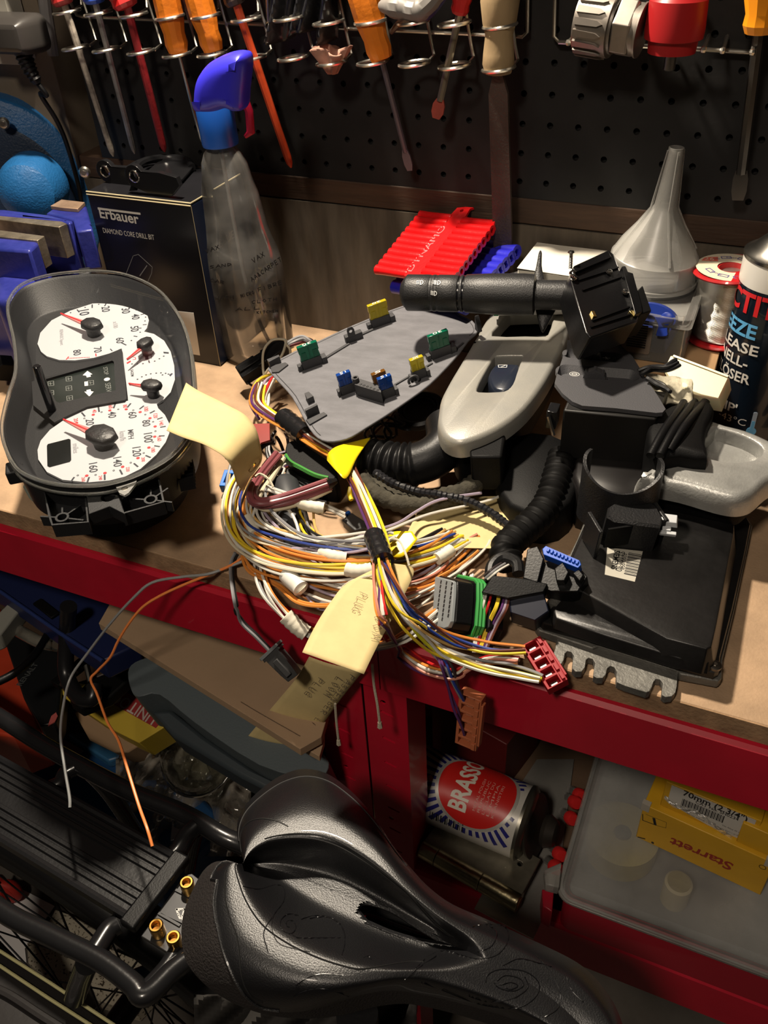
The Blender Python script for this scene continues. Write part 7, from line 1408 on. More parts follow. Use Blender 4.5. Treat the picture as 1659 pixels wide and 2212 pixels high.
la = Z(1186, 1890, lz - 10); MB().prism(fb0, ccw([fb0.hit(*p, lz - 12) for p in ((1174, 1886), (1212, 1870), (1206, 1925), (1178, 1918))]), lz - 18, lz - 6).build('clear_latch', CLR, og, bevel=1); MB().prism(fb0, ccw([fb0.hit(*p, lz - 30) for p in ((1170, 1925), (1196, 1930), (1192, 1975), (1172, 1962))]), lz - 56, lz - 26).build('red_latch', REDB, og, bevel=1)
ty = thing('tape_reel', (ox0 + 75, oy0 + 60, SHZ + 5), 'yellowish round reel seen through the milky organiser lid', 'reel'); YLW = mat('dull_yellow', (.50, .42, .16), .6, var=.15)
tc_ = Z(1345, 1800, lz - 26); MB().lathe([(8, -26), (33, -26), (33, 0), (27, 2), (8, 1)], tc_, (0, 0, 1), 40, ring=True).build('reel_body', YLW, ty); MB().lathe([(2, 2), (7, 2), (7, 3), (2, 3)], tc_, (0, 0, 1), 20).build('dark_hub', mat('dark_green_grey', (.08, .09, .07), .6), ty)
t2 = thing('yellow_cap', (ox0 + 120, oy0 + 30, SHZ + 5), 'small pale yellow cap seen through the milky organiser lid', 'cap'); p2 = Z(1467, 1905, lz - 22); MB().lathe([(0, -30), (12, -30), (12, -2), (10, 0), (0, 0)], p2, (0, 0, 1), 24).build('cap_body', mat('pale_yellow', (.55, .48, .28), .6), t2)  # small round cap under the milky lid
b = MB().box(fb0, ((ox0 + ox1) / 2, (oy0 + oy1) / 2, lz - 58), (400, 180, 2)); b.build('grey_liner', mat('grey_liner', (.13, .13, .13), .7), og)
# yellow boxes on the lid
YB = mat('carton_yellow', (.58, .32, .015), .45, var=.05, vscale=30, bump=.1); kst = crop(1350, 1640, 5.369); OTR = mat('print_dark_red', (.28, .02, .01), .5)
fz0 = Fr((0, 0, lz + 1.5), (1, 0, 0), (0, 1, 0)); a = fz0.hit(*kst(125, 900)); c = fz0.hit(*kst(1570, 1580)); ex = V((c[0] - a[0], c[1] - a[1])); Lx = ex.length; ex.normalize()
hbx = (Y(*kst(200, 520), a[1]).z - (lz + 1.5)); yb = thing('yellow_tool_carton', (a[0], a[1], lz), 'long yellow tool carton with upside down red lettering on the organiser lid', 'carton')
f0_ = Fr((a[0], a[1], lz + 1.5), (ex.x, ex.y, 0), z=(0, 0, 1)); MB().box(f0_, (Lx / 2, 42, hbx / 2), (Lx, 84, hbx)).build('carton_body', YB, yb, bevel=.8)
fs = Fr(f0_.at(0, -.1, 0), f0_.x, z=-f0_.y)
textpx('Starrett', Fr(fs.o, fs.x, z=fs.z), kst(1262, 1218), kst(528, 905), OTR, yb, bold=.025, shear=.15, hs=.95)
b = MB(); P = lambda x, y: fs.hit(*kst(x, y), .2); b.ribbon(fs, [P(205, 640), P(205, 710), P(340, 760), P(345, 700)], .7, 0); b.ribbon(fs, [P(335, 690), P(350, 760)], 2.4, 0); b.ribbon(fs, [P(240, 640), P(480, 735), P(475, 800), P(345, 765)], .25, 0); b.ribbon(fs, [P(150, 905), P(230, 925)], 1.2, 0)
u, v = P(320, 970); b.prism(fs, circ(u, v, 1.3, 10), 0, .2); u, v = P(1595, 1255); b.ribbon(fs, circ(u, v, 2.6, 12) + circ(u, v, 2.6, 12)[:1], .5, 0); tag(b.build('small_print', INKB, yb, flat=True), kind='stuff')
b = MB(); b.box(f0_, (2, 2, hbx - 3), (7, 5, 9)).box(f0_, (Lx - 3, 2, hbx - 3), (7, 5, 9)); b.build('worn_corner', mat('worn_card', (.36, .33, .28), .8), yb)
f3 = f0_.sub(12, 7, hbx + .3, .02); W2 = 76; y2 = thing('labelled_carton', f3.o, 'smaller yellow carton with torn white barcode label stacked on the long one', 'carton')
MB().box(f3, (W2 / 2, 22, 17), (W2, 46, 34)).build('carton_body', YB, y2, bevel=.8); MB().box(f0_, (Lx - 16, 34, hbx + 14), (30, 60, 27)).build('flap_carton', YB, y2, bevel=.8)
fl3 = Fr(f3.at(0, -1.2, 0), f3.x, z=-f3.y); LBM = mat('label_paper', (.50, .48, .44), .6); MB().prism(fl3, [(5, 9), (40, 1.5), (W2 - 4, 1), (W2 - 4, 33), (5, 33)], 0, .3).build('white_label', LBM, y2, flat=True); FILM = film_mat('torn_tape', (.6, .58, .52), .15, .35, 60)
MB().grid(lambda u, v: fl3.at(2 + 58 * u, 13 - 12 * u + 6 * v - 3 * math.sin(u * 9), .5 + 2 * math.sin(u * 11 + v * 5) ** 2), 20, 4).build('torn_tape', FILM, y2, sharp=80)
f4 = Fr(fl3.at(0, 0, .35), fl3.x, z=fl3.z); b = MB()
for i in range(30): b.ribbon(f4, [(16 + i * 1.15, 13), (16 + i * 1.15, 22)], (.3, .7, .45, .9)[(i * 7) % 4], .1)
b.build('barcode', INKB, y2, flat=True)
text('70mm (2.3/4")', f4, (15, 27), (W2 - 10, 27), INKB, y2, bold=.02, hs=1.1); text('CAT No. SH0234', f4, (26, 23.5), (W2 - 16, 23.5), INKB, y2, bold=.01, hs=1.1)
text('Tile Alloy 35 of A10', f4, (50, 9), (W2 - 7, 9), INKB, y2); text('Starrett, Jedburgh, Scotland. Quality System to ISO 9001', f4, (22, 5), (W2 - 6, 4), INKB, y2)
# ================================================================ under the bench, left bay
kl = crop(0, 1100, 2.9625); km2 = crop(0, 1330, 3.95)
KR = mat('kraft_flat', (.36, .245, .15), .8, bump=.2, bscale=150, var=.08); KRE = mat('kraft_edge', (.48, .38, .26), .9)
def slab(name, label, cat, px, z0, z1, m, par=None, k=0, bevel=.8, tilt=(0, 0, 1), kf=None, parent=None, build='body', flat=False):
    f = Fr(Z(*px[0], z1), (1, 0, 0), z=tilt); o_ = ccw(outline(f, px, 0, k)); t = parent or thing(name, f.o + V((0, 0, z0 - z1)), label, cat)
    MB().prism(f, o_, z0 - z1, 0).build(build, m, t, bevel=bevel, flat=flat); return t, f
# navy crate directly under the beam
t, f = slab('navy_crate', 'dark navy plastic crate pushed under the left end of the bench', 'crate', [(-120, 1190), (-60, 1245), (0, 1277), (130, 1368), (222, 1428), (300, 1390), (300, 1320), (0, 1190)], -178, -152, mat('navy_plastic', (.010, .016, .062), .4), bevel=2)
MB().tube([Z(-60, 1245, -150), Z(0, 1277, -150), Z(130, 1368, -150), Z(222, 1428, -150)], 2, 8).build('crate_rim', mat('navy_rim', (.02, .035, .13), .3), t)
MB().box(Fr(Z(100, 1315, -150), (1, -.3, 0), (.3, 1, 0)), (0, 0, 0), (34, 10, 3)).build('crate_slot', BLKM, t, bevel=1)
# flat cardboard box
cbp = [(213, 1346), (245, 1295), (560, 1370), (760, 1450), (696, 1560), (690, 1632), (640, 1615)]
t, f = slab('flat_cardboard_box', 'flattened cardboard box sticking out under the bench beam', 'box', [(213, 1346), (245, 1290), (560, 1350), (690, 1400), (712, 1530), (694, 1592), (648, 1618), (560, 1562)], -137, -128, KR, bevel=.5)
f5 = Fr(Z(213, 1346, -141), (1, 0, 0), z=(0, 0, 1)); MB().prism(f5, ccw(outline(f5, [(255, 1372), (330, 1330), (700, 1450), (700, 1600), (690, 1634), (640, 1606), (480, 1495)])), -7, 0).build('lower_flap', KR, t, bevel=.5)
b = MB(); b.tube([Z(262, 1372, -139), Z(478, 1494, -139)], 1.0, 5); b.build('corrugated_edge', KRE, t); b = MB(); b.tube([Z(520, 1516, -127.6), Z(560, 1540, -127.6), Z(648, 1590, -127.6)], .35, 4); b.build('crease', mat('crease_dark', (.12, .08, .05), .9), t)
# grey plastic case below the cardboard
t, f = slab('grey_plastic_case', 'grey blue moulded plastic case under the flat cardboard box', 'case', [(276, 1452), (292, 1430), (335, 1418), (372, 1432), (480, 1500), (600, 1570), (700, 1630), (705, 1668), (672, 1680), (560, 1652), (420, 1560), (345, 1500), (300, 1505), (284, 1492)], -232, -166, mat('slate_case', (.085, .105, .115), .45, bump=.2, bscale=500), k=3, bevel=4, tilt=(0, -.25, 1))
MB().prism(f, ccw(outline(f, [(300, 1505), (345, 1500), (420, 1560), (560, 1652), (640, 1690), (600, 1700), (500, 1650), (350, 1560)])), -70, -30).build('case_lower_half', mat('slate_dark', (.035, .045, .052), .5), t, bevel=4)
# yellow and red printed box
YBX = mat('box_yellow', (.48, .34, .03), .5, var=.08); RBX = mat('box_red', (.26, .02, .02), .45)
t, f = slab('yellow_red_box', 'yellow box with a red band of upside down white letters below the grey case', 'box', [(118, 1493), (140, 1475), (250, 1490), (380, 1545), (365, 1565), (300, 1605), (240, 1575)], -292, -252, YBX, tilt=(0, -.35, 1))
MB().prism(f, ccw(outline(f, [km2(900, 610), km2(960, 585), km2(1430, 850), km2(1330, 960), km2(920, 730)])), 0, .5).build('red_band', RBX, t, flat=True)
textpx('UNITOOL', Fr(f.o, f.x, z=f.z), km2(1350, 850), km2(940, 618), mat('band_letters', (.42, .36, .32), .5), t, bold=.01, hs=1.1, w=.7)
MB().prism(f, ccw(outline(f, [km2(470, 630), km2(545, 555), km2(740, 590), km2(700, 650), km2(740, 790), km2(600, 720)])), 0, 1).build('flap', mat('flap_yellow', (.55, .42, .06), .5), t, bevel=.2)
# small kraft box in front of it
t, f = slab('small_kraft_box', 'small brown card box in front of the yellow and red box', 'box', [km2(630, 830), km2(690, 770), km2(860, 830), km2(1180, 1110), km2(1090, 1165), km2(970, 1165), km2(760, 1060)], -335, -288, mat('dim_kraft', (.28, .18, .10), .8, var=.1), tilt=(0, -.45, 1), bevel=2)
# bright blue tub
t, f = slab('blue_tub', 'bright blue plastic tub lid at the bottom behind the bike rack', 'tub', [(30, 1600), (170, 1580), (260, 1610), (420, 1700), (470, 1800), (330, 1880), (150, 1800), (60, 1700)], -560, -400, mat('tub_blue', (.018, .075, .20), .35, var=.2, vscale=6), k=2, bevel=4)
MB().prism(f, ccw(outline(f, [(150, 1600), (235, 1590), (300, 1640), (240, 1660)])), 0, 14).build('raised_panel', mat('tub_light_blue', (.04, .15, .30), .35), t, bevel=3)
t, f = slab('pink_sheet', 'faded pink paper sheet lying on the blue tub behind the rack', 'paper', [(0, 1555), (40, 1545), (180, 1620), (150, 1650), (0, 1620)], -396, -394, mat('faded_pink', (.22, .14, .13), .8), bevel=0)
# black case with orange red cover at the far left
t, f = slab('orange_red_case', 'orange red plastic cover at the far left under the bench', 'case', [(-80, 1330), (0, 1310), (60, 1480), (85, 1568), (-40, 1580), (-100, 1450)], -330, -262, mat('orange_red', (.48, .05, .02), .35, var=.2), k=2, bevel=4)
t, f = slab('black_book_case', 'black flat case with faint grey lettering beside the orange red cover', 'case', [km2(20, 160), km2(110, 80), km2(560, 330), km2(520, 640), km2(500, 850), km2(470, 920), km2(340, 940), km2(200, 700)], -276, -246, mat('case_black', (.008, .009, .010), .35), bevel=2)
textpx('RENALT', Fr(f.o, f.x, z=f.z), km2(180, 600), km2(330, 410), mat('faint_letters', (.06, .065, .065), .5), t, w=.3, bold=.02)
MB().prism(f, ccw(outline(f, [km2(480, 830), km2(495, 860), km2(470, 910), km2(410, 945), km2(440, 860)])), 0, 1).build('pink_print', mat('pink_print', (.45, .10, .09), .5), t, flat=True)
t, f = slab('white_plastic_strip', 'whitish plastic strip sticking up at the left edge under the beam', 'strip', [(-20, 1340), (30, 1290), (50, 1308), (0, 1372), (-20, 1380)], -190, -170, mat('dirty_white', (.26, .26, .23), .6), bevel=2)
# hoses and cables
hs = MB().tube(bend([(10, 1345, -190), (50, 1368, -190), (90, 1388, -190), (140, 1396, -190), (172, 1380, -188), (181, 1345, -186), (176, 1330, -184)]), 6.5, 14).build('clear_hose', film_mat('hose_clear', (.25, .24, .2), .12, .35, 30, 1.6)); tag(hs, 'clear plastic hose bent round the black tube under the bench', 'hose')
cbv = MB().tube(bend([(-20, 1480, -170), (30, 1455, -170), (70, 1420, -172), (95, 1385, -176), (112, 1350, -180)]), 4, 12).build('black_cable', BLK); tag(cbv, 'black cable running up from the left edge under the bench', 'cable')
tb_ = MB().tube(bend([(148, 1310, -120), (145, 1370, -160), (142, 1440, -190), (152, 1480, -200), (175, 1508, -200), (200, 1508, -196), (205, 1480, -190)]), 8, 16).build('lock_shackle', mat('lock_rubber', (.010, .010, .011), .3)); tag(tb_, 'thick black U shaped lock shackle hanging below the navy crate', 'lock')
cl_ = thing('bar_clamp', Z(195, 1440, -220), 'dark clamp with ratchet teeth and steel screw beside the yellow box', 'clamp')
MB().box(Fr(Z(170, 1440, -215), (.2, 1, 0), z=(0, 0, 1)), (0, 0, 0), (60, 12, 8)).build('clamp_bar', BLKM, cl_, bevel=.6); b = MB(); fc5 = Fr(Z(170, 1440, -211), (.2, 1, 0), z=(0, 0, 1))
for i in range(9): b.box(fc5, (-26 + i * 6.5, -5, 1.5), (3, 3, 3), .3)
tag(b.build('ratchet_teeth', DSTEEL, cl_), kind='stuff'); MB().tube([Z(187, 1438, -206), Z(198, 1485, -214)], 3, 8).build('clamp_screw', STEEL, cl_); MB().prism(Fr(Z(200, 1480, -206), (1, 0, 0), (0, 1, 0)), [(-10, -24), (8, -28), (26, -6), (30, 20), (40, 28), (24, 34), (4, 20), (-8, 4)], -14, 0).build('clamp_jaw', BLKM, cl_, bevel=2)
tw = thing('pruning_saw_frame', Z(260, 1440, -230), 'dark brown bent strip behind the orange wire', 'strip'); MB().tube(bend([(205, 1470, -224), (240, 1455, -222), (275, 1455, -222), (330, 1470, -224)]), 5, 8).build('strip_body', mat('dark_brown_strip', (.05, .03, .02), .6), tw)
lb_ = MB().tube(bend([(230, 1480, -248), (250, 1475, -246), (265, 1462, -246), (268, 1448, -246)]), 3, 8).build('yellow_loop', mat('loop_yellow', (.5, .33, .06), .5)); tag(lb_, 'yellow loop of cord above the yellow and red box', 'cord')
# plastic bag, clear glass dome
BAGM = film_mat('crumpled_clear_bag', (.42, .38, .32), .12, .5, 40, 1.8); bgm = MB()
def bagf2(u, v):
    X = 250 + 290 * u + 30 * v * math.sin(3 * u); Yv = 1560 + 290 * v - 70 * math.sin(u * 3.1) * (1 - v); return Z(X, Yv, -330 - 90 * v + 16 * math.sin(u * 13 + v * 5) + 9 * math.sin(u * 29 + v * 17) + 6 * math.sin(v * 31 - u * 11))
bg = bgm.grid(bagf2, 70, 60).build('clear_bag', BAGM, None, sharp=80); tag(bg, 'crumpled clear plastic bag hanging below the grey case', 'bag')
bgm = MB(); bg = bgm.grid(lambda u, v: Z(330 + 70 * u + 60 * v * u - 40 * (1 - u) * v, 1545 + 140 * v, -285 - 80 * v + 10 * math.sin(u * 12) + 4 * math.sin(v * 19 + u * 23)), 30, 30).build('bag_neck', BAGM, bg, sharp=80)
gd = thing('glass_dome', Z(430, 1640, -400), 'round clear glass lens resting in the plastic bag', 'glass'); gc2 = Z(430, 1630, -330); MB().lathe([(44, 0), (43, 6), (38, 14), (28, 22), (12, 27), (0, 28)], gc2, (0, -.5, 1), 40).build('glass_body', lens_mat('lens_glass', .03, (.85, .86, .82), 3.0), gd, sharp=60); MB().tube([Fr(gc2, (1, 0, 0), z=(0, -.5, 1)).at(44 * math.cos(a), 44 * math.sin(a)) for a in [k * .2094 for k in range(30)]], 1.6, 6, closed=True).build('glass_rim', mat('rim_bright', (.6, .6, .55), .15, 1), gd)
# dark grey backdrop tub under the bench so the pile stands on something
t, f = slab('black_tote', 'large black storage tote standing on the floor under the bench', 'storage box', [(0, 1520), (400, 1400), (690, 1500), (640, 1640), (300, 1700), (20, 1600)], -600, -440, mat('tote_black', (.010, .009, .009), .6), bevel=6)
# ================================================================ bicycle: rear rack and saddle
kr = crop(0, 1600, 2.9625)
BPT = mat('satin_black_paint', (.010, .010, .011), .26, coat=.3, bump=.1, bscale=200); ALB = mat('black_anodised', (.008, .008, .009), .34, 0, spec=.5, bump=.15, bscale=300)
bk = thing('bicycle', (-300, 230, -950), 'black bicycle seen from above with tubular rear rack, leather saddle and spoked wheel', 'bicycle')
rz = -200
rack_ = bpy.data.objects.new('rear_rack', None); COL.objects.link(rack_); rack_.parent = bk; rack_.location = V((-380, 230, rz)) * .001 - bk.location
pz2 = Fr((0, 0, rz + 6), (1, 0, 0), (0, 1, 0))
def rp(x, y, w=0): return pz2.hit(*kr(x, y), w)
# ridged platform: profile across, extruded along
a0 = V(rp(-420, -140)); a1 = V(rp(1150, 735)); b0 = V(rp(-420, 395)); b1 = V(rp(830, 1160))
ex = ((a1 - a0).normalized() + (b1 - b0).normalized()).normalized(); nx = V((-ex.y, ex.x)); 
wA = (a1 - b1).dot(nx); fpl = Fr((b1.x, b1.y, rz + 6), (nx.x, nx.y, 0), (0, 0, 1))
Wd = abs(wA); sg = 1 if wA > 0 else -1
prof = [(0, -8), (0, 2), (2.5, 3), (5, 2), (6, 0)]
def ridge(c, n_): 
    o = []
    for i in range(n_): o += [(c + i * 6 - 2.4, 0), (c + i * 6 - 1.4, 2.2), (c + i * 6 + 1.4, 2.2), (c + i * 6 + 2.4, 0)]
    return o
prof += ridge(Wd * .20, 3) + ridge(Wd * .66, 3) + [(Wd - 6, 0), (Wd - 5, 2), (Wd - 2.5, 3), (Wd, 2), (Wd, -8), (Wd - 2, -8), (Wd - 2, -2), (2, -2), (2, -8)]
fpr = Fr(V((b1.x, b1.y, rz + 6)), V((nx.x, nx.y, 0)) * sg, (0, 0, 1)); Lp = 480
b = MB(); dr = 1 if fpr.z.dot(V((ex.x, ex.y, 0))) < 0 else -1
b.prism(fpr, [(u, v) for u, v in prof], 0 if dr > 0 else -Lp, Lp if dr > 0 else 0); b.build('platform', ALB, rack_, sharp=30)
MB().box(Fr(pz2.at(*rp(1000, 960), 0), (nx.x, nx.y, 0), (ex.x, ex.y, 0)), (0, 0, -1), (Wd + 6, 15, 9)).build('end_bar', BLK, rack_, bevel=2)
# front bracket plate with gold bolts
bp = ccw([rp(*p, -8) for p in [(900, 1250), (1110, 1380), (1300, 1300), (1420, 1000), (1230, 850), (1180, 860)]]); MB().prism(pz2, bp, -12, -8).build('bracket_plate', mat('grey_anodised', (.06, .06, .062), .3, .6), rack_, bevel=.6)
b = MB(); 
for a, c in (((1020, 1110), (1150, 1185)), ((1040, 1105), (1170, 1165)), ((1130, 960), (1210, 1000))): b.ribbon(pz2, [rp(*a, -8), rp(*c, -8)], 2, -8, 1.5)
b.build('plate_ridges', mat('grey_anodised', (0, 0, 0)), rack_)
b = MB(); f6 = Fr(pz2.at(0, 0, -7.8), pz2.x, z=pz2.z); q = [rp(1130, 1080, -8), rp(1180, 1078, -8), rp(1160, 1160, -8)]; b.ribbon(f6, q + q[:1], 1.6, 0); u, v = rp(1160, 1103, -8); b.ribbon(f6, circ(u, v, 2.6, 10) + circ(u, v, 2.6, 10)[:1], 1, .1); b.build('triangle_logo', mat('logo_white', (.6, .6, .58), .5), rack_, flat=True)
GOLD = mat('gold_bolt', (.62, .36, .08), .25, 1)
for x, y in ((1200, 925), (1005, 1200), (1115, 1275)):
    u, v = rp(x, y, 0); c = pz2.at(u, v, 0); hb = MB().lathe([(3.5, -8), (5.6, -7), (5.6, 4), (4.8, 5), (3.6, 5), (3.5, -1)], c, (0, 0, 1), 20, ring=True).build('gold_bolt', GOLD, rack_); MB().lathe([(3.7, -2), (3.7, 0)], c, (0, 0, 1), 6).build('hex_socket', mat('socket_orange', (.40, .16, .02), .5, .6), hb, flat=True)
def tubez(path, r, nm='rack_tube', m=BPT, par=None): return MB().tube(bend([(*kr(x, y), z) for x, y, z in path]), r, 16).build(nm, m, par or rack_)
tubez([(-420, -420, rz), (0, -150, rz), (350, 70, rz), (800, 310, rz), (1180, 470, rz), (1420, 610, rz), (1590, 690, rz - 8), (1640, 790, rz - 30)], 8)
tubez([(-420, 1020 - 280, rz), (0, 1080, rz), (350, 1260, rz), (650, 1410, rz), (850, 1560, rz), (905, 1630, rz), (980, 1600, rz), (1100, 1480, rz), (1200, 1400, rz)], 8)
tubez([(880, 1640, rz - 2), (960, 1560, rz - 2), (1060, 1450, rz - 2), (1140, 1330, rz - 2)], 6)
tubez([(330, 300, rz - 4), (390, 270, rz - 3), (420, 210, rz - 2), (500, 165, rz)], 7, 'strut'); tubez([(1110, 740, rz - 4), (1150, 690, rz - 4), (1200, 600, rz - 2), (1260, 540, rz)], 8, 'strut')
tubez([(590, 1385, rz - 2), (640, 1300, rz - 3), (700, 1210, rz - 4), (760, 1170, rz - 4)], 8, 'strut')
tubez([(560, 180, rz - 5), (700, 330, rz - 60), (880, 600, rz - 140)], 8, 'stay'); tubez([(1270, 580, rz - 5), (1240, 700, rz - 60), (1215, 830, rz - 120)], 5, 'stay'); tubez([(560, 1420, rz - 8), (520, 1520, rz - 60), (480, 1640, rz - 110)], 9, 'stay')
tubez([(0, -50, rz - 180), (130, 100, rz - 200), (260, 300, rz - 220)], 12, 'stay')
b = MB(); u, v = rp(1160, 510, -6); b.prism(pz2, ccw([rp(*p, -6) for p in ((1100, 520), (1200, 470), (1250, 540), (1180, 620), (1090, 640))]), -9, -6, [circ(*rp(1155, 520, -6), 6, 14)]); b.build('strut_bracket', BPT, rack_, bevel=.5)
# rear wheel under the rack: dark mudguard, rim and spokes
whl = bpy.data.objects.new('rear_wheel', None); COL.objects.link(whl); whl.parent = bk; whl.location = V((-480, 200, -600)) * .001 - bk.location
TYR = mat('tyre_black', (.008, .008, .008), .6, bump=.5, bscale=120); pc_ = Z(*kr(300, 960), -235); dirx = V((ex.x, ex.y, 0)); ctr = pc_ - dirx * 40 + V((0, 22, -345))
side_n = V((nx.x, nx.y, 0)); fw2 = Fr(ctr, dirx, (0, 0, 1))
pts = [fw2.at(330 * math.cos(a), 330 * math.sin(a)) for a in [k * 2 * math.pi / 72 for k in range(72)]]; MB().tube(pts, 20, 14, closed=True).build('tyre', TYR, whl)
pts = [fw2.at(303 * math.cos(a), 303 * math.sin(a)) for a in [k * 2 * math.pi / 72 for k in range(72)]]; MB().tube(pts, 10, 8, closed=True).build('rim', ALB, whl)
MB().lathe([(8, -60), (26, -34), (26, -30), (14, -28), (14, 28), (26, 30), (26, 34), (8, 60)], ctr, side_n, 20).build('hub', ALB, whl)
for i in range(32):
    a = 2 * math.pi * i / 32; s = 1 if i % 2 else -1; off = .9 * (1 if (i // 2) % 2 else -1)
    MB().tube([ctr + side_n * 31 * s + fw2.x * 24 * math.cos(a + off) + fw2.y * 24 * math.sin(a + off), fw2.at(298 * math.cos(a), 298 * math.sin(a))], 1.1, 5).build('spoke', BLK, whl)
pts = [fw2.at(356 * math.cos(a), 356 * math.sin(a)) for a in [math.radians(20 + k * 3) for k in range(46)]]
b = MB(); nP = len(pts)
def mg(u, v): i = u * (nP - 1); p = pts[int(i)]; w_ = (v - .5) * 2; rad = (p - ctr).normalized(); return p + side_n * w_ * 19 - rad * 12 * w_ * w_
b.grid(mg, nP - 1, 8).build('mudguard', mat('mudguard_black', (.009, .009, .010), .35), whl, solid=1.5)
# dark bag with two pale piping lines at the bottom left
tube_m = mat('pannier_black', (.012, .010, .010), .6, bump=.3, bscale=100); pn2 = thing('black_pannier', Z(60, 2180, -330), 'black bag with two pale yellow piping lines at the bottom left corner', 'bag')
fpn = Fr((0, 0, -330), (1, 0, 0), (0, 1, 0)); o_ = ccw([fpn.hit(*kr(*p)) for p in [(-300, 1150), (0, 1325), (430, 1590), (760, 1830), (900, 2050), (300, 2300), (-300, 2100)]]); dome(MB(), fpn, o_, [(3, -90), (0, -80), (0, -6), (2, -1.5), (5, 0)]).build('bag_body', tube_m, pn2)
PIP = mat('pale_piping', (.62, .58, .30), .4); 
for pth in ([(-200, 1225), (0, 1345), (330, 1555), (720, 1812), (860, 1910)], [(-200, 1325), (0, 1440), (300, 1640), (570, 1812), (740, 1920)]): MB().tube([Z(*kr(*p), -328.5) for p in pth], 1.5, 8).build('piping', PIP, pn2)
MB().tube(bend([(*kr(-100, 1560), -329), (*kr(60, 1630), -328), (*kr(260, 1760), -328), (*kr(420, 1860), -329)]), 4, 8).build('seam_roll', tube_m, pn2)
# floor items
pw = MB().prism(Fr((0, 0, -948), (1, 0, 0), (0, 1, 0)), ccw([WORLD.hit(*kr(*p), -948) for p in [(-200, 900), (-60, 820), (120, 940), (350, 1060), (160, 1330), (170, 1420), (-250, 1250)]]), -1, 1).build('white_sheet', mat('floor_paper', (.80, .79, .78), .7), None, flat=True); tag(pw, 'white sheet of paper on the floor under the bike wheel', 'paper')
SPK = mat('speckled_board', (.50, .44, .34), .8, var=.0, col2=(.46, .42, .33), vscale=20, bump=.3); nt = SPK.node_tree; p_ = nt.nodes['Principled BSDF']
vn = nt.nodes.new('ShaderNodeTexNoise'); vn.inputs['Scale'].default_value = 240; tcn = nt.nodes.new('ShaderNodeTexCoord'); nt.links.new(tcn.outputs['Object'], vn.inputs['Vector']); rr_ = nt.nodes.new('ShaderNodeValToRGB'); rr_.color_ramp.elements[0].position = .34; rr_.color_ramp.elements[1].position = .42; rr_.color_ramp.elements[0].color = (.05, .035, .02, 1); rr_.color_ramp.elements[1].color = (.50, .45, .35, 1); nt.links.new(vn.outputs['Fac'], rr_.inputs[0]); nt.links.new(rr_.outputs[0], p_.inputs['Base Color'])
def fb_(px, z0, z1, nm, lab, m, cat): 
    o_ = ccw([WORLD.hit(*kr(*p), z1) for p in px]); o = MB().prism(WORLD, o_, z0, z1).build(nm, m, None, bevel=2); tag(o, lab, cat)
fb_([(350, 1080), (490, 1130), (700, 1260), (640, 1430), (520, 1420), (250, 1290)], -949, -925, 'speckled_block', 'speckled cream block on the floor nearest the white sheet', SPK, 'block')
fb_([(170, 1290), (250, 1280), (560, 1420), (520, 1600), (380, 1600), (180, 1420)], -949, -920, 'speckled_block', 'speckled cream block with rounded end below the first one', SPK, 'block')
fb_([(700, 1330), (960, 1440), (1040, 1560), (870, 1740), (620, 1660), (560, 1500)], -949, -915, 'speckled_block', 'largest speckled cream block on the floor under the rack bend', SPK, 'block')
rg_ = MB(); rc_ = Z(*kr(20, 970), -915); rg_.grid(lambda u, v: rc_ + V(((25 + 8 * math.sin(u * 25)) * math.cos(u * 6.283) * math.sin(v * 2.6 + .2), (25 + 7 * math.sin(u * 19)) * math.sin(u * 6.283) * math.sin(v * 2.6 + .2), 30 * math.cos(v * 2.6 + .2))), 40, 12); tag(rg_.build('red_cloth', mat('red_cloth', (.5, .03, .02), .6, bump=.4), None, sharp=80), 'crumpled red cloth on the floor at the left edge', 'cloth')
# ---------------------------------------------------------------- saddle
sdl = bpy.data.objects.new('saddle', None); COL.objects.link(sdl); sdl.parent = bk; sdl.location = V((-130, 230, -100)) * .001 - bk.location; sdl['label'] = 'black leather saddle with embossed scrolls'
def P2(l, k=10): return smooth([V((x, y, 0)) for x, y in l], k)
FA = resample(P2([(530, 1862), (516, 1825), (512, 1785), (526, 1745), (560, 1708), (605, 1676), (655, 1661), (706, 1671), (753, 1704), (790, 1742), (822, 1785), (850, 1828), (885, 1872), (925, 1915), (975, 1952), (1050, 1985), (1149, 2030), (1245, 2078), (1293, 2121), (1330, 2175), (1350, 2235), (1355, 2300)]), 121)
FB = resample(P2([(508, 1868), (470, 1860), (440, 1880), (415, 1925), (396, 1975), (392, 2030), (404, 2080), (440, 2122), (490, 2155), (561, 2180), (640, 2186), (710, 2172), (780, 2150), (850, 2140), (930, 2152), (1010, 2172), (1090, 2196), (1160, 2226), (1230, 2270), (1290, 2315), (1330, 2330)]), 121)
FM = resample(P2([(520, 1866), (560, 1872), (620, 1886), (690, 1913), (760, 1942), (830, 1972), (900, 2004), (970, 2038), (1040, 2068), (1095, 2096), (1150, 2128), (1210, 2172), (1265, 2225), (1310, 2275), (1345, 2318)]), 121)
def s01(x): x = max(0, min(1, x)); return x * x * (3 - 2 * x)
def hgt_(u, q):
    """q: 0 at the outer edge, 1 at the centre line"""
    base = -62 - 26 * s01((u - .35) / .65); edge = -26 * (1 - min(1, q / .42)) ** 2.2 * (1 - .2 * u); chan = -24 * s01((q - .52) / .36) * (1 - s01((u - .47) / .13)); crown = 3 * math.sin(min(1, q) * 3.14)
    return base + edge + chan + crown
def sp(u, side, q):
    i = min(119.999, u * 120); j = int(i); f = i - j; E = (FA if side > 0 else FB); e = E[j].lerp(E[j + 1], f); m = FM[j].lerp(FM[j + 1], f); p = e.lerp(m, q); return p.x, p.y
def S3(u, side, q, dz=0): x, y = sp(u, side, q); return Z(x, y, hgt_(u, q) + dz)
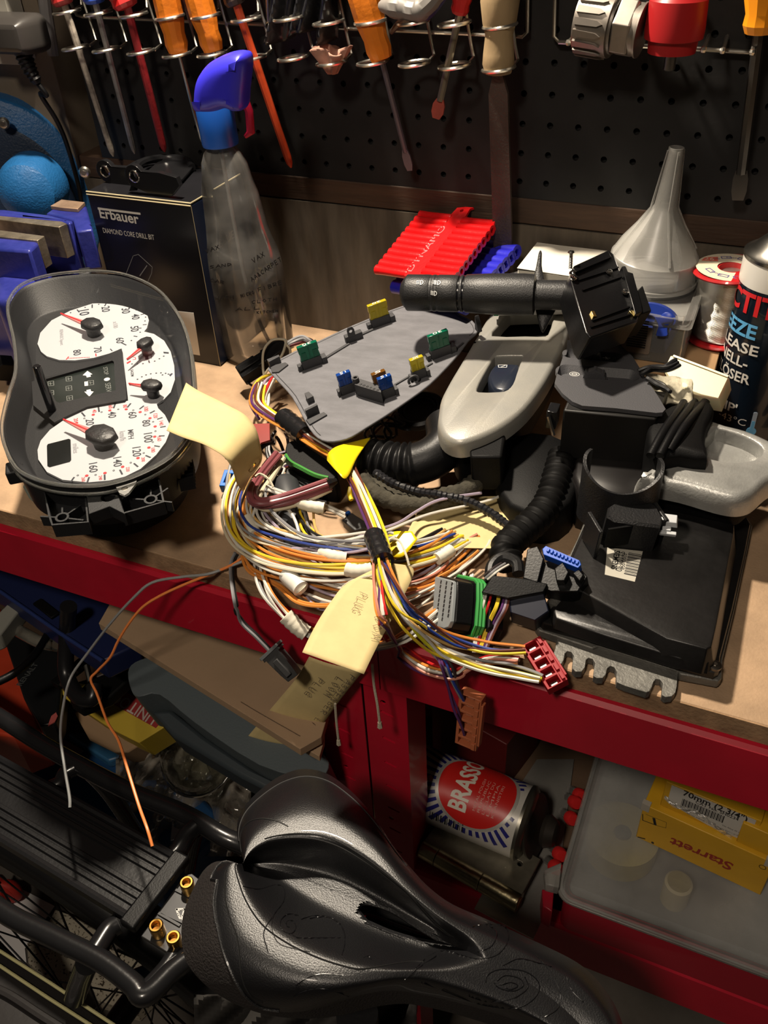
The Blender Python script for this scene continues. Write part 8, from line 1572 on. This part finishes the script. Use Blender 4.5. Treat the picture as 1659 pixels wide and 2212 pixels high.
HOLE = P2([(768, 1968), (780, 1950), (805, 1950), (850, 1966), (900, 1998), (950, 2028), (985, 2046), (960, 2044), (900, 2034), (840, 2016), (790, 1994)], 4)
def inside(x, y):
    c = False; n = len(HOLE)
    for i in range(n):
        a, b_ = HOLE[i], HOLE[i - 1]
        if (a.y > y) != (b_.y > y) and x < (b_.x - a.x) * (y - a.y) / (b_.y - a.y) + a.x: c = not c
    return c
LEA = mat('saddle_leather', (.007, .007, .008), .34, bump=.22, bscale=1100, coat=.12, spec=.6); MESHM = mat('saddle_mesh_fabric', (.010, .007, .0065), .8, bump=1.5, bscale=700)
def part(side, cond, nm, m):
    NU, NV = 220, 48; vs = [S3(i / NU, side, j / NV) for i in range(NU + 1) for j in range(NV + 1)]
    fs = []
    for i in range(NU):
        for j in range(NV):
            x, y = sp((i + .5) / NU, side, (j + .5) / NV)
            if inside(x, y) or not cond((i + .5) / NU, (j + .5) / NV): continue
            fs.append((i * (NV + 1) + j, (i + 1) * (NV + 1) + j, (i + 1) * (NV + 1) + j + 1, i * (NV + 1) + j + 1))
    b = MB().add(vs, fs); 
    bm_ = b.mesh(nm, m, 80); o = bpy.data.objects.new(nm, bm_); COL.objects.link(o); o.parent = sdl; o.location = -(V((-130, 230, -100)) * .001)
    k_ = bmesh.new(); k_.from_mesh(bm_); bmesh.ops.delete(k_, geom=[v for v in k_.verts if not v.link_faces], context='VERTS'); k_.to_mesh(bm_); k_.free(); return o
fab = lambda u, q: u < .40 and q < .26 * (1 - s01((u - .18) / .22)) * (1 if u > .08 else .7)
MB().tube([Z(p.x, p.y, -86 - 26 * 0 - 4) for p in HOLE], 2.4, 6, closed=True).build('cutout_rim', LEA, sdl); part(1, lambda u, q: True, 'far_wing_cover', LEA); part(-1, lambda u, q: not fab(u, q), 'near_wing_cover', LEA); part(-1, fab, 'textured_side_panel', MESHM)
for side, m, nm in ((1, LEA, 'far_skirt'), (-1, MESHM, 'near_skirt')):
    MB().grid(lambda u, v: S3(u, side, 0) + V((0, 0, -24 * v)) + (Z(*sp(u, side, .5), -95) - Z(*sp(u, side, 0), -95)) * .25 * v * v, 120, 5).build(nm, m, sdl, sharp=80)
# seams and scrolls lie on the leather
STI = mat('stitch_thread', (.004, .004, .004), .6); b = MB()
def line(b_, pts, r=.45, dz=.15, side=-1): b_.tube([S3(u, side, q, dz) for u, q in pts], r, 5)
def seq(f, n=60): return [f(i / (n - 1)) for i in range(n)]
line(b, seq(lambda t: (.10 + .43 * t, .50 + .06 * math.sin(t * 3) + .30 * s01((t - .75) / .25))), side=1); line(b, seq(lambda t: (.10 + .42 * t, .54 + .06 * math.sin(t * 3) + .28 * s01((t - .75) / .25))), side=1); line(b, seq(lambda t: (.02 + .14 * t, .10 + .35 * t * t)), side=1)
line(b, seq(lambda t: (.06 + .30 * t, .36 - .30 * s01((t - .45) / .55))), side=-1); line(b, seq(lambda t: (.02 + .50 * t, .50 + .02 * math.sin(t * 3) + .2 * s01((t - .8) / .2))), side=-1)
MB().tube([S3(u, -1, max(.01, .26 * (1 - s01((u - .18) / .22)) * (1 if u > .08 else .7)), .2) for u in [.4 * k / 80 for k in range(81)]], 1.0, 6).build('piping', LEA, sdl); line(b, seq(lambda t: (.04 + .42 * t, .06)), side=1); b.build('seam', STI, sdl)
EMB = mat('embossed_line', (.006, .006, .007), .22)
def spx(x, y):
    best = None
    for side in (1, -1):
        for i in range(4, 120, 1):
            E = (FA if side > 0 else FB)[i]; M_ = FM[i]; d = M_ - E; L2 = d.x * d.x + d.y * d.y; q = ((x - E.x) * d.x + (y - E.y) * d.y) / L2
            if -.02 <= q <= 1.02: 
                pr_ = E + d * q; e = (pr_.x - x) ** 2 + (pr_.y - y) ** 2
                if best is None or e < best[0]: best = (e, i / 120, q, side)
    return best
def scroll(b_, pts, k=8, r=.32):
    out = []
    for p in smooth([V((x, y, 0)) for x, y in pts], k):
        s_ = spx(p.x, p.y)
        if s_ is None or s_[0] > 400: 
            if len(out) > 2: b_.tube(out, r, 5)
            out = []; continue
        out.append(Z(p.x, p.y, hgt_(s_[1], s_[2]) + .1))
    if len(out) > 2: b_.tube(out, r, 5)
k66 = crop(380, 1640, 1.659); b = MB()
for c in ([(240, 455), (300, 465), (360, 450), (388, 465), (385, 510), (350, 560), (345, 610), (370, 660), (430, 680), (480, 690)], [(330, 690), (315, 620), (350, 560)], [(440, 560), (400, 555), (375, 580), (380, 610), (410, 625), (430, 605), (420, 580), (400, 580), (395, 595), (408, 603)], [(410, 625), (440, 640), (500, 640), (590, 640)], [(440, 575), (500, 560), (560, 570), (600, 610), (605, 660), (595, 700)], [(480, 570), (540, 565), (590, 590)],
          [(860, 750), (900, 710), (960, 685), (1020, 700), (1080, 715), (1150, 700), (1190, 650), (1180, 600), (1120, 590), (1060, 600)], [(820, 790), (880, 740), (940, 700)], [(1110, 800), (1120, 770), (1170, 752), (1250, 760), (1300, 800), (1290, 850), (1230, 890), (1150, 890), (1060, 870), (960, 830), (880, 800)], [(1150, 795), (1180, 775), (1230, 785), (1245, 810), (1210, 830), (1160, 820), (1140, 800)], [(1160, 810), (1200, 800), (1225, 812), (1200, 825), (1180, 818)],
          [(1290, 700), (1340, 760), (1375, 830), (1370, 890), (1320, 925)], [(1400, 780), (1420, 830), (1460, 870)], [(1170, 740), (1230, 715), (1300, 730), (1350, 745)], [(400, 835), (460, 790), (520, 770), (600, 775)], [(410, 855), (470, 830), (540, 825), (620, 850)], [(672, 712), (690, 705), (700, 718)], [(1080, 690), (1130, 670), (1150, 620), (1110, 590)], [(1050, 850), (1120, 870), (1200, 860), (1260, 820), (1250, 780)]): scroll(b, [k66(*p) for p in c])
b.build('embossed_scrolls', EMB, sdl)
MB().tube(bend([(790, 1985, -120), (860, 2010, -122), (940, 2040, -124), (1000, 2070, -126)]), 4, 10).build('saddle_rail', CHROME if False else ALB, sdl); MB().tube(bend([(760, 1960, -128), (840, 1975, -130), (960, 2020, -130)]), 4, 10).build('saddle_rail', ALB, sdl)
MB().lathe([(13, -20), (14, -10), (14, 10), (12, 22)], Z(860, 2060, -150), (0, 0, 1), 20).build('seat_clamp', ALB, sdl)
MB().tube([V((-140, 205, -160)), V((-150, 208, -420))], 14, 20).build('seat_post', ALB, bk); MB().tube([V((-150, 208, -420)), V((-170, 212, -680))], 17, 20).build('seat_tube', BPT, bk); MB().tube([V((-150, 208, -440)), V((300, 190, -420))], 16, 20).build('top_tube', BPT, bk)
for s in (-1, 1): MB().tube([V((-155, 208, -440)) + side_n * 12 * s, ctr + side_n * 62 * s], 8, 14).build('seat_stay', BPT, bk); MB().tube([V((-170, 212, -680)) + side_n * 20 * s, ctr + side_n * 62 * s], 9, 14).build('chain_stay', BPT, bk)
MB().tube([V((300, 190, -420)), V((300, 190, -600)), V((-170, 212, -680))], 17, 16).build('down_tube', BPT, bk)
b = MB().grid(lambda u, v: Z(420 + 480 * u, 2150 + 130 * v, -230 - 40 * v + 14 * math.sin(u * 17 + v * 5) + 9 * math.sin(u * 37 + v * 11)), 50, 14); tag(b.build('dark_cover_cloth', mat('dark_cloth', (.022, .020, .018), .8, bump=.5), None, solid=1.5, sharp=80), 'crumpled dark cloth below the saddle at the bottom edge', 'cloth')
